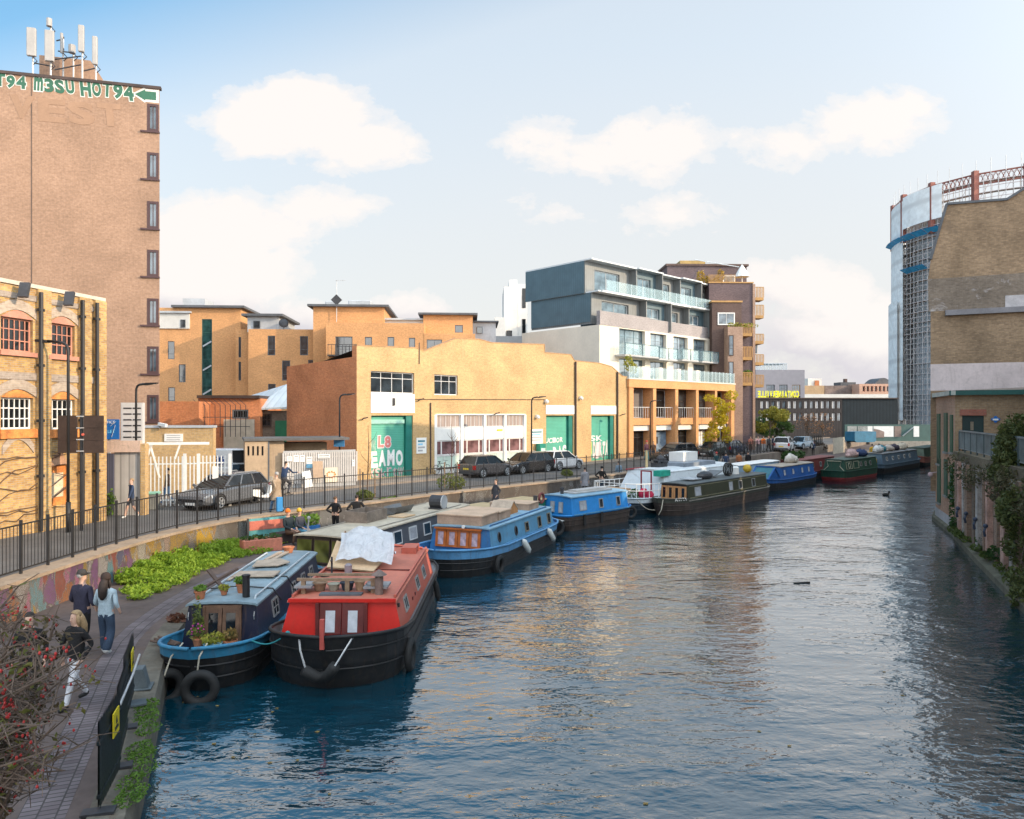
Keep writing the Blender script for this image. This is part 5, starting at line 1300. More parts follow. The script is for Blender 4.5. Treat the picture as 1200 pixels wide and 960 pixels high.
class Boat:
    """x runs aft from the bow, y to the right of a viewer facing the bow, z up from the waterline"""
    def __init__(s, name, label, cat, bow, d, L, beam, gun=.75, bowgun=1.1, bowlen=2.4, black=.5, hull=None, band=None, group='boats moored along the towpath', sternlen=1.6, rake=.7, deck=None, blunt=1.6, c0=1.6):
        s.c0 = c0
        dl = math.hypot(*d); s.d = (d[0]/dl, d[1]/dl); s.L, s.B, s.gun, s.bowgun, s.bowlen = L, beam, gun, bowgun, bowlen
        s.rz = math.atan2(s.d[1], s.d[0]); s.pos = bow; s.sternlen = sternlen; s.rake = rake; s.blunt = blunt
        s.t = thing(name, label, cat, (bow[0], bow[1], 0), s.rz, group); s.t.scale = (1,-1,1)
        hull = hull or hullk; band = band or hull
        n = 26; xs = [L * (i/(n-1))**1.25 if i < n-1 else L for i in range(n)]
        lv = [-.35, .0, black*.45, black*.8, None, None]
        mb = MB(); rows = []
        for x in xs:
            w = s.hw(x); g = s.gz(x); bl = black + (g - gun) * .75
            zz = [-.35, .02, bl*.5, bl, bl + .001, g]
            row = []
            for k, z in enumerate(zz):
                fl = max(0, min(1, (z+.35)/(g+.35))); xo = x + s.rake * (1-fl)**1.3 * max(0, 1 - x/bowlen) - .35*(1-fl)*max(0,1-(L-x)/sternlen)
                ww = w * (.86 + .14*min(1, fl*1.6)) if x < bowlen else w * (.93 + .07*fl)
                row.append((xo, ww, z))
            rows.append(row)
        for i in range(n-1):
            for k in range(5):
                if k == 3: continue
                for sg in (1, -1):
                    a, b, c, d_ = rows[i][k], rows[i+1][k], rows[i+1][k+1], rows[i][k+1]
                    mb.poly([(p[0], sg*p[1], p[2]) for p in (a, b, c, d_)], 1 if k == 4 else 0)
        for k in range(5):                                            # stem and stern closure
            a, c = rows[-1][k], rows[-1][k+1]; mb.poly([(a[0],-a[1],a[2]),(a[0],a[1],a[2]),(c[0],c[1],c[2]),(c[0],-c[1],c[2])], 1 if k == 4 else 0)
            a, c = rows[0][k], rows[0][k+1]; mb.poly([(a[0],-a[1],a[2]),(a[0],a[1],a[2]),(c[0],c[1],c[2]),(c[0],-c[1],c[2])], 1 if k == 4 else 0)
        s.hull = mb.build('hull', [hull, band], s.t)
        # gunwale rail, inner bulwark and deck
        g = MB()
        for sg in (1, -1): g.tube([(rows[i][5][0], sg*rows[i][5][1], rows[i][5][2]+.01) for i in range(n)], .045, 6)
        g.tube([(rows[-1][5][0], -rows[-1][5][1], rows[-1][5][2]+.01), (rows[-1][5][0], rows[-1][5][1], rows[-1][5][2]+.01)], .045, 6)
        g.build('gunwale', band, s.t, smooth=True)
        def inner(x, z):
            fl = max(0, min(1, (z+.35)/(s.gz(x)+.35)))
            return (x + .02 + rake*(1-fl)**1.3*max(0,1-x/bowlen), max(.02, s.hw(x)*((.86+.14*min(1,fl*1.6)) if x < bowlen else .93+.07*fl)-.03))
        dk = MB()
        for i in range(n-1):
            za, zb_ = s.dz(xs[i]), s.dz(xs[i+1]); a, b = inner(xs[i], za), inner(xs[i+1], zb_); a2, b2 = rows[i][5], rows[i+1][5]
            dk.poly([(a[0],-a[1]+.04,za),(a[0],a[1]-.04,za),(b[0],b[1]-.04,zb_),(b[0],-b[1]+.04,zb_)])
            for sg in (1,-1): dk.poly([(a[0],sg*(a[1]-.04),za),(b[0],sg*(b[1]-.04),zb_),(b2[0],sg*(b2[1]-.03),b2[2]),(a2[0],sg*(a2[1]-.03),a2[2])])
        dk.build('deck', deck or steelgrey, s.t)
        rb = MB(); 
        for f in (.40, .78):
            for sg in (1, -1):
                P = []
                for i in range(n):
                    r = rows[i]; z = (black + (s.gz(xs[i])-gun)*.75) * f; k = min(range(5), key=lambda q: 0 if r[q][2] <= z <= r[q+1][2] else 9)
                    a, c = r[k], r[k+1]; q = (z-a[2])/max(1e-6, c[2]-a[2]); P.append((a[0]+(c[0]-a[0])*q, sg*(a[1]+(c[1]-a[1])*q+.008), z))
                rb.tube(P, .022, 5)
        rb.build('rubbing_strakes', hull, s.t)
        s.rows, s.xs = rows, xs
    def hw(s, x):
        f = min(1, x/s.bowlen); f = (1-(1-f)**s.blunt*1.0)**.62 if f < 1 else 1
        g = min(1, (s.L-x)/s.sternlen); g = (1-(1-g)**2.2)**.5 if g < 1 else 1
        return s.B/2 * max(.03, f) * (.45+.55*g)
    def gz(s, x):
        return s.gun + (s.bowgun-s.gun) * max(0, 1-x/(s.bowlen*1.6))**.85 + .12*max(0, 1-(s.L-x)/2)**2
    def dz(s, x):
        return s.gz(x) - (.48 if x < s.c0 - .1 else .06) if hasattr(s, 'c0') else s.gz(x) - .1
    def side_y(s, z):                 # half width of the cabin at height z
        q = (z - s.cz0) / (s.cz1 - s.cz0); return s.wb + (s.wt - s.wb) * q
    def cabin(s, c0, c1, z1, side, front, roof, inset=.14, tumble=.16, z0=None, rakef=.12, camber=.06, name='cabin', over=.05):
        s.cz0 = z0 if z0 is not None else s.gun-.1; s.cz1 = z1; s.wb = s.B/2-inset; s.wt = s.wb-tumble; s.k0, s.k1, s.rkf = c0, c1, rakef
        a, b, z0 = s.wb, s.wt, s.cz0
        mb = MB()
        for sg in (1,-1): mb.poly([(c0,sg*a,z0),(c1,sg*a,z0),(c1-rakef,sg*b,z1),(c0+rakef,sg*b,z1)], 0)
        s.cab = mb.build(name+'_sides', [side], s.t)
        arcn = [(b*math.cos(math.pi*i/8), z1 + camber*math.sin(math.pi*i/8)) for i in range(9)]
        f = MB(); f.poly([(c0,-a,z0),(c0,a,z0)] + [(c0+rakef, y, z) for y, z in arcn], 0)
        f.build(name+'_front', [front], s.t)
        f = MB(); f.poly([(c1,-a,z0),(c1,a,z0)] + [(c1-rakef, y, z) for y, z in arcn], 0)
        f.build(name+'_back', [front], s.t)
        r = MB(); arco = [((b+over)*math.cos(math.pi*i/8), z1 + .012 + camber*math.sin(math.pi*i/8)) for i in range(9)]
        x0, x1 = c0+rakef-over*1.6, c1-rakef+over*1.6
        for (p, q) in zip(arco, arco[1:]):
            r.poly([(x0,p[0],p[1]),(x1,p[0],p[1]),(x1,q[0],q[1]),(x0,q[0],q[1])])
        r.poly([(x0,y,z) for y, z in arco] + [(x0,y,z-.05) for y, z in arco[::-1]]); r.poly([(x1,y,z) for y, z in arco] + [(x1,y,z-.05) for y, z in arco[::-1]])
        for sg in (1,-1): r.poly([(x0,sg*(b+over),z1+.012),(x1,sg*(b+over),z1+.012),(x1,sg*(b+over),z1-.04),(x0,sg*(b+over),z1-.04)])
        s.roof = r.build('roof', roof, s.t); s.camber = camber
    def rails(s, m, y=None, z=.09, x0=None, x1=None, r=.025):
        y = y or s.wt-.12; x0 = x0 or s.k0+.4; x1 = x1 or s.k1-.4
        for sg in (1,-1):
            h = MB(); h.tube([(x0,sg*y,s.cz1+z*.3),(x0+.08,sg*y,s.cz1+z),(x1-.08,sg*y,s.cz1+z),(x1,sg*y,s.cz1+z*.3)], r, 6)
            k = 6
            for i in range(k+1): x = x0+.1+(x1-x0-.2)*i/k; h.bar((x,sg*y,s.cz1),(x,sg*y,s.cz1+z),.03)
            h.build('handrail', m, s.t)
    def win(s, x, w, h, zc=None, side=1, fm=None, gm=None, cols=2, round_=False, fw=.045, rows=1):
        fm = fm or alu; gm = gm or GL
        zc = zc or (s.cz0+s.cz1)/2+.06; y = s.side_y(zc); tilt = math.atan2(s.wb-s.wt, s.cz1-s.cz0)
        f = MB(); g = MB()
        if round_:
            f.tube([(w/2*math.cos(a), 0, h/2*math.sin(a)) for a in [k*math.pi/8 for k in range(16)]], fw*.6, 6, closed=True)
            g.prism([((w/2-.01)*math.cos(a), (h/2-.01)*math.sin(a)) for a in [k*math.pi/8 for k in range(16)]], -.008, .012)
        else:
            f.box(-w/2,-.02,-h/2,w/2,.02,-h/2+fw).box(-w/2,-.02,h/2-fw,w/2,.02,h/2).box(-w/2,-.02,-h/2+fw,-w/2+fw,.02,h/2-fw).box(w/2-fw,-.02,-h/2+fw,w/2,.02,h/2-fw)
            for i in range(1, cols): q = -w/2+w*i/cols; f.box(q-.014,-.018,-h/2+fw,q+.014,.018,h/2-fw)
            for i in range(1, rows): q = -h/2+h*i/rows; f.box(-w/2+fw,-.017,q-.012,w/2-fw,.017,q+.012)
            g.box(-w/2+fw*.5,-.008,-h/2+fw*.5,w/2-fw*.5,.01,h/2-fw*.5)
        fo = f.build('window', fm, s.t, (x, side*(y+.012), zc), (side*tilt, 0, 0))
        g.build('pane', gm, fo)
    def fwin(s, y, z0, w, h, fm, gm, off=.03, name='door', panes=1, pane_h=(.35,.9), solid=True, pw=.62):
        """a door leaf or window on the cabin front"""
        q = lambda z: s.k0 + s.rkf*(z-s.cz0)/(s.cz1-s.cz0)
        x = q(z0+h/2)-off; tilt = math.atan2(s.rkf, s.cz1-s.cz0)
        f = MB()
        if solid: f.box(-.025,-w/2,-h/2,.03,w/2,h/2)
        else:
            b = .05; f.box(-.025,-w/2,-h/2,.03,w/2,-h/2+b).box(-.025,-w/2,h/2-b,.03,w/2,h/2).box(-.025,-w/2,-h/2+b,.03,-w/2+b,h/2-b).box(-.025,w/2-b,-h/2+b,.03,w/2,h/2-b)
        fo = f.build(name, fm, s.t, (x, y, z0+h/2), (0, tilt, 0))
        for i in range(panes):
            w2 = w/panes; c = -w/2+w2*(i+.5); z_0, z_1 = -h/2+h*pane_h[0], -h/2+h*pane_h[1]
            MB().box(-.032,c-w2*pw/2,z_0,-.0255,c+w2*pw/2,z_1).build('pane', gm, fo)
        return fo
    def at(s, x, y, z=0):
        return (s.pos[0] + s.d[0]*x + s.d[1]*y, s.pos[1] + s.d[1]*x - s.d[0]*y, z)

def loose(mb, name, mats, boat, x, y, z, label, cat, rz=0, rot=None, group=None, smooth=False):
    o = mb.build(name, mats, None, boat.at(x, y, z), (0,0,boat.rz+rz) if rot is None else rot, smooth=smooth)
    o.scale = (1,-1,1)
    return tag(o, label, cat, group)

def pot(name, label, loc, r=.13, h=.2, plant=None, ph=.25, pr=.18, n=110, cat='plant pot', m=None, group=None, seed=1, leaf=.05, body=None):
    t = thing(name, label, cat, loc, random.random()*6, group)
    p = MB(); p.lathe([(r*.68,0),(r*.95,h*.86),(r*1.08,h*.86),(r*1.08,h),(r*.92,h),(r*.88,h*.9),(0,h*.9)], 12); p.build('pot', m or terracotta, t, smooth=False)
    if plant:
        st = MB()
        for k in range(6): a = k*1.1; st.tube([(0,0,h*.9),(pr*.4*math.cos(a),pr*.4*math.sin(a),h+ph*.7)], .008, 4)
        st.build('stems', mat('green_stem',(.10,.13,.04)), t)
        leaf_cloud([(0,0,h+ph*.5,pr,pr,ph*.55)] if not body else body, n, leaf, seed).build('foliage', plant, t)
    return t
def tyre(label, loc, rot, r=.36, w=.11, group='old tyres used as fenders'):
    t = thing('tyre_fender', label, 'tyre', loc, 0, group); t.rotation_euler = rot
    m_ = MB(); m_.tube([(r*math.cos(a), 0, r*math.sin(a)) for a in [k*math.pi/12 for k in range(24)]], w, 8, closed=True); m_.build('tyre', rubr, t, smooth=True)
    return t

leafg = leafmat('fresh_leaf', (.07,.16,.02), (.17,.30,.04))
leafd = leafmat('dark_leaf', (.03,.07,.02), (.07,.13,.03))
leafy = leafmat('yellow_green_leaf', (.22,.25,.04), (.42,.36,.05))

# ---- navy narrowboat nearest the path
navy = paint('navy_paint', (.007,.009,.027)); bluedeck = paint('canal_blue_paint', (.035,.20,.34), .5); roofblue = mat('faded_blue_roof', (.22,.30,.34), .5, .2, 1.2, dirt=.35)
sidenavy = paint('slate_navy_paint', (.035,.045,.075), .4)
b1 = Boat('narrowboat', 'navy narrowboat with light blue bow band and flower pots, nearest the towpath', 'narrowboat', (-6.66,15.15), (-.045,1), 9.4, 2.12, .70, 1.03, 1.5, .55, band=bluedeck, deck=bluedeck, blunt=2.4, c0=2.05)
b1.cabin(1.85, 8.3, 1.46, sidenavy, navy, roofblue, inset=.16, tumble=.13, z0=.5, camber=.07)
br_d = mat('old_brown_door', (.14,.075,.045), .7, .3, 4)
for y in (-.2, .2): b1.fwin(y+.02, .52, .38, .86, br_d, GLd, .035, pane_h=(.3,.88), pw=.56)
df = MB(); df.box(1.86,-.42,.5,1.92,-.37,1.42).box(1.86,.41,.5,1.92,.46,1.42).box(1.90,-.42,1.38,1.99,.46,1.45); df.build('door_frame', br_d, b1.t)
b1.rails(mat('pale_blue_rail', (.45,.50,.52), .4, .1), z=.10)
b1.win(3.35, .5, .44, fm=alu, cols=2, rows=2); b1.win(5.2, .42, .4); b1.win(6.3, .42, .4); b1.win(7.3, .42, .4)
for x in (3.5,5.4,7.0): b1.win(x, .5, .42, side=-1)
fd_ = MB(); fd_.tube([(2.35,.42,1.52),(2.35,.42,2.02)], .085, 10); fd_.tube([(2.35,.42,2.02),(2.35,.42,2.06)], .10, 10); fd_.build('stove_chimney', black, b1.t)
hk = MB()
for y in (-.75,.75): hk.tube([(1.9,y,1.3),(1.86,y,1.2),(1.88,y,1.12)], .012, 4)
hk.build('hooks', alu, b1.t)
cbl = MB(); cbl.tube([(3.0,-.7,1.58),(3.1,0,1.62),(3.25,.8,1.52),(3.35,.98,1.2)], .018, 5); cbl.build('cable', black, b1.t); cbl = MB(); cbl.tube([(4.6,-.1,1.58),(4.6,.8,1.52),(4.75,1.0,1.1)], .018, 5); cbl.build('cable', black, b1.t)
gl_ = 'plant pots on the navy narrowboat'
pot('plant_pot', 'terracotta pot with trailing green plant at the left front corner of the navy roof', b1.at(2.25,-.62,1.5), .13, .22, leafg, .12, .15, 120, group=gl_, seed=2)
pot('plant_pot', 'terracotta pot with bright green plant beside the black chimney on the navy boat', b1.at(2.75,.18,1.54), .12, .22, leafg, .16, .17, 140, group=gl_, seed=3)
pot('plant_pot', 'small low pot with yellow-green leaves between the two larger roof pots', b1.at(2.5,-.15,1.55), .09, .12, leafy, .12, .13, 90, group=gl_, seed=4)
pot('plant_pot', 'empty terracotta pot at the far end of the navy roof', b1.at(7.9,0,1.53), .17, .2, group=gl_)
pot('plant_pot', 'terracotta pot of tall flowering climber by the left door of the navy boat', b1.at(1.6,-.42,0.60), .13, .2, leafmat('olive_leaf',(.12,.15,.04),(.26,.28,.06)), .9, .12, 190, group=gl_, seed=5, body=[(0,0,.45,.14,.14,.3),(.02,.03,.85,.1,.1,.35),(.05,0,.3,.2,.2,.15)])
pot('plant_pot', 'terracotta pot with reddish plant at the right of the bow deck', b1.at(1.45,.35,0.56), .15, .22, leafmat('reddish_leaf',(.22,.12,.05),(.30,.22,.06)), .25, .17, 120, group=gl_, seed=6)
pot('planter_trough', 'pale trough of mixed yellow-green plants in the middle of the bow deck', b1.at(1.4,-.02,0.58), .2, .16, leafy, .2, .28, 200, m=mat('teal_trough',(.25,.42,.45)), group=gl_, seed=7, cat='planter')
fl = MB()
rf_ = random.Random(2)
for k in range(16): fl.ball((rf_.uniform(-.12,.12),rf_.uniform(-.12,.12),rf_.uniform(.3,.55)), .022, n=6, k=4)
fo_ = [o for o in bpy.data.objects if o.get('label','').startswith('terracotta pot of tall flowering')][0]
fl.build('flowers', mat('magenta_flower', (.55,.06,.30), .6), fo_)
xf = MB(); xf.bar((-.55,-.32,.02),(.35,.42,.42),.09,.05); xf.bar((-.5,.42,.02),(.3,-.3,.40),.09,.05)
loose(xf, 'wooden_trestle', mat('dark_plank',(.10,.065,.05),.8,.3,3), b1, 3.3,-.62,1.52, 'crossed dark wooden trestle lying at the front of the navy boat roof', 'trestle')
pk = MB(); pk.box(-.35,-.55,.0,.3,.55,.035); pk.box(-.6,-.6,-.03,.35,-.5,.0)
loose(pk, 'wooden_hatch', mat('pale_plank',(.42,.33,.25),.8,.2,3), b1, 4.6,0,1.58, 'pale wooden hatch board lying across the navy boat roof', 'hatch')
pk = MB(); pk.prism([(-.5,-.4),(.3,-.5),(.6,.1),(.1,.5),(-.4,.3)], 0,.03, 'xy'); loose(pk, 'cut_board', mat('pale_plank',(.42,.33,.25)), b1, 6.0,.0,1.59, 'irregular pale board with a dark knob further back on the navy boat roof', 'board')
pk = MB(); pk.bar((-.6,0,0),(.6,.1,0),.12,.04); pk.bar((-.6,.2,0),(.6,.3,0),.12,.04); loose(pk, 'roof_plank', mat('pale_plank',(.42,.33,.25)), b1, 7.1,-.3,1.6, 'two loose pale planks near the far end of the navy boat roof', 'plank')
tyre('black tyre standing on edge at the left of the navy bow', b1.at(.10,-.50,.22), (0,0,R(48)), .29, .10)
tyre('black tyre hanging flat to the bow at the right of the navy boat stem', b1.at(-.10,.25,.26), (0,0,R(12)), .29, .10)
rp = MB(); rp.tube([b1.at(.55,-.35,1.0), b1.at(.12,-.42,.85), b1.at(-.02,-.5,.5)], .018, 5); tag(rp.build('fender_rope', rope_w), 'short pale rope above the left tyre at the navy bow', 'rope', 'ropes holding the tyres'); rp = MB(); rp.tube([b1.at(.3,.25,1.06), b1.at(-.05,.22,.9), b1.at(-.1,.2,.6)], .018, 5); tag(rp.build('fender_rope', rope_w), 'short pale rope above the right, open-facing tyre at the navy bow', 'rope', 'ropes holding the tyres')

# ---- red wide boat
red = paint('bright_red_paint', (.60,.022,.014), .45, .15, .08); pink = mat('faded_red_roof', (.50,.16,.105), .65, .16, 1, dirt=.12); pinks = mat('faded_red_sides', (.48,.12,.08), .55, .12, 1, dirt=.1)
mar = mat('maroon_door', (.13,.025,.022), .5, .2, 3)
b2 = Boat('wide_canal_boat', 'wide red canal boat with black hull and maroon doors, moored outside the navy boat', 'canal boat', (-3.95,15.25), (.0,1), 10.0, 3.08, .84, 1.24, 1.7, .9, group='boats moored along the towpath', blunt=2.2, c0=1.95)
b2.cabin(1.75, 8.4, 1.55, pinks, red, pink, inset=.12, tumble=.2, z0=.72, camber=.05)
for y in (-.26,.26): b2.fwin(y, .8, .5, .70, mar, mat('lace_curtain',(.52,.53,.56),.7,.12,5), .04, pane_h=(.06,.76), pw=.44)
df = MB(); df.box(1.80,-.60,1.50,1.86,.60,1.57); df.box(1.72,-.60,.72,1.80,-.52,1.51); df.box(1.72,.52,.72,1.80,.60,1.51); df.build('door_frame', mar, b2.t)
rr = MB(); rr.box(1.78,-1.25,1.52,1.84,1.25,1.60); rr.build('roof_fascia', red, b2.t)
for x in (3.0,5.2,6.6): b2.win(x, .5, .36, zc=1.2, cols=2)
for x in (3.0,5.0,7.0): b2.win(x, .5, .36, zc=1.2, side=-1)
vt = MB()
for x in (4.0,4.5): vt.box(x-.05,b2.side_y(1.05)-.01,1.02,x+.05,b2.side_y(1.05)+.02,1.1)
vt.build('side_vents', mar, b2.t); vt = MB().box(1.98,b2.side_y(1.4)-.03,1.36,2.06,b2.side_y(1.4)+.05,1.44).build('bracket', black, b2.t)
rl = MB()
for sg in (1,-1): rl.bar((2.0,sg*(b2.wt-.02),1.62),(8.2,sg*(b2.wt-.02),1.62),.06,.06)
rl.tube([(8.1,-1.1,1.63),(8.25,0,1.72),(8.1,1.1,1.63)], .04, 5); rl.build('roof_edge_rails', pinks, b2.t); MB().bar((4.9,-1.18,1.615),(4.9,1.18,1.615),.05,.03).build('roof_seam', mar, b2.t)
MB().box(7.3,.55,1.56,8.1,1.0,1.78).build('roof_locker', pinks, b2.t)
st_ = MB(); st_.bar((.02,0,1.0),(.02,0,1.62),.09,.09); st_.build('bow_post', mat('red_post',(.48,.09,.07),.6), b2.t)
ch = MB(); ch.tube([(2.25,.78,1.55),(2.25,.78,2.02)], .10, 10); ch.lathe([(.19,0),(.03,.12),(0,.13)], 10, 0, (2.25,.78,2.06)); ch.build('stove_chimney', mat('rusty_flue',(.18,.13,.11),.6,.3,3), b2.t)
fn = MB(); fn.tube([(-.14,.3,.70),(.02,.12,.45),(.0,-.1,.42),(-.12,-.35,.62)], .12, 8); fn.build('bow_fender', rubr, b2.t, smooth=True)
cn = MB(); cn.tube([(.25,-.55,1.22),(.0,-.45,.98),(-.1,-.32,.66)], .02, 5); cn.tube([(.2,.6,1.2),(-.0,.45,.95),(-.12,.3,.70)], .02, 5); cn.build('fender_chain', galv, b2.t)
# things on the red roof
rk = thing('plank_rack', 'low rack of weathered planks at the front of the red roof', 'rack', b2.at(2.35,-.05,1.6), b2.rz); rk.scale = (1,-1,1)
q = MB(); q.box(-.05,-1.15,.30,.03,.75,.36); q.build('rail', wood, rk); q = MB(); q.box(.35,-1.0,.33,.43,.85,.39); q.build('rail', wood, rk); q = MB(); q.box(-.12,-1.2,.14,.55,-.78,.19); q.build('plank_shelf', mat('grey_plank',(.26,.25,.25),.8,.2,3), rk); q = MB().box(-.1,.45,.12,.5,1.02,.17); q.build('plank_shelf', mat('grey_plank',(.26,.25,.25)), rk)
for y in (-1.05,.0,.62): q = MB(); q.box(-.04,y,-.02,.04,y+.1,.30); q.build('leg', wood, rk)
for k,(x,y,r,h,lb,mm) in enumerate(((.2,-.72,.17,.2,'brown basket-like tub at the left end of the red roof rack',wood),(.2,-.38,.15,.17,'pale bowl beside the brown tub on the red roof',mat('pale_bowl',(.34,.33,.26))),(.22,-.06,.17,.2,'dark blue bucket in the middle of the red roof rack',mat('dark_bucket',(.03,.04,.06))),(.2,.25,.13,.24,'tan pot right of the dark bucket on the red roof',mat('tan_pot',(.40,.27,.17))),(.2,.55,.15,.16,'grey-green pan near the flue on the red roof',mat('green_pan',(.12,.19,.18))))):
    pot('tub', lb, b2.at(2.4+x, y, 1.61), r, h, m=mm, cat='tub', group='tubs on the red boat roof')
sl = MB(); sl.box(-.12,-.5,0,.12,.5,.05); loose(sl, 'slate_slab', slate, b2, 2.15,-.1,1.60, 'dark slab lying along the front edge of the red roof', 'slab')
po = MB(); po.tube([(0,0,0),(0,0,.5)], .03, 6); po.tube([(0,0,.3),(-.08,0,.42)], .02, 5); loose(po, 'tap_post', dark, b2, 4.3,-.85,1.59, 'thin dark post standing on the left of the red roof', 'post')
po = MB(); po.lathe([(.1,0),(.1,.26),(.05,.3),(0,.3)], 10); loose(po, 'gas_canister', mat('grey_canister',(.28,.24,.26),.5), b2, 4.35,-.42,1.60, 'small grey canister in front of the plastic tarpaulin', 'canister')
po = MB(); po.lathe([(.12,0),(.14,.05),(.05,.1),(0,.1)], 10); loose(po, 'mushroom_vent', dark, b2, 4.2,-1.0,1.58, 'low dark mushroom vent at the left edge of the red roof', 'vent')
# tarpaulin tent over a wooden frame
tp_ = thing('tarpaulin_cover', 'crumpled translucent plastic sheet draped over an angled plywood board on the red roof', 'tarpaulin', b2.at(5.2,-.35,1.6), b2.rz); tp_.scale = (1,-1,1)
pl = MB(); pl.poly([(-.55,-.72,.12),(-.62,.55,.02),(.45,.75,.22),(.7,-.75,.62)]); pl.poly([(-.55,-.72,.15),(.7,-.75,.65),(.45,.75,.25),(-.62,.55,.05)]); pl.build('plywood_board', plywood, tp_)
m_, nt_, bb_ = nodes('crumpled_plastic'); nz_ = noise(nt_, objco(nt_), 4, 5, .6, .8)
nt_.links.new(ramp(nt_, nz_.outputs[0], [(.3,(.50,.52,.55)),(.7,(.74,.76,.79))]), bb_.inputs['Base Color']); bb_.inputs['Roughness'].default_value = .32; bb_.inputs['Alpha'].default_value = .82; bumpit(nt_, bb_, nz_.outputs[0], .12, .8)
gr_ = MB(); nu, nv = 22, 18; rt = random.Random(9)
def tz(u, v):
    ridge = max(0, 1-abs(u-.42)/.48); 
    return .10 + 1.08*ridge**.8*(1-.5*abs(v-.42)) + .05*math.sin(9*u+5*v)+.03*math.sin(17*v-8*u)
P_ = [[(-.35+1.9*u, -.55+1.55*v*(1.0-.15*u)+.06*math.sin(8*u), max(.03, tz(u,v)) + rt.uniform(-.012,.012)) for v in [j/nv for j in range(nv+1)]] for u in [i/nu for i in range(nu+1)]]
for i in range(nu):
    for j in range(nv): gr_.poly([P_[i][j],P_[i+1][j],P_[i+1][j+1],P_[i][j+1]])
o = gr_.build('plastic_sheet', m_, tp_); o.data.polygons.foreach_set('use_smooth', [True]*len(o.data.polygons))
fr2 = MB()
for y in (-.45,.55): fr2.bar((.3,y,.0),(.45,y,.95),.04); fr2.bar((.45,y,.95),(1.4,y,.05),.04)
fr2.build('inner_frame', wood, tp_)
tyre('black tyre hanging at the right shoulder of the red boat', b2.at(1.7,1.60,.35), (0,0,R(88)), .30, .09)
fe = MB(); fe.tube([(0,0,.35),(0.05,0,.2),(0.12,.05,-.15),(.14,.06,-.3)], [.03,.09,.09,.04], 8); loose(fe, 'rubber_fender', rubr, b2, 7.2,1.62,.45, 'black rubber fender at the stern quarter of the red boat', 'fender', group='fenders')
rp = MB(); a, c = b1.at(.9,.95,.95), b2.at(.45,-.85,1.2); rp.tube([tuple(a[i]+(c[i]-a[i])*k/10 - (0 if i<2 else .16*math.sin(math.pi*k/10)) for i in range(3)) for k in range(11)], .018, 5)
rp.ball(c, .06, n=6, k=4); tag(rp.build('mooring_line', rope_t), 'teal mooring line between the navy bow and the red bow', 'rope')

# ---- grey boat with glazed wheelhouse
greyp2 = paint('slate_grey_paint', (.10,.105,.12), .45); creamroof = mat('cream_boat_roof', (.48,.41,.31), .7, .18, 1, dirt=.25)
b3 = Boat('canal_boat', 'grey canal boat with glazed front cabin and cream roof, behind the red boat', 'canal boat', (-7.15,23.9), (.36,.93), 12.2, 2.6, .7, .85, 1.4, .45, hull=hullk, band=greyp2, blunt=2.4)
b3.c0 = 1.5; b3.cabin(1.6, 11.4, 1.66, greyp2, mat('dark_cabin_front',(.05,.04,.035),.5,.2), creamroof, inset=.16, tumble=.12, z0=.55, rakef=.05, camber=.05, over=.1)
wg = clear_glass('cabin_glass', (.30,.32,.22), .55)
for y in (-.72,.0,.72): b3.fwin(y, .72, .66, .84, darkbrown, glass('olive_glass',(.10,.10,.03),.08,1.5,.7), .03, name='windscreen', pane_h=(.06,.95), pw=.9)
for k, x in enumerate((2.6,3.7,4.9,6.1,7.3)): b3.win(x, .62, .52, fm=mat('white_frame',(.6,.6,.6)), gm=mat('grey_curtain',(.36,.37,.40),.6,.2,3) if k % 2 else GL, cols=1)
b3.rails(mat('dull_rail',(.30,.27,.23)), z=.06)
bxs = MB(); bxs.box(-.75,-.5,0,.75,.5,.06); bxs.box(-.75,-.5,.06,-.70,.5,.42).box(.70,-.5,.06,.75,.5,.42).box(-.7,-.5,.06,.7,-.45,.42).box(-.7,.45,.06,.7,.5,.42)
loose(bxs, 'wooden_crate', mat('grey_crate',(.20,.16,.13),.8,.3,3), b3, 5.1,-.45,1.72, 'grey weathered wooden crate on the roof of the grey boat', 'crate')
pk = MB(); pk.prism([(-.5,-.35),(.5,-.3),(.4,.4),(-.45,.35)], 0,.04,'xy'); loose(pk, 'roof_board', plywood, b3, 6.6,.3,1.73, 'pale plywood sheet lying on the grey boat roof', 'board')
dr_ = MB(); dr_.tube([(0,-.28,.3),(0,.28,.3)], .3, 14); dr_.box(-.3,-.3,0,.3,.3,.06); loose(dr_, 'roof_drum', dark, b3, 9.3,.55,1.72, 'dark barrel with pale end lying on the far end of the grey roof', 'barrel')
dr_ = MB(); dr_.tube([(0,.285,.3),(0,.33,.3)], .31, 14, 0); loose(dr_, 'drum_lid', galv, b3, 9.3,.55,1.72, 'pale round lid on the end of the dark roof barrel', 'lid')
fb_ = MB(); fb_.tube([(0,0,0),(0,.05,.45)], .03, 5); fb_.ball((0,.05,.5), .07, n=8, k=5); loose(fb_, 'cabin_lamp', alu, b3, 2.0,-.9,1.7, 'small pole lamp on the front corner of the grey cabin roof', 'lamp')
# curved dinghy lying on the grey roof
dg = MB(); prof = [(-.9,.02),(-.5,.34),(.2,.40),(.9,.36)]
for (x0,w0),(x1,w1) in zip(prof, prof[1:]):
    for sg in (1,-1): dg.poly([(x0,sg*w0,.30),(x1,sg*w1,.30),(x1,sg*w1*.5,.0),(x0,sg*w0*.5,.05)])
    dg.poly([(x0,-w0*.5,.05),(x0,w0*.5,.05),(x1,w1*.5,0),(x1,-w1*.5,0)])
loose(dg, 'small_dinghy', steelgrey, b3, 7.3,-.35,1.74, 'small dark dinghy resting on the grey boat roof behind the crate', 'dinghy')

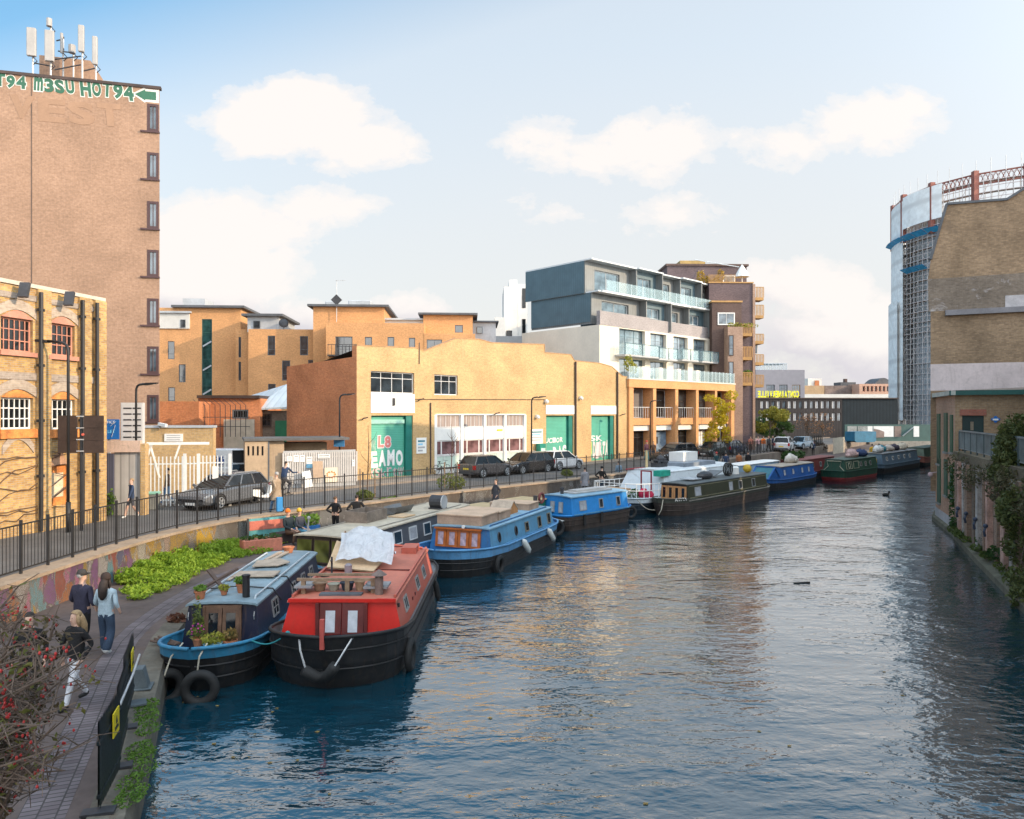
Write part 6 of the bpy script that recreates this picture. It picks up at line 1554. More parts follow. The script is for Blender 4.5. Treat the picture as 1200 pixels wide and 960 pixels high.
# ---- light blue boat with orange doors
sky_ = paint('sky_blue_paint', (.10,.27,.42), .45); midb = paint('mid_blue_paint', (.03,.14,.32), .45); od = mat('varnished_orange_door', (.42,.11,.02), .4, .25, 4)
bandb = paint('band_blue_paint', (.10,.28,.50), .45)
b4 = Boat('wide_canal_boat', 'light blue wide canal boat with varnished orange front doors and planked roof boxes', 'canal boat', (-2.75,26.0), (.384,.923), 10.2, 2.95, .82, 1.05, 2.0, .55, band=bandb, deck=midb, blunt=2.0, c0=2.2)
b4.cabin(2.0, 9.1, 1.58, sky_, midb, mat('blue_roof',(.22,.36,.46),.6,.15,1,dirt=.2), inset=.16, tumble=.14, z0=.62, camber=.05)
for y in (-.72,-.24,.24,.72): b4.fwin(y-.1, .82, .46, .66, od, mat('pinkish_curtain',(.40,.30,.34),.6,.35,6), .035, pane_h=(.12,.86), pw=.5)
dfm = MB(); dfm.box(1.96,-1.08,1.49,2.06,.9,1.55); dfm.build('door_frame', od, b4.t)
b4.win(2.9, .24, .36, round_=True, fm=dark, gm=GLd); b4.win(4.6, .26, .36, round_=True, fm=dark, gm=GLd)
for x in (5.8,7.3,8.5): b4.win(x, .40, .48 if x > 7 else .40, fm=mat('gold_frame',(.20,.17,.12),.5), gm=GLd, cols=1)
b4.rails(midb, z=.07)
MB().tube([(2.02,.15,1.62),(1.98,.15,1.62)], .07, 8).build('headlamp', white, b4.t)
nb = MB(); nb.bar((2.2,1.35,.84),(9.0,1.35,.84),.06,.05); nb.build('side_rail', bandb, b4.t)
bt = mat('planked_box', (.40,.27,.19), .75, .2, 2); btop = mat('planked_lid', (.55,.38,.26), .75, .15, 2)
for k,(x,w,h,lb) in enumerate(((3.0,.75,.34,'front planked wooden box on the light blue roof'),(4.45,.6,.30,'second planked wooden box on the light blue roof, behind the first'))):
    q = thing('roof_box', lb, 'wooden box', b4.at(x, -.15, 1.64), b4.rz, 'planked boxes on the light blue roof')
    MB().box(-w,-.95,0,w,.95,h).build('box', bt, q); MB().box(-w-.03,-.99,h+.003,w+.03,.99,h+.05).build('lid', btop, q)
hs = thing('roof_hatch', 'small gabled wooden hatch on the light blue roof behind the planked boxes', 'hatch', b4.at(6.0,.1,1.63), b4.rz)
MB().prism([(-.5,0),(.5,0),(.5,.15),(0,.5),(-.5,.15)], -.45,.45,'xz').build('body', mat('orange_wood',(.45,.2,.07),.6,.2,3), hs)
q = MB(); q.bar((-.52,0,.16),(0,0,.54),.95,.03); q.bar((0,0,.54),(.52,0,.16),.95,.03); q.build('lid', mat('pale_plank',(.42,.33,.25)), hs)
q = thing('roof_box', 'long low planked box at the far end of the light blue roof', 'wooden box', b4.at(7.8,-.2,1.63), b4.rz, 'planked boxes on the light blue roof'); MB().box(-.6,-1.0,0,.6,.9,.26).build('box', bt, q); MB().box(-.63,-1.03,.263,.63,.93,.3).build('lid', btop, q)
ch = MB(); ch.tube([(8.5,.6,1.6),(8.5,.6,2.15)], .1, 10); ch.build('stove_chimney', dark, b4.t)
o = tyre('small dark red life ring leaning by the chimney of the light blue boat', b4.at(8.9,.75,2.0), (0,0,R(60)), .22, .06, None); o['category'] = 'life ring'; o.name = 'life_ring'
for c in o.children: c.name = 'ring'; c.data.materials[0] = mat('dark_red_ring',(.16,.04,.035),.6)
whf = mat('white_fender', (.52,.54,.52), .5, .12, 2)
for x, lb in ((4.6,'white fender hanging amidships on the light blue boat'),(7.6,'white fender hanging near the stern of the light blue boat')):
    fe = MB(); fe.tube([(.0,0,.45),(.05,.02,.36),(.28,.14,-.05),(.33,.17,-.15)], [.03,.12,.12,.04], 9); loose(fe, 'white_fender', whf, b4, x, 1.55,.38, lb, 'fender', smooth=True, group='fenders')
tyre('black tyre at the bow shoulder of the light blue boat', b4.at(2.2,1.56,.25), (0,0,b4.rz+R(2)), .28, .09)
tyre('blue-black tyre at the stern of the light blue boat', b4.at(9.9,1.2,.5), (0,0,b4.rz+R(-30)), .30, .10)

# ---- bright blue boat
bright = paint('bright_blue_paint', (.02,.20,.52), .4, .1); bb2 = paint('bright_blue_side', (.035,.24,.58), .4, .1)
b5 = Boat('narrowboat', 'bright blue narrowboat with brown-black hull, beyond the light blue boat', 'narrowboat', (1.75,37.05), (.70,.71), 6.2, 2.2, .75, .80, .8, .7, hull=hullb, band=bright, blunt=3.2, sternlen=1.0)
b5.c0 = .7; b5.cabin(.75, 5.6, 1.68, bb2, bright, mat('blue_roof',(.22,.36,.46)), inset=.06, tumble=.14, z0=.6, rakef=.08, camber=.06)
for y in (-.28,.28): b5.fwin(y, .85, .26, .55, alu, mat('grey_curtain',(.36,.37,.40),.6,.2,3), .03, name='front_window', pane_h=(.06,.94), pw=.72)
for x in (1.7,3.2,4.7): b5.win(x, .55 if x < 2 else .34, .5, fm=alu, gm=mat('grey_curtain',(.36,.37,.40)) if x < 2 else GL, cols=2 if x<2 else 1)
MB().bar((.8,1.12,.80),(5.6,1.12,.80),.05,.05).build('side_rail', sky_, b5.t)
ch = MB(); ch.tube([(1.3,-.1,1.72),(1.3,-.1,2.1)], .09, 8); ch.tube([(1.3,-.1,2.0),(1.3,-.1,2.06)], .13, 8); ch.build('stove_chimney', dark, b5.t)
rr = MB(); rr.box(-1.6,-.55,0,1.6,.5,.06); rr.box(-1.2,-.3,.06,1.4,.3,.14); loose(rr, 'roof_sheet', mat('grey_sheet_roof',(.42,.40,.38),.7), b5, 3.2,0,1.76, 'flat pale panel stack along the bright blue roof', 'panels')
MB().bar((.2,-.7,.85),(.3,.9,.55),.5,.04).build('gangplank', whf, b5.t)
for x, lb in ((1.6,'first'),(3.0,'second')):
    fe = MB(); fe.tube([(0,0,.35),(0,.02,-.2)], .07, 7); loose(fe, 'rubber_fender', rubr, b5, x, 1.17,.42, f'{lb} black fender from the near end of the bright blue boat', 'fender', group='fenders')
tyre('black tyre at the far end of the bright blue boat', b5.at(5.9,.95,.45), (0,0,b5.rz+R(-25)), .28, .09)
# green-lidded low boats behind
gr1 = paint('bottle_green_paint', (.015,.12,.07), .5, .1)
b6 = Boat('workboat', 'low dark workboat with two green-sided planked hatches, behind the light blue boat', 'workboat', (-3.6,32.2), (.60,.80), 11, 2.0, .62, .7, 1.6, .4, band=dark)
b6.c0 = 1; b6.cabin(1.2, 10.2, .85, dark, dark, mat('dull_rail',(.30,.27,.23)), inset=.2, tumble=.05, z0=.5, camber=.03)
for x, lb in ((3.6,'nearer green-sided hatch box with planked lid on the low workboat'),(6.9,'farther green-sided hatch box with planked lid on the low workboat')):
    q = thing('hatch_box', lb, 'hatch box', b6.at(x,0,.9), b6.rz, 'green hatch boxes'); MB().box(-1.0,-.75,0,1.0,.75,.55).build('box', gr1, q); MB().box(-1.05,-.8,.553,1.05,.8,.62).build('lid', mat('tan_lid',(.48,.36,.20),.7,.15,2), q)
q = MB(); q.bar((-.3,-.4,.0),(.3,-.4,.25),.8,.03); loose(q, 'tilted_panel', zinc, b6, 5.2,.2,.95, 'small tilted grey solar panel between the green hatch boxes', 'panel')
q = MB(); q.lathe([(.3,0),(.32,.1),(.22,.35),(0,.42)], 12); loose(q, 'teal_cover', mat('teal_cover',(.02,.16,.24),.5), b6, 1.5,.5,.9, 'round teal cover on the near end of the low workboat', 'cover')

# ---- white wide boat
wht = paint('pale_grey_white_paint', (.55,.60,.63), .45, .15, .06)
b7 = Boat('wide_canal_boat', 'white wide boat with rounded cabin and railed bow deck, moored inside the dark green boat', 'canal boat', (5.7,43.4), (.67,.74), 16, 3.7, .85, .95, 1.8, .6, hull=mat('blue_black_hull',(.025,.035,.045),.5), band=wht, deck=wht, blunt=3)
b7.c0 = 3.2; b7.cabin(3.4, 14.5, 2.25, wht, wht, paint('white_roof',(.62,.65,.66)), inset=.15, tumble=.35, z0=.8, rakef=.8, camber=.16, over=.03)
rl = MB()
for i in range(0, 9):
    x, y, z = b7.rows[i+1][5]
    for sg in (1,-1): rl.tube([(x,sg*(y-.05),z),(x,sg*(y-.05),z+.85)], .025, 5)
for zz in (.45,.85):
    for sg in (1,-1): rl.tube([(b7.rows[i][5][0], sg*(b7.rows[i][5][1]-.05), b7.rows[i][5][2]+zz) for i in range(1,10)], .025, 5)
    rl.tube([(b7.rows[1][5][0], -(b7.rows[1][5][1]-.05), b7.rows[1][5][2]+zz),(b7.rows[1][5][0], b7.rows[1][5][1]-.05, b7.rows[1][5][2]+zz)], .025, 5)
rl.build('bow_railing', white, b7.t)
q = MB(); q.box(-.5,-1.1,0,.5,.5,.6); loose(q, 'deck_box', mat('tan_box2',(.42,.26,.15),.7,.2,2), b7, 1.6,-.3,.75, 'tan wooden box on the bow deck of the white boat', 'box')
fr_r = MB(); fr_r.bar((0,-.35,0),(0,-.35,1.7),.07); fr_r.bar((0,.35,0),(0,.35,1.7),.07); fr_r.bar((0,-.35,1.68),(0,.35,1.68),.07); loose(fr_r, 'red_door_frame', mat('dark_red_frame',(.25,.02,.03),.5), b7, 2.4,1.1,.75, 'dark red upright frame on the white boat deck', 'frame')
q = MB(); q.ball((0,0,.35), .38, .3, .38, 10, 6); q.ball((.2,.3,.28), .3, .25, .3, 8, 5); loose(q, 'red_bag', mat('crimson_cloth',(.42,.02,.06),.7,.2,3), b7, 1.7,1.35,.75, 'bundle of crimson bags on the white boat deck by the red frame', 'bag', smooth=True)
q = MB(); q.ball((0,0,.28), .5, .35, .3, 10, 6); loose(q, 'white_sack', white, b7, 1.2,.35,.75, 'white sack lying on the white boat bow deck', 'sack', smooth=True)
leaf_b = leaf_cloud([(0,0,.3,.5,.4,.35)], 160, .1, 3); loose(leaf_b, 'deck_plant', leafd, b7, 1.4,.85,.75, 'dark leafy deck plant beside the crimson bags', 'plant')
q = MB(); q.tube([(0,0,0),(0,0,1.15)], .08, 6); loose(q, 'wooden_post', mat('pale_post',(.55,.42,.22),.7), b7, 5.2,-.6,2.38, 'pale upright post standing on the white boat roof', 'post')
q = MB(); rj = random.Random(5)
for k in range(7): q.tube([(rj.uniform(-.6,.6),rj.uniform(-.4,.4),.25+.3*rj.random()) for _ in range(2)] , .09, 5)
q.box(-.5,-.3,0,.5,.35,.3); q.ball((.2,0,.5), .3, n=8, k=5); loose(q, 'engine_parts', dark, b7, 6.2,-.3,2.38, 'heap of dark machine parts on the white boat roof', 'machinery')
q = MB(); q.box(-2.2,-1.1,0,2.2,.9,.26); loose(q, 'roof_deck', mat('grey_deck',(.20,.23,.27),.6), b7, 9.6,.0,2.38, 'low grey-blue raised deck on the white boat roof', 'deck'); 
q = MB(); q.box(-1.0,-.6,0,1.0,.5,.62); loose(q, 'white_chest', white, b7, 9.9,-.5,2.65, 'large white chest on the raised deck of the white boat', 'chest')
q = MB(); q.box(-.6,-.25,0,.6,.25,.35); loose(q, 'teal_cloth', mat('teal_cloth',(.02,.30,.22),.8,.2,3), b7, 3.9,1.3,2.05, 'teal cloth bundle over the edge of the white boat roof', 'cloth')
q = MB()
for k in range(3): q.tube([(-.5+.5*k,-.4,.02),(-.2+.5*k,.4,.1)], .05, 5)
loose(q, 'red_poles', mat('dark_red_frame',(.25,.02,.03)), b7, 4.5,-1.0,2.3, 'short red poles lying on the front of the white roof', 'poles')
# ---- long dark green boat
olive = paint('olive_black_paint', (.045,.048,.03), .4); oband = mat('olive_band',(.06,.06,.045),.5)
b8 = Boat('narrowboat', 'long dark olive narrowboat with tan front doors and a painted white name', 'narrowboat', (8.35,42.3), (.67,.74), 14.2, 2.15, .78, 1.0, 2.0, .6, hull=mat('brown_hull',(.06,.042,.034),.6,.3,2), band=oband, c0=2.1)
b8.cabin(1.9, 13.2, 1.72, olive, black, mat('dark_boat_roof',(.10,.11,.11),.6,.2), inset=.12, tumble=.12, z0=.65, rakef=.05)
tanw = mat('tan_doors', (.48,.24,.10), .5, .15, 4)
for y in (-.62,-.2,.22,.64): b8.fwin(y, .80, .40, .80, tanw, GLd, .035, pane_h=(.12,.88), pw=.46)
for x in (3.2,7.6,9.0,11.0): b8.win(x, .75 if x<4 else .5, .55, fm=alu, gm=mat('grey_curtain',(.36,.37,.40)) if x<8 else GL, cols=1)
for z in (.92,1.60): MB().bar((2.2,b8.side_y(z)+.012,z),(13,b8.side_y(z)+.012,z),.012,.03).build('coach_line', mat('coach_line',(.30,.28,.18)), b8.t)
MB().bar((1.8,1.09,.80),(13.2,1.09,.80),.06,.05).build('side_rail', mat('dull_rail',(.30,.27,.23)), b8.t)
me = text_mesh('ANYTA', .26, white, .004, .006); [setattr(v, 'co', Vector((-v.co.x, v.co.y, v.co.z))) for v in me.vertices]
put('painted_name', me, b8.t, (1.15, b8.hw(1.15)*.99+.02, .92), (R(90), 0, R(180)+math.atan2(b8.hw(1.5)-b8.hw(.8), .7)))
rj = random.Random(12)
for k,(x,y,lb,mm) in enumerate(((4.0,.0,'flat pale solar panel on the front of the dark olive roof',zinc),(5.6,.1,'dark tarpaulin bundle on the dark olive roof',dark),(7.0,-.1,'tilted grey panel on the dark olive roof',steelgrey),(8.8,.1,'coil of black hose on the dark olive roof',rubr),(10.2,0,'white plastic drum on the dark olive roof',white),(11.8,.1,'yellow buoy near the stern of the dark olive roof',mat('buoy_yellow',(.55,.36,.03),.5)))):
    q = MB()
    if k in (0,2): q.bar((-.6,0,.1),(.6,0,.1+.3*(k==2)),.9,.05)
    elif k == 1: q.ball((0,0,.2), .8, .4, .28, 10, 6)
    elif k == 3:
        for j in range(3): q.tube([(.4*math.cos(a), .12*j-.1, .42+.4*math.sin(a)) for a in [i*math.pi/8 for i in range(16)]], .05, 5, closed=True)
    elif k == 4: q.lathe([(.22,0),(.22,.45),(.1,.55),(0,.55)], 10)
    else: q.ball((0,0,.3), .3)
    loose(q, ['solar_panel','tarpaulin_bundle','tilted_panel','hose_coil','plastic_drum','buoy'][k], mm, b8, x, y, 1.80, lb, ['solar panel','tarpaulin','panel','hose','drum','buoy'][k])
rp = MB(); a, c = b7.at(.6,1.6,.9), b8.at(.3,-.3,.3)
rp.tube([tuple(a[i]+(c[i]-a[i])*k/8 - (0 if i<2 else .2*math.sin(math.pi*k/8)) for i in range(3)) for k in range(9)], .025, 5); rp.tube([b8.at(.2,.3,1.0), b8.at(-.1,.35,.4), b8.at(-.15,.2,.1)], .03, 5); tag(rp.build('mooring_line', rope_w), 'pale mooring lines hanging at the bow of the dark olive boat', 'rope')

# ---- farther boats
b9 = Boat('narrowboat', 'pale blue narrowboat with white roof, inside the blue boat with the folded frame', 'narrowboat', (16.2,57.2), (.66,.75), 11, 2.1, .75, .9, 1.8, .5, band=paint('pale_blue_paint',(.25,.36,.44)))
b9.c0 = 1.5; b9.cabin(1.6, 10, 1.8, paint('pale_blue_paint',(.25,.36,.44)), paint('pale_blue_paint',(.25,.36,.44)), white, inset=.12)
for x in (3,5,7): b9.win(x,.5,.45,cols=1)
b10 = Boat('narrowboat', 'mid blue narrowboat with folding frame at its bow, beyond the dark olive boat', 'narrowboat', (18.4,55.6), (.66,.75), 11.2, 2.15, .75, .95, 1.9, .5, band=paint('royal_blue_paint',(.02,.10,.32)))
b10.c0 = 2.6; rb_ = paint('royal_blue_paint',(.02,.10,.32)); b10.cabin(2.7, 10.2, 1.75, rb_, rb_, mat('tan_roof',(.36,.30,.24),.7,.2), inset=.12)
for x in (3.6,5.4,7.4,8.9): b10.win(x, .5, .5, fm=rb_, gm=mat('grey_curtain',(.36,.37,.40)), cols=1)
fq_ = MB()
for sg in (1,-1): fq_.bar((.7,sg*.7,.85),(2.0,sg*.75,1.75),.12,.06); fq_.bar((2.0,sg*.75,1.75),(2.9,sg*.8,.85),.12,.06)
fq_.bar((2.0,-.75,1.78),(2.0,.75,1.78),.1); fq_.build('bow_frame', rb_, b10.t); cv = MB(); cv.poly([(.75,-.66,.9),(.75,.66,.9),(1.98,.7,1.72),(1.98,-.7,1.72)]); cv.build('cover', mat('teal_canvas',(.05,.16,.2),.8), b10.t)
b11 = Boat('narrowboat', 'dark maroon narrowboat carrying green plants, inside the dark green boat', 'narrowboat', (23.0,62.5), (.66,.75), 12, 2.1, .75, .9, 1.8, .5, band=paint('maroon_paint',(.13,.025,.025)))
b11.c0 = 1.5; b11.cabin(1.6, 11, 1.85, paint('maroon_paint',(.13,.025,.025)), paint('maroon_paint',(.13,.025,.025)), mat('maroon_roof',(.20,.07,.06),.7), inset=.12)
for x in (3,5,7,9): b11.win(x,.45,.45,cols=1)
leaf_cloud([(.8*k,.2*(k%2),.3,.5,.5,.4) for k in range(5)], 520, .16, 6).build('roof_plants', leafd, None)
o = bpy.data.objects['roof_plants']; o.location = b11.at(1.6,-.2,1.9); o.rotation_euler = (0,0,b11.rz); tag(o, 'mass of dark green potted plants on the front of the maroon boat', 'plants')
b12 = Boat('narrowboat', 'dark green narrowboat with red stern bottom and white painted scrolls', 'narrowboat', (27.6,63.7), (.70,.71), 9.6, 2.15, .85, .95, .9, .3, hull=mat('red_bottom',(.24,.03,.03),.6), band=paint('forest_green_paint',(.02,.07,.045)), blunt=3.2)
fgp = paint('forest_green_paint',(.02,.07,.045)); b12.c0 = .8; b12.cabin(.9, 9, 1.85, fgp, fgp, mat('green_roof',(.06,.09,.07),.6), inset=.1)
cl = mat('cream_line', (.42,.40,.30)); qn = MB(); qf = [(.88,-.9,.9),(.9,-.5,1.3),(.9,-.62,1.75),(.9,.62,1.75),(.9,.5,1.3),(.88,.9,.9)]; qn.tube(qf, .03, 5)
for x0,x1 in ((1.3,2.6),(3.0,4.2)): qn.tube([(x0,b12.side_y(1.05)+.02,1.05),(x1,b12.side_y(1.05)+.02,1.05),(x1,b12.side_y(1.65)+.02,1.65),(x0,b12.side_y(1.65)+.02,1.65)], .025, 4, closed=True)
qn.build('painted_lines', cl, b12.t)
for x in (4.8,6,7.2): b12.win(x,.42,.42,cols=1)
rg = MB(); rg.tube([(1.95+.24*math.cos(a),b12.side_y(1.35)+.03,1.35+.24*math.sin(a)) for a in [k*math.pi/8 for k in range(16)]], .03, 5, closed=True); rg.build('painted_ring', cl, b12.t)
b13 = Boat('narrowboat', 'long blue-grey narrowboat piled with deck goods, near the end of the moorings', 'narrowboat', (34.6,71.5), (.68,.73), 15.5, 2.2, .85, 1.0, 1.6, .5, band=paint('grey_blue_paint',(.10,.16,.22)))
gb_ = paint('grey_blue_paint',(.10,.16,.22)); b13.c0 = 1.4; b13.cabin(1.5, 14, 1.95, gb_, gb_, mat('grey_boat_roof',(.20,.20,.20),.7,.3), inset=.1)
for x in (3,5,7,9,11): b13.win(x,.5,.4,cols=1,fm=white)
b14 = Boat('narrowboat', 'last narrowboat of the row, with a pinkish-red stern seen end-on', 'narrowboat', (45.0,82.6), (.66,.75), 12, 2.2, .9, 1.15, 1.3, .3, hull=hullk, band=mat('pink_red_stern',(.42,.16,.12),.6))
b14.c0 = 1.2; b14.cabin(1.4, 11, 2.0, fgp, mat('green_cream_front',(.12,.16,.12),.6,.4), mat('green_roof',(.06,.09,.07)), inset=.1)
rj = random.Random(8); gg = 'goods piled on the far boats'
for k,(bt_,x,y,z,lb,c) in enumerate(((b13,1.0,0,1.0,'yellow covered bundle at the near end of the blue-grey boat',(.55,.36,.02)),(b13,2.6,.2,2.05,'white sack on the front of the blue-grey boat roof',(.6,.6,.58)),(b13,4.4,-.1,2.05,'blue-green tarpaulin heap on the blue-grey boat roof',(.05,.2,.24)),(b13,6.4,.1,2.05,'pale bundle halfway along the blue-grey boat roof',(.5,.42,.36)),(b13,8.6,0,2.05,'dark bundle beyond the pale one on the blue-grey roof',(.06,.05,.07)),(b13,11.0,.1,2.05,'cream covered heap near the far end of the blue-grey roof',(.55,.48,.38)),(b12,5.0,0,1.93,'pink and white sack on the dark green boat roof',(.5,.34,.32)),(b12,7.0,.1,1.93,'dark blue bundle on the dark green boat roof',(.03,.05,.12)),(b10,7.5,-.1,1.83,'pale sheet folded on the mid blue boat roof',(.55,.50,.44)))):
    q = MB(); q.ball((0,0,.3), rj.uniform(.5,.9), rj.uniform(.4,.6), rj.uniform(.3,.45), 9, 6); q.ball((.5,.1,.2), .4, .35, .25, 8, 5); q.ball((-.45,-.1,.15), .4, .3, .22, 8, 5); q.box(-.2,.1,.1,.35,.5,.5)
    q.v = [(x*rj.uniform(.82,1.12), y*rj.uniform(.82,1.12), z*rj.uniform(.8,1.15)) for x, y, z in q.v]
    loose(q, 'bundle', mat('bundle_%s' % ['yellow','white','teal','pale','dark','cream','pink','navy','sheet'][k], c, .8, .25, 2), bt_, x, y, z, lb, 'bundle', smooth=True, group=gg)
# duck and driftwood on the water
q = MB(); P = G(940,682.5,.03); q.bar((-.3,0,.01),(.3,.04,.02),.05,.04); o = q.build('floating_stick', mat('wet_wood',(.03,.028,.025),.5), None, (*P,0), (0,0,.1)); tag(o, 'small dark stick floating alone on the open water', 'stick')
q = MB(); P = G(1038,580,.05); q.ball((0,0,.06), .26, .14, .12, 10, 6); q.ball((.24,0,.26), .08, .07, .08, 8, 5); q.bar((.2,0,.12),(.24,0,.26),.07); q.bar((.3,0,.25),(.38,0,.23),.05,.02); o = q.build('water_bird', mat('dark_feathers',(.03,.028,.025),.7), None, (*P,0), smooth=True); tag(o, 'small dark water bird swimming off the farthest boats', 'bird')
# ================================================================== people
skinm = mat('skin', (.55,.34,.25), .6, .06, 6); skin2 = mat('skin_dark', (.28,.16,.10), .6, .06, 6)
def cloth(name, c): return mat('cloth_' + name, c, .85, .22, 4, bump=.03)
hairm = {k: mat('hair_' + k, c, .7, .25, 30) for k, c in (('dark',(.03,.02,.016)),('brown',(.10,.055,.03)),('fair',(.32,.21,.11)),('grey',(.35,.33,.31)))}
shoe_b, shoe_w = mat('dark_shoe', (.02,.02,.02), .6), mat('white_shoe', (.6,.6,.58), .6)
SHAPES = {}
def figure(pose, bulk=1.0, wide=0, skirt=0, fingers=True):
    """one skinned body: returns vertices, faces and a region for each face (0 skin, 1 top, 2 trousers, 3 shoes)"""
    key = (pose, bulk, wide, skirt, fingers)
    if key in SHAPES: return SHAPES[key]
    V = []; E = []; Rr = []; reg = []
    def add(p, r, par=None, g=1):
        V.append(p); Rr.append(r if isinstance(r, tuple) else (r, r)); reg.append(g)
        if par is not None: E.append((par, len(V)-1))
        return len(V)-1
    sit = pose == 'sit'; hz = .52 if sit else .93; lean = .10 if sit else .0
    if pose == 'ride': hz = .98; lean = -.22
    b_ = bulk
    pel = add((0,0,hz), (.155*b_,.115*b_), None, 2)
    sp = add((0,lean*.3,hz+.20), (.145*b_,.105*b_), pel, 1); ch = add((0,lean*.8,hz+.40), (.175*b_,.115*b_), sp, 1)
    nk = add((0,lean+.01,hz+.555), .058, ch, 0); jaw = add((0,lean-.025,hz+.64), (.066,.078), nk, 0); cr = add((0,lean-.008,hz+.735), (.074,.09), jaw, 0); add((0,lean,hz+.80), (.055,.066), cr, 0)
    arms = {'stand': [(.06,.0),( -.02,-.02)], 'walk': [(.16,-.10),(-.10,-.05)], 'walkb': [(-.12,-.16),(.14,-.02)], 'sit': [(-.10,-.28),(-.10,-.28)], 'ride': [(-.28,-.52),(-.28,-.52)], 'link': [(.03,-.16),(.02,-.04)], 'hips': [(.12,-.02),(.12,-.02)]}[pose]
    for sg, (ey, hy) in zip((1,-1), arms):
        out = .16 if pose == 'hips' else 0
        sh = add((sg*.185*b_,lean*.9,hz+.475), .060*b_, ch, 1)
        el = add((sg*(.235*b_+out),lean+ey,hz+.22 if not sit else hz+.22), .047*b_, sh, 1)
        hzz = hz-.02 if pose in ('stand','walk','walkb') else (hz+.12 if pose != 'ride' else hz+.22)
        if pose == 'hips': hzz = hz+.10
        wx = sg*(.245*b_) if pose not in ('hips','sit') else sg*(.14 if sit else .17)
        wr = add((wx, lean+ey*.4+hy, hzz), .036*b_, el, 1)
        dirv = Vector((wx, lean+ey*.4+hy, hzz)) - Vector(V[el]); dirv.normalize()
        pm = add(tuple(Vector(V[wr]) + dirv*.06), (.034,.022), wr, 0); pm2 = add(tuple(Vector(V[pm]) + dirv*.04), (.032,.018), pm, 0)
        if fingers:
            for k, (fo, ln) in enumerate(((-.026,.070),(-.009,.080),(.009,.074),(.026,.058))):
                b0 = Vector(V[pm2]) + Vector((0, fo, 0)) + dirv*.015
                f1 = add(tuple(b0), .0095, pm2, 0); f2 = add(tuple(b0 + dirv*ln*.55 + Vector((-sg*.004,0,0))), .0085, f1, 0); add(tuple(b0 + dirv*ln + Vector((-sg*.022,0,0))), .007, f2, 0)
            t1 = add(tuple(Vector(V[wr]) + dirv*.045 + Vector((0,-.034,0))), .011, pm, 0); add(tuple(Vector(V[wr]) + dirv*.095 + Vector((-sg*.01,-.05,0))), .009, t1, 0)
    legs = {'walk': (-.24,.22), 'walkb': (.22,-.24), 'link': (-.12,.10)}.get(pose, (-.015,.015))
    for sg, fy in zip((1,-1), legs):
        hp = add((sg*.095,0,hz-.06), (.094*b_,.10*b_), pel, 2)
        if sit: kn = add((sg*.12,-.42,hz-.01), .072, hp, 2); an = add((sg*.13,-.40-.06*sg,.10), .048, kn, 2)
        elif pose == 'ride': kn = add((sg*.10,-.36+.10*sg,hz-.30+.05*sg), .07, hp, 2); an = add((sg*.10,-.12+.14*sg,.32+.12*sg), .046, kn, 2)
        else:
            bend = .06 if fy > .05 else .0
            kn = add((sg*.10,fy*.45-.03-bend*.5,hz*.54), (.066+wide*.03), hp, 2); an = add((sg*.10,fy+bend*.8,.10+bend), (.047+wide*.055), kn, 2)
        hl = add((V[an][0], V[an][1]+.02, V[an][2]-.045), .042, an, 3); add((V[an][0]*1.08, V[an][1]-.15, max(.035, V[an][2]-.062)), (.042,.030), hl, 3)
    me = bpy.data.meshes.new('f'); me.from_pydata(V, E, [])
    o = bpy.data.objects.new('f', me); COL.objects.link(o)
    sk = o.modifiers.new('s', 'SKIN'); sk.use_smooth_shade = True
    sv = me.skin_vertices[0].data
    for i, r in enumerate(Rr): sv[i].radius = r; sv[i].use_root = (i == 0)
    ss = o.modifiers.new('u', 'SUBSURF'); ss.levels = 2; ss.render_levels = 2
    dg = bpy.context.evaluated_depsgraph_get(); dg.update()
    ev = bpy.data.meshes.new_from_object(o.evaluated_get(dg))
    bpy.data.objects.remove(o); bpy.data.meshes.remove(me)
    segs = [(Vector(V[a]), Vector(V[b]), reg[b]) for a, b in E]
    idx = []
    for p in ev.polygons:
        c = p.center; best = (9, 1)
        for a, b, g in segs:
            ab = b - a; t = max(0, min(1, (c-a).dot(ab)/max(1e-9, ab.length_squared))); dd = (c - a - ab*t).length
            if dd < best[0]: best = (dd, g)
        g = best[1]
        if g == 2 and skirt and c.z < hz - skirt: g = 0
        if g == 0 and c.z < .5*hz and not skirt: g = 2
        if g == 2 and c.z > hz + .03 and not sit: g = 1
        if g in (1,2) and not sit and pose != 'ride' and abs(c.x) < .19*bulk and hz-.14 < c.z < hz+.12: g = 1 if c.z > hz-.04 else 2
        if g == 0 and hz + .3 < c.z < hz + .555 and pose != 'ride': g = 1
        idx.append(g)
    SHAPES[key] = (ev, idx, hz, lean)
    return SHAPES[key]

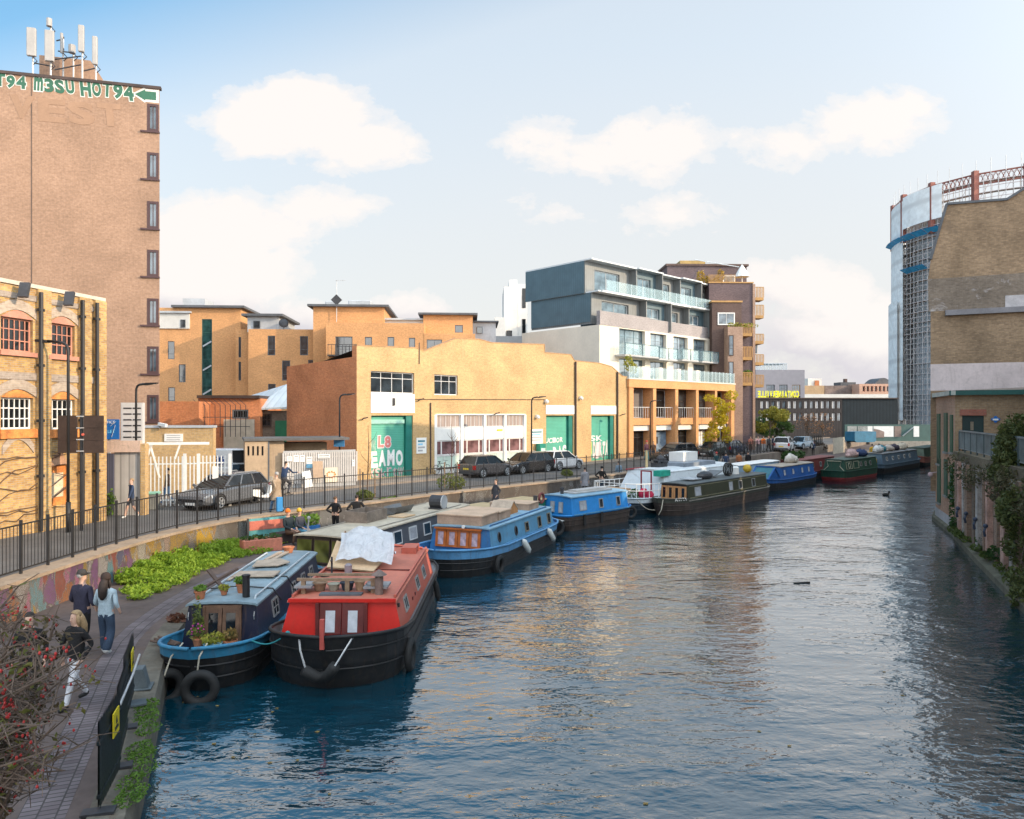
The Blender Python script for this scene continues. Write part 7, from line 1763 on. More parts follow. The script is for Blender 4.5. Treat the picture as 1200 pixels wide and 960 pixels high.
PEOPLE = 'people walking and sitting along the canal'
def person(label, loc, face, pose='stand', top=None, legs=None, hair='dark', shoes=None, skin=None, h=1.72, bulk=1.0, hat=None, long=False, wide=0, skirt=0, coat=False, group=PEOPLE, hood=False):
    """face: the heading in degrees (0 looks towards the viewer, 90 to the right)"""
    ev, idx, hz, lean = figure(pose, bulk, wide, skirt)
    me = ev.copy(); me.name = 'person'; me.materials.clear()
    for m_ in (skin or skinm, top, legs, shoes or shoe_b): me.materials.append(m_)
    me.polygons.foreach_set('material_index', idx)
    o = put('person', me, None, loc, (0, 0, R(face))); s = h / (1.76 if pose != 'sit' else 1.76); o.scale = (s, s, s)
    tag(o, label, 'person', group)
    top_z = hz + .735
    hb = MB(); c = (0, lean+.012, top_z)
    n, k = 12, 8
    b = len(hb.v)
    for i in range(k+1):
        a = math.pi/2 - (math.pi*.62) * i/k
        for j in range(n):
            t = 2*math.pi*j/n; back = .5 - .5*math.sin(-t)           # more hair at the back (+y)
            aa = math.pi/2 - (math.pi*(.30 + .38*back)) * i/k
            hb.v.append((c[0] + .086*math.cos(aa)*math.cos(t), c[1] + .104*math.cos(aa)*math.sin(t), c[2] + .022 + .092*math.sin(aa)))
    for i in range(k):
        for j in range(n): j2 = (j+1) % n; hb.f.append((b+i*n+j, b+i*n+j2, b+(i+1)*n+j2, b+(i+1)*n+j)); hb.m.append(0)
    if long:
        hb.tube([(0,lean+.05,top_z+.02),(0,lean+.085,top_z-.08),(0,lean+.12,top_z-.2),(0,lean+.13,top_z-.34),(.01,lean+.13,top_z-.42)], [.07,.092,.10,.085,.03], 10)
        for sg in (1,-1): hb.tube([(sg*.06,lean+.0,top_z+.03),(sg*.082,lean+.0,top_z-.08),(sg*.085,lean+.02,top_z-.2)], [.03,.034,.02], 7)
    hb.build('hair', hairm[hair], o, smooth=True)
    fm_ = MB()
    for sg in (1,-1): fm_.ball((sg*.030,lean-.083,top_z-.022), .010, .006, .008, 6, 4)
    fm_.build('eyes', black, o)
    fm_ = MB(); fm_.poly([(-.013,lean-.088,top_z-.06),(.013,lean-.088,top_z-.06),(0,lean-.112,top_z-.058)]); fm_.poly([(0,lean-.112,top_z-.058),(.013,lean-.088,top_z-.06),(0,lean-.086,top_z-.012)]); fm_.poly([(0,lean-.112,top_z-.058),(-.013,lean-.088,top_z-.06),(0,lean-.086,top_z-.012)])
    fm_.build('nose', skin or skinm, o)
    MB().box(-.022,lean-.092,top_z-.088,.022,lean-.074,top_z-.080).build('mouth', mat('lips', (.35,.13,.11)), o)
    if hat:
        hm = MB()
        if hat[0] == 'cap': hm.lathe([(.098,0),(.10,.05),(.075,.11),(0,.13)], 14, 0, (0,lean+.01,top_z+.02)); hm.prism([(-.075,-.09),(.075,-.09),(.06,-.19),(-.06,-.19)], top_z+.02, top_z+.035, 'xy')
        else: hm.lathe([(.103,0),(.108,.03),(.10,.09),(.06,.145),(0,.16)], 14, 0, (0,lean+.012,top_z+.005))
        hm.build('hat', hat[1], o, smooth=True)
    if coat:
        cm = MB(); cm.lathe([(.185*bulk,.42),(.19*bulk,.2),(.20*bulk,0),(.235*bulk,-.22),(.25*bulk,-.34)], 16, 0, (0,0,hz)); cm.v = [(x, y*.72, z) for x, y, z in cm.v]; cm.f = [f for f in cm.f if len(f) == 4]; cm.m = [0]*len(cm.f)
        cm.build('coat', top, o, smooth=True)
    return o
def gp(px, py, z): return (*G(px, py, z), z)
P0 = PATH_Z + .004
navyj = cloth('navy', (.03,.028,.05)); bluesw = cloth('pale_blue', (.36,.45,.50)); djean = cloth('dark_denim', (.03,.05,.085)); blackc = cloth('black', (.012,.011,.012)); whitec = cloth('white', (.60,.60,.63)); jean = cloth('blue_denim', (.10,.19,.33)); brownc = cloth('brown', (.10,.055,.035)); beige = cloth('beige', (.34,.25,.17)); grey_c = cloth('grey', (.22,.22,.24))
orangec = cloth('orange', (.75,.17,.02)); ochre = cloth('ochre', (.62,.36,.04)); tealc = cloth('teal', (.03,.30,.36)); redc = cloth('red', (.45,.06,.05)); darkgrey = cloth('dark_grey', (.06,.06,.07)); rustc = cloth('rust', (.36,.13,.05)); dblue = cloth('dark_blue', (.03,.05,.10)); purplec = cloth('purple', (.16,.08,.25)); pinkc = cloth('pink', (.6,.35,.35))
person('man in a dark navy jacket and cap walking away beside the woman in pale blue', (-9.40,16.05,P0), 165, 'link', navyj, blackc, 'grey', h=1.80, bulk=1.12, hat=('cap', cloth('charcoal',(.04,.037,.035))))
person('woman with long dark hair, pale blue sweater and wide dark jeans walking away', (-8.82,15.95,P0), 175, 'link', bluesw, djean, 'dark', shoe_w, h=1.74, bulk=1.02, wide=1, long=True, hat=('beanie', cloth('dark_brown',(.035,.022,.018))))
person('fair-haired woman in a black top and white trousers walking towards the camera by the bush', (-7.85,13.2,P0), -28, 'walk', blackc, whitec, 'fair', shoe_b, h=1.70, bulk=1.05, long=True)
person('person all in black with white shoes, half hidden by the rose bush', (-8.55,13.0,P0), 20, 'walk', blackc, blackc, 'dark', shoe_w, h=1.72)
person('woman with short fair hair in a dark top and dark shorts walking by the hoarding', (*G(154,607,ROAD_Z),ROAD_Z+.004), -40, 'walkb', dblue, darkgrey, 'fair', shoe_w, h=1.62, skirt=.38)
person('man in a dark brown jacket and blue jeans walking by the white gate', (*G(196,592,ROAD_Z),ROAD_Z+.004), -80, 'walk', brownc, jean, 'dark', h=1.74, bulk=1.12)
person('man in a beige coat and blue jeans striding along the street railing', (*G(324,602,ROAD_Z),ROAD_Z+.004), -110, 'walk', beige, jean, 'grey', h=1.78, bulk=1.12, coat=True)
sz = PATH_Z + .0
ps1 = (-8.95,29.55); ps2 = (-8.62,30.0)
person('seated person in a dark jacket and bright orange beanie on the towpath seat', (*ps1,P0), 60, 'sit', cloth('bottle_dark',(.02,.03,.035)), brownc, 'dark', h=1.78, bulk=1.15, hat=('beanie', orangec))
person('seated person in an ochre beanie and blue jeans, next to the orange beanie', (*ps2,P0), 60, 'sit', darkgrey, cloth('bright_denim',(.08,.25,.36)), 'dark', shoe_w, h=1.74, hat=('beanie', ochre))
person('person with tied brown hair in black, hands on hips, beside the grey boat', ((393-600)/F*31.6,31.6,P0), 160, 'hips', blackc, blackc, 'brown', h=1.68)
person('man with short dark hair in black, hands on hips, by the grey boat crate', ((418-600)/F*31.8,31.8,P0), 185, 'hips', blackc, blackc, 'dark', h=1.72, bulk=1.12)
person('woman in a dark coat walking on the path behind the green hatch boxes', ((581-600)/F*39.6,39.6,P0), -60, 'walk', darkgrey, blackc, 'brown', h=1.70, coat=True)
person('person in a long grey coat standing on the path before the white boat', (4.7,47.35,P0), 180, 'stand', grey_c, darkgrey, 'dark', h=1.78, coat=True)
person('person in a dark jacket and cap crouched over the path near the white boat', (5.95,48.6,P0), 140, 'hips', blackc, djean, 'dark', h=1.74, bulk=1.15, hat=('cap', blackc))
person('person in pale denim standing by the railing before the right green door', (7.75,53.3,P0), -170, 'stand', cloth('pale_denim',(.22,.32,.42)), cloth('pale_denim',(.22,.32,.42)), 'dark', h=1.80)
person('woman with red hair, dark top and teal trousers before the arcade', (12.4,67.6,ROAD_Z+.01), 10, 'walk', cloth('plum',(.10,.04,.06)), tealc, 'fair', h=1.78, hat=('beanie', redc))
person('person in dark clothes right beside the woman in teal trousers', (13.1,68.0,ROAD_Z+.01), 0, 'stand', brownc, darkgrey, 'dark', h=1.72)
person('person in dark teal with a red beanie on the path before the parked cars', (18.5,66.4,P0), 170, 'stand', cloth('deep_teal',(.02,.06,.07)), darkgrey, 'dark', h=1.75, hat=('beanie', redc))
person('person in dark blue beside the person with the red beanie', (19.35,66.4,P0), 160, 'stand', dblue, darkgrey, 'dark', h=1.7, bulk=1.15)
person('person in a rust brown jacket on the path beyond the dark olive boat', (20.9,67.6,P0), 175, 'stand', rustc, darkgrey, 'dark', h=1.7, bulk=1.1)
person('person in black standing next to the rust brown jacket', (21.75,67.6,P0), 190, 'stand', blackc, blackc, 'dark', h=1.78, bulk=1.1)
for k,(x,y,c,l,lb) in enumerate(((27.0,83.0,cloth('terracotta',(.42,.17,.12)),brownc,'person in terracotta at the left of the group below the brown tower'),(27.7,82.6,pinkc,darkgrey,'person in a pink top in the middle of the group below the tower'),(28.5,83.2,orangec,whitec,'person in bright orange in the group below the brown tower'),(29.3,83.8,darkgrey,blackc,'person in dark grey right of the orange top'),(30.2,85,dblue,dblue,'person in dark blue at the right of the group below the tower'))):
    person(lb, (x,y,ROAD_Z+.01), 20*k-30, 'walk' if k % 2 else 'stand', c, l, ['dark','brown','dark','fair','dark'][k], h=1.74, bulk=1.08)
person('person in a dark brown coat on the path by the pale blue boat', (35.6,91.0,P0), 170, 'stand', brownc, brownc, 'dark', h=1.8, coat=True)
person('person in deep blue on the path right of the dark brown coat', (38.0,92.6,P0), 150, 'stand', dblue, blackc, 'dark', h=1.75)
person('person in yellow standing on the far blue-grey boat', (36.9,75.2,1.0), 170, 'stand', ochre, darkgrey, 'dark', h=1.8)
person('person in purple standing on the far blue-grey boat beside the yellow one', (38.6,77.2,1.0), 160, 'stand', purplec, darkgrey, 'dark', h=1.75)

# ================================================================== bicycles and vehicles
def bicycle(label, loc, rz, cat='bicycle'):
    t = thing('bicycle', label, cat, loc, rz)
    for x in (-.52,.52):
        w_ = MB(); w_.tube([(x+.33*math.cos(a),0,.34+.33*math.sin(a)) for a in [k*math.pi/10 for k in range(20)]], .018, 6, closed=True); wo = w_.build('wheel', rubr, t)
        sp_ = MB()
        for k in range(8): a = k*math.pi/8; sp_.tube([(x+.32*math.cos(a),0,.34+.32*math.sin(a)),(x-.32*math.cos(a),0,.34-.32*math.sin(a))], .003, 3)
        sp_.build('spokes', alu, wo)
    f = MB()
    for p, q in (((-.52,.34),(-.05,.32)),((-.05,.32),(-.2,.85)),((-.2,.85),(-.52,.34)),((-.17,.75),(.36,.78)),((-.05,.32),(.36,.72)),((.36,.9),(.52,.34))): f.tube([(p[0],0,p[1]),(q[0],0,q[1])], .018, 5)
    f.build('frame', dark, t); s_ = MB(); s_.ball((-.22,0,.9), .13, .07, .04, 8, 4); s_.build('saddle', black, t); s_ = MB(); s_.tube([(.36,-.26,.98),(.36,0,.96),(.36,.26,.98)], .015, 5); s_.build('handlebar', dark, t)
    return t
bp = (*G(335,581,ROAD_Z), ROAD_Z+.004)
bicycle('black bicycle ridden by the dark-clothed cyclist', bp, R(70))
o = person('cyclist in dark clothes riding along the street', (bp[0]-.07, bp[1]-.2, bp[2]), 160, 'ride', dblue, darkgrey, 'dark', h=1.74)
for k,(px,lb) in enumerate(((512,'bicycle leaning on the white plinth left of the bare sapling'),(536,'bicycle leaning on the white plinth right of the bare sapling'))):
    u = ff.uv(px)[0]; bicycle(lb, (ff.A[0]+ff.d[0]*u+ff.d[1]*.5, ff.A[1]+ff.d[1]*u-ff.d[0]*.5, ROAD_Z), ff.rz)
# moped
t = thing('moped', 'white moped parked behind the grey estate car', 'moped', (*G(309,589,ROAD_Z), ROAD_Z+.004), R(50)); t.scale = (.85,.85,.85)
for x in (-.6,.6):
    w_ = MB(); w_.tube([(x+.22*math.cos(a),0,.26+.22*math.sin(a)) for a in [k*math.pi/8 for k in range(16)]], .06, 6, closed=True); w_.build('wheel', rubr, t)
bd_ = MB(); bd_.prism([(-.75,.45),(-.3,.32),(.25,.28),(.45,.5),(.52,.95),(.40,.98),(.28,.5),(.1,.4),(-.2,.45),(-.2,.75),(-.75,.8)], -.14,.14,'xz'); bd_.build('body', white, t, bevel=.03)
MB().box(-.7,-.13,.8,-.1,.13,.88).build('seat', black, t); q = MB(); q.tube([(.42,-.3,1.05),(.45,0,1.0),(.42,.3,1.05)], .02, 5); q.bar((.58,0,.3),(.45,0,1.0),.06); q.build('handlebar', dark, t); q = MB(); q.box(.46,-.16,1.0,.49,.16,1.45); q.build('windshield', cg, t)

carglass = glass('car_glass', (.012,.015,.018), .05, 1.35)
tyrem = rubr; rimm = mat('alloy_rim', (.42,.43,.44), .35, .15, 3, metal=.5)
plate_y, plate_w = mat('yellow_plate', (.75,.55,.05), .5, .05), mat('white_plate', (.7,.7,.68), .5, .05)
redl = mat('red_lamp', (.45,.012,.012), .25, .1); headl = mat('head_lamp', (.62,.65,.68), .15, .1)
CARS = 'cars parked and driving along the street'
def car(label, loc, rz, body, kind='hatch', group=CARS, name='parked_car'):
    """x forward, the nose at +L/2"""
    L_, W, Ht = {'hatch': (3.95,1.72,1.48), 'estate': (4.6,1.80,1.47), 'suv': (4.4,1.86,1.66), 'van': (5.2,2.0,2.25)}[kind]
    t = thing(name, label, 'van' if kind == 'van' else 'car', loc, rz, group)
    h = L_/2; belt = .92 if kind != 'suv' else 1.02
    if kind == 'van': belt = 1.25
    # lower body: stations (x, z low, z high, half width)
    S = [(-h,.42,belt-.08,W/2-.14),(-h+.07,.32,belt+.0,W/2-.06),(-h+.5,.22,belt+.02,W/2),(-.3,.20,belt,W/2+.005),(.55,.20,belt-.01,W/2),(h-.85,.22,belt-.07,W/2),(h-.32,.24,belt-.17,W/2-.03),(h-.06,.30,belt-.30,W/2-.12),(h,.40,belt-.42,W/2-.2)]
    mb = MB(); ring = []
    for (x, z0, z1, w_) in S: ring.append([(x,-w_*.9,z0),(x,-w_,z0+.12),(x,-w_,(z0+z1)/2),(x,-w_*.985,z1-.08),(x,-w_*.90,z1),(x,0,z1+.035),(x,w_*.90,z1),(x,w_*.985,z1-.08),(x,w_,(z0+z1)/2),(x,w_,z0+.12),(x,w_*.9,z0)])
    for i in range(len(ring)-1):
        for j in range(10): mb.poly([ring[i][j],ring[i][j+1],ring[i+1][j+1],ring[i+1][j]])
        mb.poly([ring[i][0],ring[i+1][0],ring[i+1][10],ring[i][10]])
    mb.poly(ring[0]); mb.poly(ring[-1][::-1])
    bo = mb.build('body', body, t, smooth=True)
    # cabin
    xr, xf = {'hatch': (-h+.12,.95), 'estate': (-h+.1,1.05), 'suv': (-h+.12,1.0), 'van': (-h+.03,1.7)}[kind]
    tr, tf = {'hatch': (-h+.5,.18), 'estate': (-h+.55,.25), 'suv': (-h+.4,.28), 'van': (-h+.06,1.05)}[kind]
    wb, wt = W/2-.09, W/2-.27 if kind != 'van' else W/2-.12
    gz = belt-.02
    A = [(xr,-wb,gz),(xr,wb,gz),(xf,wb,gz),(xf,-wb,gz)]; B = [(tr,-wt,Ht-.05),(tr,wt,Ht-.05),(tf,wt,Ht-.05),(tf,-wt,Ht-.05)]
    g = MB()
    for i in range(4):
        if kind == 'van' and i in (0,): continue
        g.poly([A[i],A[(i+1)%4],B[(i+1)%4],B[i]])
    g.build('windows', carglass if kind != 'van' else carglass, t)
    r = MB(); r.poly([(B[0][0]-.02,-wt-.02,Ht-.05),(B[1][0]-.02,wt+.02,Ht-.05),(B[2][0]+.02,wt+.02,Ht-.05),(B[3][0]+.02,-wt-.02,Ht-.05)]); r.poly([(tr+.1,-wt+.1,Ht),(tr+.1,wt-.1,Ht),(tf-.1,wt-.1,Ht),(tf-.1,-wt+.1,Ht)])
    q = [(B[0][0]-.02,-wt-.02,Ht-.05),(B[1][0]-.02,wt+.02,Ht-.05),(B[2][0]+.02,wt+.02,Ht-.05),(B[3][0]+.02,-wt-.02,Ht-.05)]; q2 = [(tr+.1,-wt+.1,Ht),(tr+.1,wt-.1,Ht),(tf-.1,wt-.1,Ht),(tf-.1,-wt+.1,Ht)]
    for i in range(4): r.poly([q[i],q[(i+1)%4],q2[(i+1)%4],q2[i]])
    for sg in (1,-1):                                                  # pillars
        for (x0,x1) in ((xf,tf),(xr,tr)): r.bar((x0,sg*(wb+.005),gz),(x1,sg*(wt+.01),Ht-.04),.07,.05)
        for f in ((.33,.66) if kind == 'estate' else (.47,)):
            xa, xb = xr+(xf-xr)*f, tr+(tf-tr)*f; r.bar((xa,sg*(wb+.004),gz),(xb,sg*(wt+.008),Ht-.04),.07,.03)
        if kind == 'van': r.poly([(xr,sg*(wb+.01),gz),(.45,sg*(wb+.01),gz),(.40,sg*(wt+.012),Ht-.04),(tr,sg*(wt+.012),Ht-.04)])
    if kind == 'van': r.poly([(xr-.01,-wb,gz),(xr-.01,wb,gz),(tr-.01,wt,Ht-.04),(tr-.01,-wt,Ht-.04)])
    r.build('roof', body, t)
    wx = L_*.30; rad = .32 if kind != 'suv' else .36
    for x in (wx+.02,-wx):
        for sg in (1,-1):
            w_ = MB(); y0 = sg*(W/2-.2); y1 = sg*(W/2+.012)
            w_.tube([(x,y0,rad),(x,y1,rad)], rad, 18); wo = w_.build('wheel', tyrem, t)
            rm_ = MB()
            for k in range(5):
                a = k*2*math.pi/5; rm_.prism([(x+.05*math.cos(a+1.4),rad+.05*math.sin(a+1.4)),(x+rad*.68*math.cos(a+.22),rad+rad*.68*math.sin(a+.22)),(x+rad*.68*math.cos(a-.22),rad+rad*.68*math.sin(a-.22)),(x+.05*math.cos(a-1.4),rad+.05*math.sin(a-1.4))], y1, y1+sg*.012, 'xz')
            rm_.tube([(x+rad*.68*math.cos(a), y1+sg*.006, rad+rad*.68*math.sin(a)) for a in [k*math.pi/9 for k in range(18)]], .022, 5, closed=True); rm_.build('rim', rimm, wo)
            ar_ = MB(); ar_.tube([(x+(rad+.05)*math.cos(a), sg*(W/2+.0), rad+.01+(rad+.05)*math.sin(a)) for a in [math.pi*k/12 for k in range(13)]], .035, 5); ar_.build('wheel_arch', black, t)
    for sg in (1,-1):
        q = MB(); q.poly([(h-.10,sg*(W/2-.16),belt-.46),(h-.10,sg*(W/2-.16),belt-.28),(h-.42,sg*(W/2-.015),belt-.22),(h-.42,sg*(W/2-.015),belt-.36)]); q.poly([(h-.045,sg*(W/2-.50),belt-.47),(h-.06,sg*(W/2-.50),belt-.33),(h-.10,sg*(W/2-.15),belt-.27),(h-.085,sg*(W/2-.15),belt-.46)]); q.build('headlight', headl, t)
        q = MB(); q.box(-h-.006,sg*(W/2-.14)-.14,belt-.34,-h+.10,sg*(W/2-.14)+.075,belt-.03); q.build('tail_light', redl, t)
        q = MB(); q.ball((xf-.12,sg*(wb+.14),gz+.10), .06, .10, .07, 8, 5); q.build('wing_mirror', body, t)
    q = MB(); q.box(h-.03,-.45,.38,h+.006,.45,.52); q.build('grille', black, t); q = MB(); q.box(h-.02,-.26,.26,h+.014,.26,.37); q.build('number_plate', plate_w, t)
    q = MB(); q.box(-h-.012,-.26,.55,-h+.02,.26,.67); q.build('number_plate', plate_y, t); q = MB(); q.box(-h-.03,-W/2+.2,.26,-h+.1,W/2-.2,.46); q.build('bumper', dark, t)
    if kind in ('estate','suv'):
        for sg in (1,-1): q = MB(); q.tube([(tr+.15,sg*(wt-.08),Ht),(tr+.2,sg*(wt-.08),Ht+.05),(tf-.3,sg*(wt-.08),Ht+.05),(tf-.25,sg*(wt-.08),Ht)], .018, 5); q.build('roof_rail', alu, t)
    return t
def cpaint(name, c): return mat('car_' + name, c, .25, .04, 1, spec=.7)
rzA = ff.rz; Zr = ROAD_Z + .006
car('grey estate car with alloy wheels parked by the white gate', (-13.5,34.5,Zr), math.atan2(-.95,-.30), cpaint('graphite',(.11,.115,.125)), 'estate')
car('dark hatchback with yellow rear plate, first of the cars before the ribbon windows', (-1.75,50.5,Zr), rzA, cpaint('dark_bronze',(.10,.085,.08)), 'hatch')
car('glossy black car facing the camera between the dark hatchback and the white car', (1.05,53.6,Zr), rzA+math.pi, cpaint('black',(.018,.018,.02)), 'estate')
car('small white hatchback parked before the middle green door', (3.75,56.6,Zr), rzA, cpaint('white',(.66,.66,.66)), 'hatch')
car('black sport utility car facing the camera before the arcade', (14.3,64.6,Zr), R(215), cpaint('black',(.018,.018,.02)), 'suv')
car('dark grey car by the yellow tree at the right end of the arcade', (20.3,74.5,Zr), R(228), cpaint('dark_green',(.03,.04,.035)), 'hatch')
car('dark blue car behind the yellow tree', (23.6,78.6,Zr), R(48), cpaint('dark_blue',(.03,.04,.07)), 'estate')
car('white sport utility car seen from behind, driving away below the brown tower', (31.3,84.5,Zr), R(62), cpaint('white',(.66,.66,.66)), 'suv', name='moving_car')
car('pale blue car right of the white sport utility car', (35.6,90.5,Zr), R(225), cpaint('pale_blue',(.30,.38,.44)), 'hatch')
v_ = car('white van with a dark blue emblem parked in the yard behind the gate', (-16.6,43.0,Zr), R(8), cpaint('white',(.66,.66,.66)), 'van', name='parked_van')
em = MB()
for a in (0,60,120): em.bar((-.28*math.cos(R(a)),0,-.28*math.sin(R(a))),(.28*math.cos(R(a)),0,.28*math.sin(R(a))),.012,.16)
em.build('side_emblem', mat('emblem_blue',(.03,.08,.25)), v_, (-.25,-1.02,1.62))
car('grey car nosing out of the yard between the van and the lodge', (-15.4,42.0,Zr), R(-60), cpaint('silver',(.34,.36,.38)), 'hatch')
# ================================================================== street furniture
def lamp(label, x, Y, ytop, arm, head, m=black):
    X = (x-600)/F*Y; zt = H-(ytop-HY)/F*Y - ROAD_Z
    t = thing('street_lamp', label, 'street lamp', (X, Y, ROAD_Z), 0, 'street lamps')
    q = MB(); q.tube([(0,0,0),(0,0,1.1)], .085, 8); q.tube([(0,0,1.1),(0,0,zt-.35),(arm*.04,0,zt-.17),(arm*.16,0,zt-.06),(arm*.4,0,zt),(arm,0,zt+.04)], .05, 8); q.build('pole', m, t, smooth=True)
    q = MB(); s_ = 1 if arm > 0 else -1; q.prism([(arm-.05*s_,zt-.02),(arm+.1*s_,zt+.09),(arm+head*s_,zt+.10),(arm+head*s_,zt+.06),(arm+.1*s_,zt-.03)], -.11,.11,'xz'); q.build('lamp_head', m, t)
    q = MB(); q.box(min(arm+.15*s_,arm+head*.85*s_),-.08,zt+.025,max(arm+.15*s_,arm+head*.85*s_),.08,zt+.04); q.build('lamp_glass', mat('lamp_glass',(.5,.5,.48),.3), t)
    return t
lamp('tall black street lamp leaning its arm left in front of the red arched windows', 80, 26.6, 401, -.75, .75)
lamp('black street lamp with arm to the right in front of the totem sign', 159.5, 32.6, 451, .35, .6)
l3 = lamp('black street lamp carrying a small blue sign before the notice fence', 398, 43.6, 463, .4, .5)
MB().box(-.32,-.12,2.35,.32,-.09,2.75).build('blue_sign', mat('sign_pale_blue',(.08,.30,.62),.5), l3)
lamp('black street lamp before the warehouse between the ribbon windows and middle green door', 623, 53.2, 466, .45, .6)
lamp('thin street lamp before the arcade piers', 762, 66.5, 470, .5, .55); lamp('farthest street lamp, behind the yellow tree', 851, 79, 473, .4, .5)
# brown road sign seen from behind
Y = 26.9; X0, X1 = (68-600)/F*Y, (121.5-600)/F*Y; xp = (95-600)/F*Y; z1, z0 = H-(487-HY)/F*Y-ROAD_Z, H-(531-HY)/F*Y-ROAD_Z
t = thing('road_sign', 'large dark brown double road sign seen from behind on a black post', 'road sign', (xp, Y, ROAD_Z))
for a, b in ((X0-xp,-.14),(.10,X1-xp)):
    q = MB()
    for k in range(3): q.box(a,-.02,z0+(z1-z0)*k/3+.008,b,.02,z0+(z1-z0)*(k+1)/3-.008)
    q.box(a+.01,-.005,z0,b-.01,.015,z1); q.build('panel', darkbrown, t)
q = MB(); q.tube([(-.02,.05,0),(-.02,.05,z1+.05)], .055, 8); q.build('post', black, t)
q = MB()
for k in range(4): q.box(-.16,-.03,z0+.05+(z1-z0-.1)*k/3,.12,.03,z0+.09+(z1-z0-.1)*k/3)
q.build('clamps', galv, t)
q = MB(); q.tube([(.09,-.06,z0+.68),(.09,-.03,z0+.68)], .05, 8); q.build('reflector', mat('reflector',(.6,.12,.08)), t)
# post boxes on the railing
P = (-9.95,31.75); q = MB(); q.box(-.13,-.06,0,.13,.06,.62); o = q.build('wall_box', mat('panel_blue',(.03,.22,.50),.5,.1), None, (P[0],P[1]-.35,ROAD_Z+.12), (0,0,R(40)), bevel=.02); tag(o, 'bright blue box fixed to the street railing above the seated people', 'box')
# black slatted barrier at the water's edge with yellow notices
t = thing('edge_barrier', 'dark slatted steel barrier with pointed tops at the water edge, in the foreground', 'barrier', (-5.45,9.7,PATH_Z+.02), 0)
bars = [((-5.42,9.62),(-5.75,10.75)),((-5.83,10.85),(-6.35,12.1)),((-6.45,12.2),(-7.02,13.6))]
slatm = mat('barrier_green_black', (.012,.018,.020), .5, .25, 3)
for k,(a,b) in enumerate(bars):
    q = MB(); n_ = 9; a3, b3 = Vector((a[0]+5.45,a[1]-9.7,0)), Vector((b[0]+5.45,b[1]-9.7,0)); d_ = (b3-a3).normalized(); hgt = 1.25
    for i in range(n_):
        c = a3+(b3-a3)*((i+.5)/n_); w2 = (b3-a3).length/n_*.44
        p0_, p1_ = c-d_*w2, c+d_*w2; nx = Vector((d_.y,-d_.x,0))*.012
        for s_ in (1,-1): q.poly([(*(p0_+nx*s_)[:2],.05),(*(p1_+nx*s_)[:2],.05),(*(p1_+nx*s_)[:2],hgt-.1),(*(c+d_*w2*.5+nx*s_)[:2],hgt-.03),(*(c+nx*s_)[:2],hgt-.09),(*(c-d_*w2*.5+nx*s_)[:2],hgt-.03),(*(p0_+nx*s_)[:2],hgt-.1)])
    po_ = q.build('slat_panel', slatm, t)
    q = MB()
    for z in (.2,.9): q = MB(); q.bar((*a3[:2],z),(*b3[:2],z),.05,.05); q.build('rail', slatm, po_)
    q = MB(); q.box(-.2,-.09,0,.2,.09,.035); q.build('foot_plate', dark, t, (*a3[:2],0), (0,0,math.atan2(d_.y,d_.x)+1.57))
for k,(f,bi) in enumerate(((.62,0),(.55,2))):
    a,b = bars[bi]; c = Vector((a[0]+(b[0]-a[0])*f+5.45, a[1]+(b[1]-a[1])*f-9.7, .72)); an = math.atan2(b[1]-a[1],b[0]-a[0])
    q = MB(); q.box(-.17,-.008,0,.17,.008,.34); no = q.build('yellow_notice', yellow, t, (c.x+math.sin(an)*.05,c.y-math.cos(an)*.05,c.z), (0,0,an))
    q = MB(); q.prism([(-.05,.16),(.05,.16),(0,.27)], -.014,-.009,'xz'); q.box(-.1,-.014,.08,.1,-.009,.1); q.box(-.1,-.014,.11,.08,-.009,.13); q.build('notice_print', ink, no)
q = MB(); q.tube([(-.32,1.1,.95),(-.7,2.2,1.0),(-1.2,3.4,.93)], .02, 6); q.build('rail_tube', galv, t)
q = MB(); q.prism([(-.22,0),(.22,0),(.13,.36),(-.13,.36)], -.14,.14,'xz'); q.box(-.28,-.2,-.02,.28,.2,.0); o = q.build('mooring_block', mat('grey_block',(.10,.12,.13),.7,.2,3), None, (*G(160,806,PATH_Z+.03),PATH_Z+.05), (0,0,.3)); tag(o, 'grey wedge-shaped block on the quay beyond the slatted barrier', 'block')
q = MB(); q.box(-.2,-.15,0,.2,.15,.03); o = q.build('metal_plate', mat('grey_block',(.10,.12,.13)), None, (*G(157,826,PATH_Z+.03),PATH_Z+.04), (0,0,.5)); tag(o, 'flat grey plate lying on the quay before the wedge block', 'plate')
q = MB()
for k in range(3): q.tube([(.05*k,-.3,.04),(-.2+.1*k,.3,.1+.02*k)], .03, 5)
o = q.build('driftwood', mat('dark_plank',(.10,.065,.05)), None, (*G(196,757,PATH_Z),PATH_Z+.03), (0,0,1.1)); tag(o, 'dark branch lying on the quay edge left of the navy boat', 'branch')
q = leaf_cloud([(0,0,.08,.25,.2,.1)], 90, .07, 3); o = q.build('dead_leaves', leafmat('dead_leaf',(.10,.04,.03),(.2,.09,.05)), None, (*G(207,729,PATH_Z),PATH_Z+.02)); tag(o, 'small heap of reddish dead leaves on the quay by the navy boat', 'leaves')
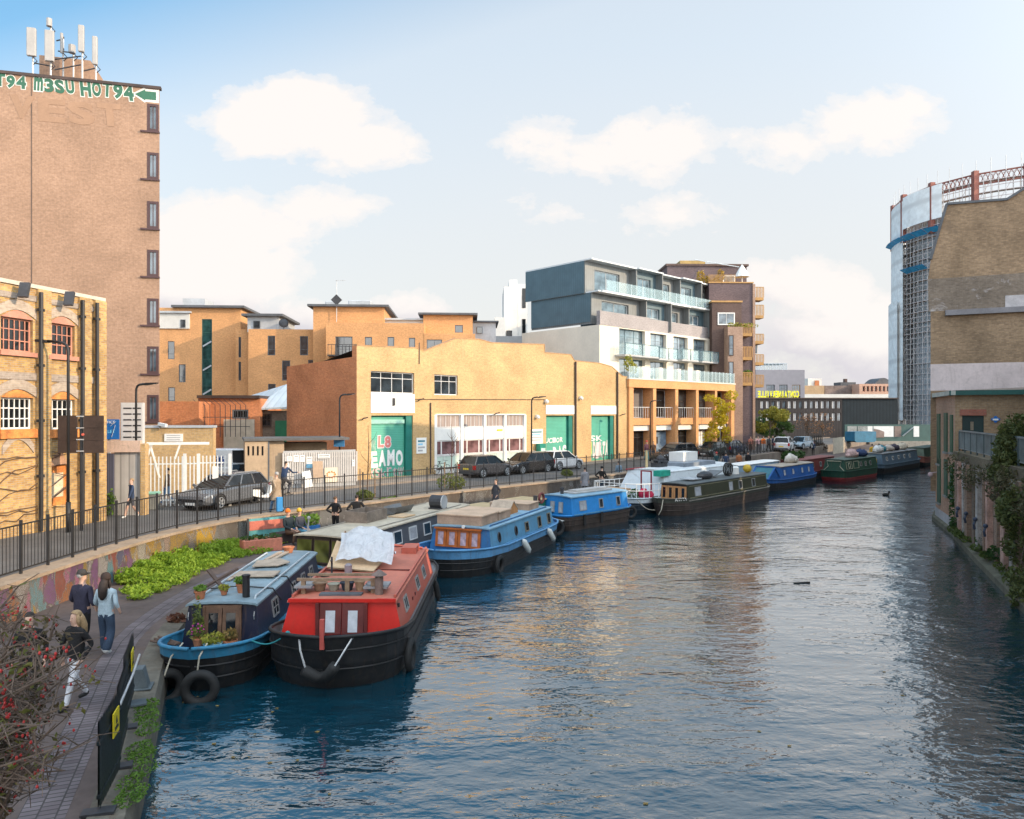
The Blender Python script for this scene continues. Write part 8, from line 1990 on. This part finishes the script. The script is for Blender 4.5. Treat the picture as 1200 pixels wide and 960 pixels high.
# seats and planters of the towpath
def wpt(px, py, z): return (*G(px, py, z), z)
t = thing('painted_bench_wall', 'bench back painted in red and teal bands against the retaining wall', 'bench', (*G(291,638,PATH_Z), PATH_Z), R(38))
q = MB(); q.box(0,-.06,0,1.55,.1,1.0); q.build('back_panel', mat('teal_bench',(.10,.30,.30),.7,.25,3,dirt=.3), t); q = MB(); q.box(.02,-.075,.55,1.53,-.061,.92); q.build('red_band', mat('red_band',(.45,.13,.09),.7,.25,3,dirt=.3), t); q = MB(); q.bar((-.05,-.1,0),(-.05,-.1,1.05),.07); q.build('post', dark, t)
def planter(label, loc, rz, w, d_, h, m, plant, n=260, ph=.3, seed=1, leaf=.08, over=1.0, spill=0):
    t = thing('planter', label, 'planter', loc, rz, 'planters on the towpath')
    q = MB(); q.box(-w/2,-d_/2,0,w/2,d_/2,h); q.build('box', m, t, bevel=.015)
    if plant: leaf_cloud([(-w/2+w*(k+.5)/4, .0, h+ph*.45, w/6*over, d_/2*over, ph*.6) for k in range(4)], n, leaf, seed).build('foliage', plant, t)
    return t
sal = mat('salmon_paint', (.48,.17,.11), .75, .2, 2, dirt=.25)
planter('salmon pink planter with sparse plants before the painted bench wall', (*G(306,646,PATH_Z),PATH_Z), R(35), 1.45,.6,.48, sal, leafd, 150, .15, 2)
planter('dark wooden planter seat under the two seated people', (-9.15,30.05,PATH_Z), R(52), 1.5,.5,.44, mat('dark_seat',(.06,.045,.04),.8), None)
planter('bright blue planter of leafy greens right of the seated people', (*G(356,630,PATH_Z),PATH_Z), R(48), 1.25,.6,.5, mat('planter_blue',(.03,.14,.36),.6,.15,2), leafg, 420, .45, 3, .10, 1.05)
planter('low teal board planter between the blue planter and the grey boat', (*G(384,618,PATH_Z),PATH_Z), R(46), 1.6,.4,.4, mat('deep_teal_box',(.02,.13,.12),.6,.15,2), None)
planter('brown weathered planter with green plants behind the grey boat roof', (*G(455,607,PATH_Z),PATH_Z), R(50), 1.3,.6,.75, mat('brown_planter',(.15,.09,.06),.8,.3,3), leafg, 260, .3, 4, .09)
planter('dark planter with flowers before the white boat', (*G(672,573,PATH_Z),PATH_Z), R(48), 2.0,.6,.45, mat('brown_planter',(.15,.09,.06)), leafg, 380, .4, 5, .10)
def shrub(name, label, loc, clumps, n, leaf, m, seed=1, group=None, stems=4, cat='plant', part='foliage'):
    t = thing(name, label, cat, loc, 0, group)
    leaf_cloud(clumps, n, leaf, seed).build(part, m, t)
    q = MB(); rj = random.Random(seed)
    for k in range(stems): c = clumps[k % len(clumps)]; q.tube([(rj.uniform(-.05,.05),rj.uniform(-.05,.05),0),(c[0]*.5,c[1]*.5,c[2]*.6),(c[0],c[1],c[2]+c[5]*.5)], [.022,.016,.006], 5)
    q.build('stems', mat('bare_stem',(.12,.07,.045)), t)
    return t
gs = 'plants along the retaining wall'
for k,(px,py,w,lb,m_,n_) in enumerate(((480,603,.8,'leafy green plants against the wall, right of the brown planter',leafg,340),(505,600,.6,'green clump below the wall left of the green hatch boxes',leafg,240),(535,596,.6,'yellow-green clump behind the nearer green hatch box',leafy,240),(640,582,.6,'green clump below the wall behind the bright blue boat',leafd,220),(697,567,.5,'yellow-green clump beside the grey-coated person',leafy,200))):
    shrub('wall_plant', lb, wpt(px,py,PATH_Z), [(0,0,.35,w,.4,.35),(.4,.2,.45,.4,.3,.3)], n_, .10, m_, 20+k, gs)
for k,(px,py,c,lb) in enumerate(((495,590,(.8,.25,.02),'orange flower pot by the wall near the yellow-green clump'),(516,598,(.75,.17,.03),'red-orange flowers near the teal cover of the low boat'),(596,578,(.85,.40,.02),'bright orange flowers by the wall left of the bright blue boat'))):
    t = thing('flower_pot', lb, 'flowers', wpt(px,py+6,PATH_Z), 0, 'orange flowers on the path'); q = MB(); rj = random.Random(k)
    for j in range(9): q.ball((rj.uniform(-.15,.15),rj.uniform(-.15,.15),.7+rj.uniform(-.12,.14)), .07, n=6, k=4)
    q.build('flowers', mat('flower_%d'%k if 0 else ['orange_flower','red_flower','amber_flower'][k], c, .6, .15), t); q = MB(); q.lathe([(.12,0),(.17,.3),(.15,.3),(0,.28)], 10); q.tube([(0,0,.3),(0,0,.65)], .02, 5); q.build('pot', terracotta, t)
# weeds and grass on the verge below the wall
rj = random.Random(11); cl = []
vw = [p for p in W if 19.4 < p[1] < 30.6]
for i, p in enumerate(vw):
    q = vw[min(i+1, len(vw)-1)]; r0 = vw[max(i-1,0)]; L_ = math.dist(q, r0) or 1; nx, ny = (q[1]-r0[1])/L_, -(q[0]-r0[0])/L_
    f = min(1, max(.25, (p[1]-17.6)/3.5)) * (1 if p[1] < 29.2 else .6)
    for k in range(16):
        o_ = .12 + (1.9*f)*rj.random()
        if o_ < (23.4-p[1])*.62: continue
        hh = (.40 if o_ < .9 else .24)*f*rj.uniform(.6,1.25)
        cl.append((p[0]+nx*o_+rj.uniform(-.3,.3), p[1]+ny*o_+rj.uniform(-.3,.3), PATH_Z+hh*.55, rj.uniform(.2,.5), rj.uniform(.2,.5), hh*.6))
vm = leafmat('verge_leaf', (.15,.26,.02), (.34,.46,.05), .4)
tag(leaf_cloud(cl, 26000, .052, 5, bias=.3).build('verge_weeds', vm), kind='stuff')
cl = []
for i in range(len(bars)):
    for k in range(4):
        f = rj.random(); a,b = bars[i]; cl.append((a[0]+(b[0]-a[0])*f+.22+.12*rj.random(), a[1]+(b[1]-a[1])*f+.1, PATH_Z+.02, .2,.3,.018))
tag(leaf_cloud(cl, 2600, .024, 6, flat=.5).build('quay_grass', leafmat('grass_green',(.09,.19,.03),(.18,.30,.05))), kind='stuff')
cl = []
for i in range(26):
    f = rj.random(); p = (Vector(cA)+Vector((-.25,0))).lerp(Vector((13.9,16.9)), f); cl.append((p.x-.15, p.y, .5, .25,.3,.14))
tag(leaf_cloud(cl, 1600, .07, 7).build('bank_moss', leafmat('moss_green',(.06,.09,.02),(.13,.16,.04))), kind='stuff')
for k,(px,py,w,lb) in enumerate(((1122,628,.35,'small dark plant at the foot of the canal wall by the building corner'),(1152,655,.3,'second small plant at the foot of the canal wall'),(1172,676,.45,'green plant growing from the wall foot nearest the ivy'),(1119,610,.35,'narrow ivy strip climbing the corner of the canalside building'))):
    P = D(px,py,{0:34.3,1:30,2:27,3:35.2}[k]); z = .45 if k < 3 else .5
    shrub('wall_foot_plant', lb, (P[0],P[1],z), [(0,0,.3,w,w,.3)] if k < 3 else [(0,0,.8+.6*j,.3,.25,.5) for j in range(4)], 200 if k < 3 else 420, .09, leafd, 40+k, 'plants at the foot of the canal wall', 2)
# creepers hanging from the terrace edge
cl = []
for i in range(34):
    u = rj.uniform(0.2,Lw-2); p = p0+dw*u; nx = Vector((-dw.y,dw.x)) if (-dw.y) < 0 else Vector((dw.y,-dw.x)); cl.append((p.x+nx.x*.22, p.y+nx.y*.22, 3.75-rj.random()*.9, .35,.4,.4))
t = thing('hanging_creeper', 'dull brown-green creeper hanging along the top of the canal wall', 'creeper', (p0.x,p0.y,3.8))
o = leaf_cloud(cl, 3200, .07, 9).build('foliage', leafmat('creeper_leaf',(.07,.07,.035),(.15,.13,.07))); under(o, t)
# ivy-clad tree at the right edge
def foliage_tree(name, label, base, trunk, crown, n, leaf, m, seed, group=None, tr=.12, bark=None, cat='tree', limbs=7):
    t = thing(name, label, cat, base, 0, group); rj = random.Random(seed)
    q = MB(); top = trunk
    q.tube([(0,0,0),(rj.uniform(-.08,.08)*top,rj.uniform(-.05,.05)*top,top*.5),(rj.uniform(-.1,.1)*top*.5,0,top)], [tr,tr*.75,tr*.35], 8)
    q.build('trunk', bark or mat('bark',(.10,.075,.055),.9,.3,4), t)
    q = MB()
    for k in range(limbs):
        c = crown[k % len(crown)]; s_ = rj.uniform(.45,.95)*top; q.tube([(0,0,s_),(c[0]*.5,c[1]*.5,(s_+c[2])/2+.1),(c[0]+rj.uniform(-.3,.3)*c[3],c[1]+rj.uniform(-.3,.3)*c[4],c[2]+.4*c[5])], [tr*.4,tr*.25,tr*.06], 5)
    q.build('limbs', bark or mat('bark',(.10,.075,.055)), t)
    leaf_cloud(crown, n, leaf, seed, bias=.35).build('crown', m, t)
    return t
rj = random.Random(21); B0 = (19.0,26.3)
cr = []
for (px,py,Y,r) in ((1200,508,26,.9),(1193,540,26,.9),(1203,565,25.5,1.1),(1196,600,25,.9),(1176,556,27,.6),(1202,640,24,.8),(1200,680,22.8,.6),(1205,530,26,1.2),(1210,600,24,1.2),(1198,700,22.3,.45),(1180,520,26.8,.5)):
    P = D(px,py,Y); cr.append((P[0]-B0[0],P[1]-B0[1],P[2]-4.1,r*.9,r*.9,r*.85))
foliage_tree('ivy_tree', 'dense dark olive ivy-clad tree hanging over the canal wall at the right edge', (*B0,4.1), 2.6, cr, 13000, .08, leafmat('ivy_leaf',(.05,.07,.022),(.14,.15,.045),.3), 31)
P = D(1190,497,30); shrub('terrace_bush', 'small dark green bush on the terrace right of the blue plaque', (P[0],P[1],4.1), [(0,0,.9,.6,.5,.5)], 400, .1, leafd, 33)
# street trees
ylf = leafmat('autumn_yellow_leaf', (.42,.36,.02), (.66,.50,.04), .45)
cr = [(rj.uniform(-1.7,1.7)*(1-.12*k), rj.uniform(-1.0,1.0), 1.4+.30*k, rj.uniform(.45,.8),rj.uniform(.45,.8),rj.uniform(.4,.65)) for k in range(17)]
foliage_tree('yellow_tree', 'small autumn tree with bright yellow leaves before the arcade', (21.3,75.2,ROAD_Z), 5.6, cr, 2600, .13, ylf, 34, tr=.07, bark=mat('pale_bark',(.40,.36,.30),.8,.2,4), limbs=14)
olf = leafmat('olive_yellow_leaf', (.16,.18,.03), (.34,.30,.05), .4)
cr = [(rj.uniform(-2.0,2.0),rj.uniform(-1,1),3.0+rj.uniform(-.8,1.6),rj.uniform(.6,1),.8,rj.uniform(.5,.8)) for k in range(12)]
foliage_tree('street_tree', 'broad yellow-green street tree beyond the brown tower', (31.6,90,ROAD_Z), 3.4, cr, 2400, .16, olf, 35, tr=.11)
cr = [(rj.uniform(-2.5,2.5),rj.uniform(-1,1),2.0+rj.uniform(-.8,1.8),rj.uniform(.7,1.2),.8,rj.uniform(.5,.9)) for k in range(12)]
foliage_tree('street_tree', 'dark green tree mass under the dark container offices', (37.5,104,ROAD_Z), 2.4, cr, 2000, .2, leafd, 36, tr=.11)
for k,(x,y,lb) in enumerate(((38.2,95,'bare reddish-brown small tree left of the wooden fence'),(43.5,103,'second bare reddish small tree behind the wooden fence'))):
    cr = [(rj.uniform(-1.3,1.3),rj.uniform(-.8,.8),2.6+rj.uniform(-.9,1.5),.6,.6,.6) for _ in range(12)]
    foliage_tree('bare_tree', lb, (x,y,ROAD_Z), 3.4, cr, 260, .12, leafmat('russet_leaf',(.20,.10,.06),(.32,.18,.09)), 37+k, tr=.07, limbs=22)
# far hedge, wooden fence, blue skip
cl = [(x, 97+.9*(x-39)+rj.uniform(-.4,.4), 1.2+rj.uniform(0,.5), .9,.7,.8) for x in np.linspace(36,42,9)]
tag(leaf_cloud([(a-39,b-97,c-.65,d_,e,f) for a,b,c,d_,e,f in cl], 1500, .17, 44).build('dark_hedge', leafmat('hedge_brown',(.05,.035,.03),(.12,.08,.05)), None, (39,97,.65)), 'dark brown-green hedge along the towpath before the far bare trees', 'hedge')
t = thing('wooden_fence', 'pale wooden board fence by the towpath near the last boats', 'fence', (41.8,95.5,PATH_Z), R(52))
for k in range(9): q = MB(); q.box(.62*k,-.03,0,.62*k+.58,.03,2.1); q.build('board', mat('pale_boarding',(.48,.42,.33)), t)
q = MB(); q.box(0,.035,.5,5.6,.08,.6); q.box(0,.035,1.6,5.6,.08,1.7); q.build('rails', wood, t)
q = MB(); q.prism([(-2,.2),(-1.6,0),(1.6,0),(2,.2),(2,1.6),(-2,1.6)], -1,1,'xz'); o = q.build('blue_skip', mat('skip_blue',(.02,.13,.22),.6,.2), None, (53.2,112,ROAD_Z), (0,0,.3)); tag(o, 'dark blue skip at the end of the street before the site hoarding', 'skip')
# sapling with stakes and shrubs along the railing
for k,(px,py,lb) in enumerate(((528,572,'bare sapling between two stakes before the white ribbon windows'),(430,584,'bare sapling between two stakes before the left green door'))):
    P = G(px,py,ROAD_Z); t = thing('sapling', lb, 'tree', (*P,ROAD_Z), 0, 'staked saplings'); q = MB(); rk_ = random.Random(k)
    q.tube([(0,0,0),(.05,0,1.4),(.1,0,2.6),(.05,0,3.7)], [.04,.032,.022,.008], 6)
    for j in range(12 if k == 0 else 5): z = rk_.uniform(1.3,3.2); a = rk_.uniform(0,6.3); L_ = rk_.uniform(.4,.9); q.tube([(.07,0,z),(.07+L_*.5*math.cos(a),L_*.5*math.sin(a),z+L_*.55),(.07+L_*.7*math.cos(a),L_*.7*math.sin(a),z+L_)], [.014,.009,.004], 4)
    q.build('trunk', mat('bare_stem',(.12,.07,.045)), t)
    for x in (-.35,.4): q = MB(); q.tube([(x,0,0),(x,0,1.5)], .035, 6); q.build('stake', wood, t)
for k,(px,py,w,lb) in enumerate(((527,574,1.0,'rounded green shrub at the foot of the sapling by the railing'),(427,586,.55,'low green weeds behind the railing before the left green door'),(664,558,.5,'small brown-green bush by the drainpipe of the middle green door'))):
    shrub('roadside_shrub', lb, (*G(px,py,ROAD_Z),ROAD_Z), [(0,0,.45*w,w*.8,w*.5,w*.5),(.4*w,.1,.35*w,w*.5,w*.4,w*.4)], 420, .09, leafmat('olive_leaf',(.12,.15,.04),(.26,.28,.06)), 50+k, 'shrubs behind the railing')
shrub('roadside_shrub', 'tall weeds growing at the foot of the corrugated hoarding', (-17.2,30.7,ROAD_Z), [(0,0,.4,.3,.2,.4),(.35,.1,.6,.2,.2,.6),(-.6,0,.25,.4,.2,.25)], 240, .09, leafg, 55, 'shrubs behind the railing')
t = thing('wheelie_bin', 'small green-lidded tub behind the railing by the white gate', 'bin', (*G(178,597,ROAD_Z),ROAD_Z), .3); q = MB(); q.box(-.3,-.25,0,.3,.25,.7); q.build('tub', mat('grey_tub',(.2,.2,.18)), t, bevel=.03); q = MB(); q.box(-.33,-.28,.703,.33,.28,.78); q.build('lid', mat('mint_lid',(.25,.5,.38)), t)
t = thing('litter_pile', 'row of dark sacks and a pipe at the foot of the old brick building', 'sacks', (*G(80,612,ROAD_Z),ROAD_Z), 1.3); q = MB()
for k in range(4): q.ball((.55*k,.1*(k%2),.25), .36,.3,.26, 9, 6)
q.build('sacks', black, t, smooth=True); q = MB(); q.tube([(-.5,-.3,.2),(-.1,-.3,.2)], .2, 12); q.build('pipe', galv, t)
# embankment and the rose bush in the near left corner
q = MB(); q.prism([(-9,.6),(-2.35,.6),(-2.55,2.6),(-3.2,3.15),(-9,3.3)], .8,4.5,'xz'); tag(q.build('embankment', mat('earth',(.07,.05,.035),.95,.3,2)), kind='structure')
t = thing('rose_bush', 'tangled rose bush with red hips and few leaves in the near left corner', 'bush', (-3.3,3.7,3.0))
rj = random.Random(77); stem = MB(); lf = []; hips = []
tips = []
for k in range(105):
    Y = rj.uniform(3.4,5.2); dens = rj.random()
    px = 2 + 108*rj.random()**2.1; py = rj.uniform(690,940)
    if px > 60 and py < 730: py += 60
    e = Vector(D(px, py, Y)) - Vector((-3.3,3.7,3.0)); s0 = Vector((rj.uniform(-.7,.15), rj.uniform(-.25,.7), rj.uniform(-.1,.25)))
    mid = s0.lerp(e, .5) + Vector((rj.uniform(-.2,.1), rj.uniform(-.2,.2), rj.uniform(.1,.45)))
    pts = [s0, s0.lerp(mid,.5)+Vector((rj.uniform(-.06,.06),0,rj.uniform(-.04,.08))), mid, mid.lerp(e,.5)+Vector((rj.uniform(-.06,.06),rj.uniform(-.06,.06),rj.uniform(-.03,.06))), e]
    stem.tube(pts, [.013,.011,.009,.006,.003], 5)
    for j in range(10):
        f = rj.uniform(.3,1); i = min(3, int(f*4)); p = pts[i].lerp(pts[i+1], f*4-i); d_ = Vector((rj.uniform(-1,1),rj.uniform(-1,1),rj.uniform(-.4,.9))).normalized()*rj.uniform(.10,.30)
        m1 = p+d_*.5+Vector((0,0,.03)); stem.tube([p, m1, p+d_], [.005,.0035,.002], 4); tips += [p+d_, m1]
        for r_ in range(2):
            d2 = Vector((rj.uniform(-1,1),rj.uniform(-1,1),rj.uniform(-.6,.8))).normalized()*rj.uniform(.04,.11); stem.tube([m1, m1+d2], [.003,.0015], 3); tips.append(m1+d2)
stem.build('stems', mat('rose_stem',(.12,.085,.065),.8,.3,8), t)
hp = MB()
for p in tips:
    if rj.random() < .17:
        for r_ in range(rj.choice((1,1,2,3))): q = p + Vector((rj.uniform(-.02,.02),rj.uniform(-.02,.02),rj.uniform(-.02,.015))); hp.ball(q, .0075, .0075, .010, 6, 4)
hp.build('rose_hips', mat('rose_hip',(.33,.03,.028),.35,.25,20), t)
lc = [(*p, .035,.035,.03) for p in tips if rj.random() < .28]
leaf_cloud(lc, 900, .022, 78).build('leaves', leafmat('rose_leaf',(.07,.09,.02),(.22,.20,.05)), t)
dc = [(*Vector((-.15+.58*rj.random()**2.0, rj.uniform(-.1,.9), rj.uniform(.5,1.6))), .16,.2,.15) for _ in range(40)]
leaf_cloud(dc, 4600, .020, 79).build('withered_leaves', leafmat('withered_leaf',(.05,.038,.022),(.14,.10,.05)), t)

rj = random.Random(61); q = MB()
for k in range(45):
    px, py = rj.choice(((rj.uniform(190,420),rj.uniform(790,950)),(rj.uniform(420,1150),rj.uniform(660,950)))); P = G(px,py,0); a = rj.uniform(0,6); s_ = rj.uniform(.03,.06)
    q.poly([(P[0]+s_*math.cos(a+b_),P[1]+s_*.7*math.sin(a+b_),.012) for b_ in (0,1.3,3.1,4.6)])
tag(q.build('floating_leaves', leafmat('fallen_leaf',(.25,.15,.05),(.42,.30,.10))), kind='stuff')
# ================================================================== camera, sun, sky
cam = bpy.data.cameras.new('camera'); co = bpy.data.objects.new('camera', cam); COL.objects.link(co)
co.location = (0, 0, H); co.rotation_euler = (R(90), 0, 0)
cam.sensor_width = 36; cam.sensor_fit = 'HORIZONTAL'; cam.lens = F / 1200 * 36
cam.shift_y = 5 / 1200
cam.clip_start = .1; cam.clip_end = 4000
SC.camera = co
SUN = Vector((1, -.3, 0)).normalized() * math.cos(R(20)) + Vector((0, 0, math.sin(R(20))))
sl = bpy.data.lights.new('sun', 'SUN'); sl.energy = 2.3; sl.angle = R(.6); sl.color = (1, .78, .54)
so = bpy.data.objects.new('sun', sl); COL.objects.link(so); so.rotation_euler = SUN.to_track_quat('Z', 'Y').to_euler(); so.location = (60,-20,60)
w = bpy.data.worlds.new('World'); SC.world = w; w.use_nodes = True
nt = w.node_tree; L = nt.links; bg = nt.nodes['Background']
sky = N(nt, 'ShaderNodeTexSky'); sky.sky_type = 'NISHITA'; sky.sun_disc = False
sky.sun_elevation = R(20); sky.sun_rotation = math.atan2(SUN.x, SUN.y)
sky.air_density = 1.0; sky.dust_density = 1.6; sky.ozone_density = 1.6; sky.altitude = 30
tc = N(nt, 'ShaderNodeTexCoord'); sp = N(nt, 'ShaderNodeSeparateXYZ'); L.new(tc.outputs['Generated'], sp.inputs[0])
ya = math_(nt, 'MAXIMUM', math_(nt, 'ABSOLUTE', sp.outputs[1]), .05)
cu, cv = math_(nt, 'DIVIDE', sp.outputs[0], ya), math_(nt, 'DIVIDE', sp.outputs[2], ya)
cc = N(nt, 'ShaderNodeCombineXYZ'); L.new(cu, cc.inputs[0]); L.new(math_(nt, 'MULTIPLY', cv, 1.5), cc.inputs[1])
n1 = noise(nt, cc.outputs[0], 5.5, 8, .6, .15); n2 = noise(nt, cc.outputs[0], 17, 6, .65, .3)
nz = math_(nt, 'ADD', math_(nt, 'MULTIPLY', math_(nt, 'SUBTRACT', n1.outputs[0], .5), 2.6), math_(nt, 'MULTIPLY', math_(nt, 'SUBTRACT', n2.outputs[0], .5), 1.3))
dens = None; under_ = None
CL = [(345,138,100,44,1.0),(430,168,70,30,.8),(300,150,75,42,.8),(270,265,110,42,.9),(360,245,75,24,.7),(270,315,95,46,1.0),(210,340,120,60,.9),(460,365,70,34,.6),(340,372,90,30,.5),(740,175,85,42,.75),(640,165,60,34,.45),(650,250,60,22,.35),(1010,138,92,44,.9),(1065,128,48,28,.7),(935,168,60,28,.5),(960,345,110,40,.7),(1010,400,160,70,.8),(780,255,60,24,.3)]
for (x, y, rx, ry, k) in CL:
    a = math_(nt, 'DIVIDE', math_(nt, 'SUBTRACT', cu, (x-600)/F), rx/F*1.25); e = math_(nt, 'DIVIDE', math_(nt, 'SUBTRACT', cv, (HY-y)/F), ry/F*1.25)
    d = math_(nt, 'SQRT', math_(nt, 'ADD', math_(nt, 'MULTIPLY', a, a), math_(nt, 'MULTIPLY', e, e)))
    q = math_(nt, 'MULTIPLY', math_(nt, 'SUBTRACT', 1.0, d), k)
    q2 = math_(nt, 'ADD', math_(nt, 'SUBTRACT', q, 1.0), math_(nt, 'ADD', math_(nt, 'ADD', math_(nt, 'MULTIPLY', e, .9), math_(nt, 'MULTIPLY', a, .35)), 1.0))
    dens = q if dens is None else math_(nt, 'MAXIMUM', dens, q)
    under_ = q2 if under_ is None else math_(nt, 'MAXIMUM', under_, q2)
mask = ramp(nt, math_(nt, 'ADD', dens, math_(nt, 'MULTIPLY', nz, .62)), [(.09, 0.0), (.21, .45), (.42, .96)], 'EASE')
shade = ramp(nt, math_(nt, 'ADD', under_, math_(nt, 'MULTIPLY', nz, .5)), [(.05, 0.0), (.75, 1.0)], 'EASE')
ccol = mix(nt, shade, (2.5, 2.4, 2.55), (3.4, 3.22, 3.1))
# the haze of the sky: pale low down, brighter towards the sun
dn = N(nt, 'ShaderNodeVectorMath'); dn.operation = 'DOT_PRODUCT'; L.new(tc.outputs['Generated'], dn.inputs[0]); dn.inputs[1].default_value = tuple(SUN)
glow = math_(nt, 'POWER', math_(nt, 'MAXIMUM', dn.outputs['Value'], 0.0), 4.0)
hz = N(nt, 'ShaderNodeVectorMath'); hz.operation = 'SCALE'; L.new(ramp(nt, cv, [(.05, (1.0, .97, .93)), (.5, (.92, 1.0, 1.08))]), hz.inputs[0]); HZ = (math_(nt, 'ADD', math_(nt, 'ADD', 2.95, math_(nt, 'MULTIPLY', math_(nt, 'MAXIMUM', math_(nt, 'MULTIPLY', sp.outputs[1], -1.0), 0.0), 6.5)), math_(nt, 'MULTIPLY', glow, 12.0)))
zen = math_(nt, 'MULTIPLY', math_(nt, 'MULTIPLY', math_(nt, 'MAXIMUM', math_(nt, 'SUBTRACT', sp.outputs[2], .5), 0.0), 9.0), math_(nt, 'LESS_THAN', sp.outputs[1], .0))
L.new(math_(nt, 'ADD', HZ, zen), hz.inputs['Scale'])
side = math_(nt, 'MULTIPLY', math_(nt, 'MINIMUM', cu, .8), .30)
veil = ramp(nt, math_(nt, 'SUBTRACT', cv, side), [(.02, .95), (.28, .90), (.53, .76), (.74, .06)], 'LINEAR')
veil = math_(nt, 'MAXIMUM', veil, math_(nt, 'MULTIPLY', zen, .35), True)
tint = mix(nt, 1.0, sky.outputs[0], (.95, 1.06, .97), 'MULTIPLY')
tint = mix(nt, ramp(nt, math_(nt, 'SUBTRACT', cv, side), [(.53, 0.0), (.76, .8)]), tint, (.62, 1.7, 2.9))
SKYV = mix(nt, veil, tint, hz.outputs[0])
cs = N(nt, 'ShaderNodeVectorMath'); cs.operation = 'SCALE'; L.new(ccol, cs.inputs[0]); L.new(math_(nt, 'ADD', 1.0, math_(nt, 'MULTIPLY', glow, 2.0)), cs.inputs['Scale'])
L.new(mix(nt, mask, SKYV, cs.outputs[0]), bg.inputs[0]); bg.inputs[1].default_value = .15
vs = SC.view_settings; vs.view_transform = 'Standard'; vs.look = 'None'; vs.gamma = 1; vs.use_curve_mapping = False; vs.exposure = 1.0
SC.render.engine = 'CYCLES'
cy = SC.cycles; cy.max_bounces = 6; cy.diffuse_bounces = 3; cy.glossy_bounces = 3; cy.transmission_bounces = 4; cy.transparent_max_bounces = 12
cy.caustics_reflective = False; cy.caustics_refractive = False; cy.use_denoising = True
cy.sample_clamp_indirect = 6
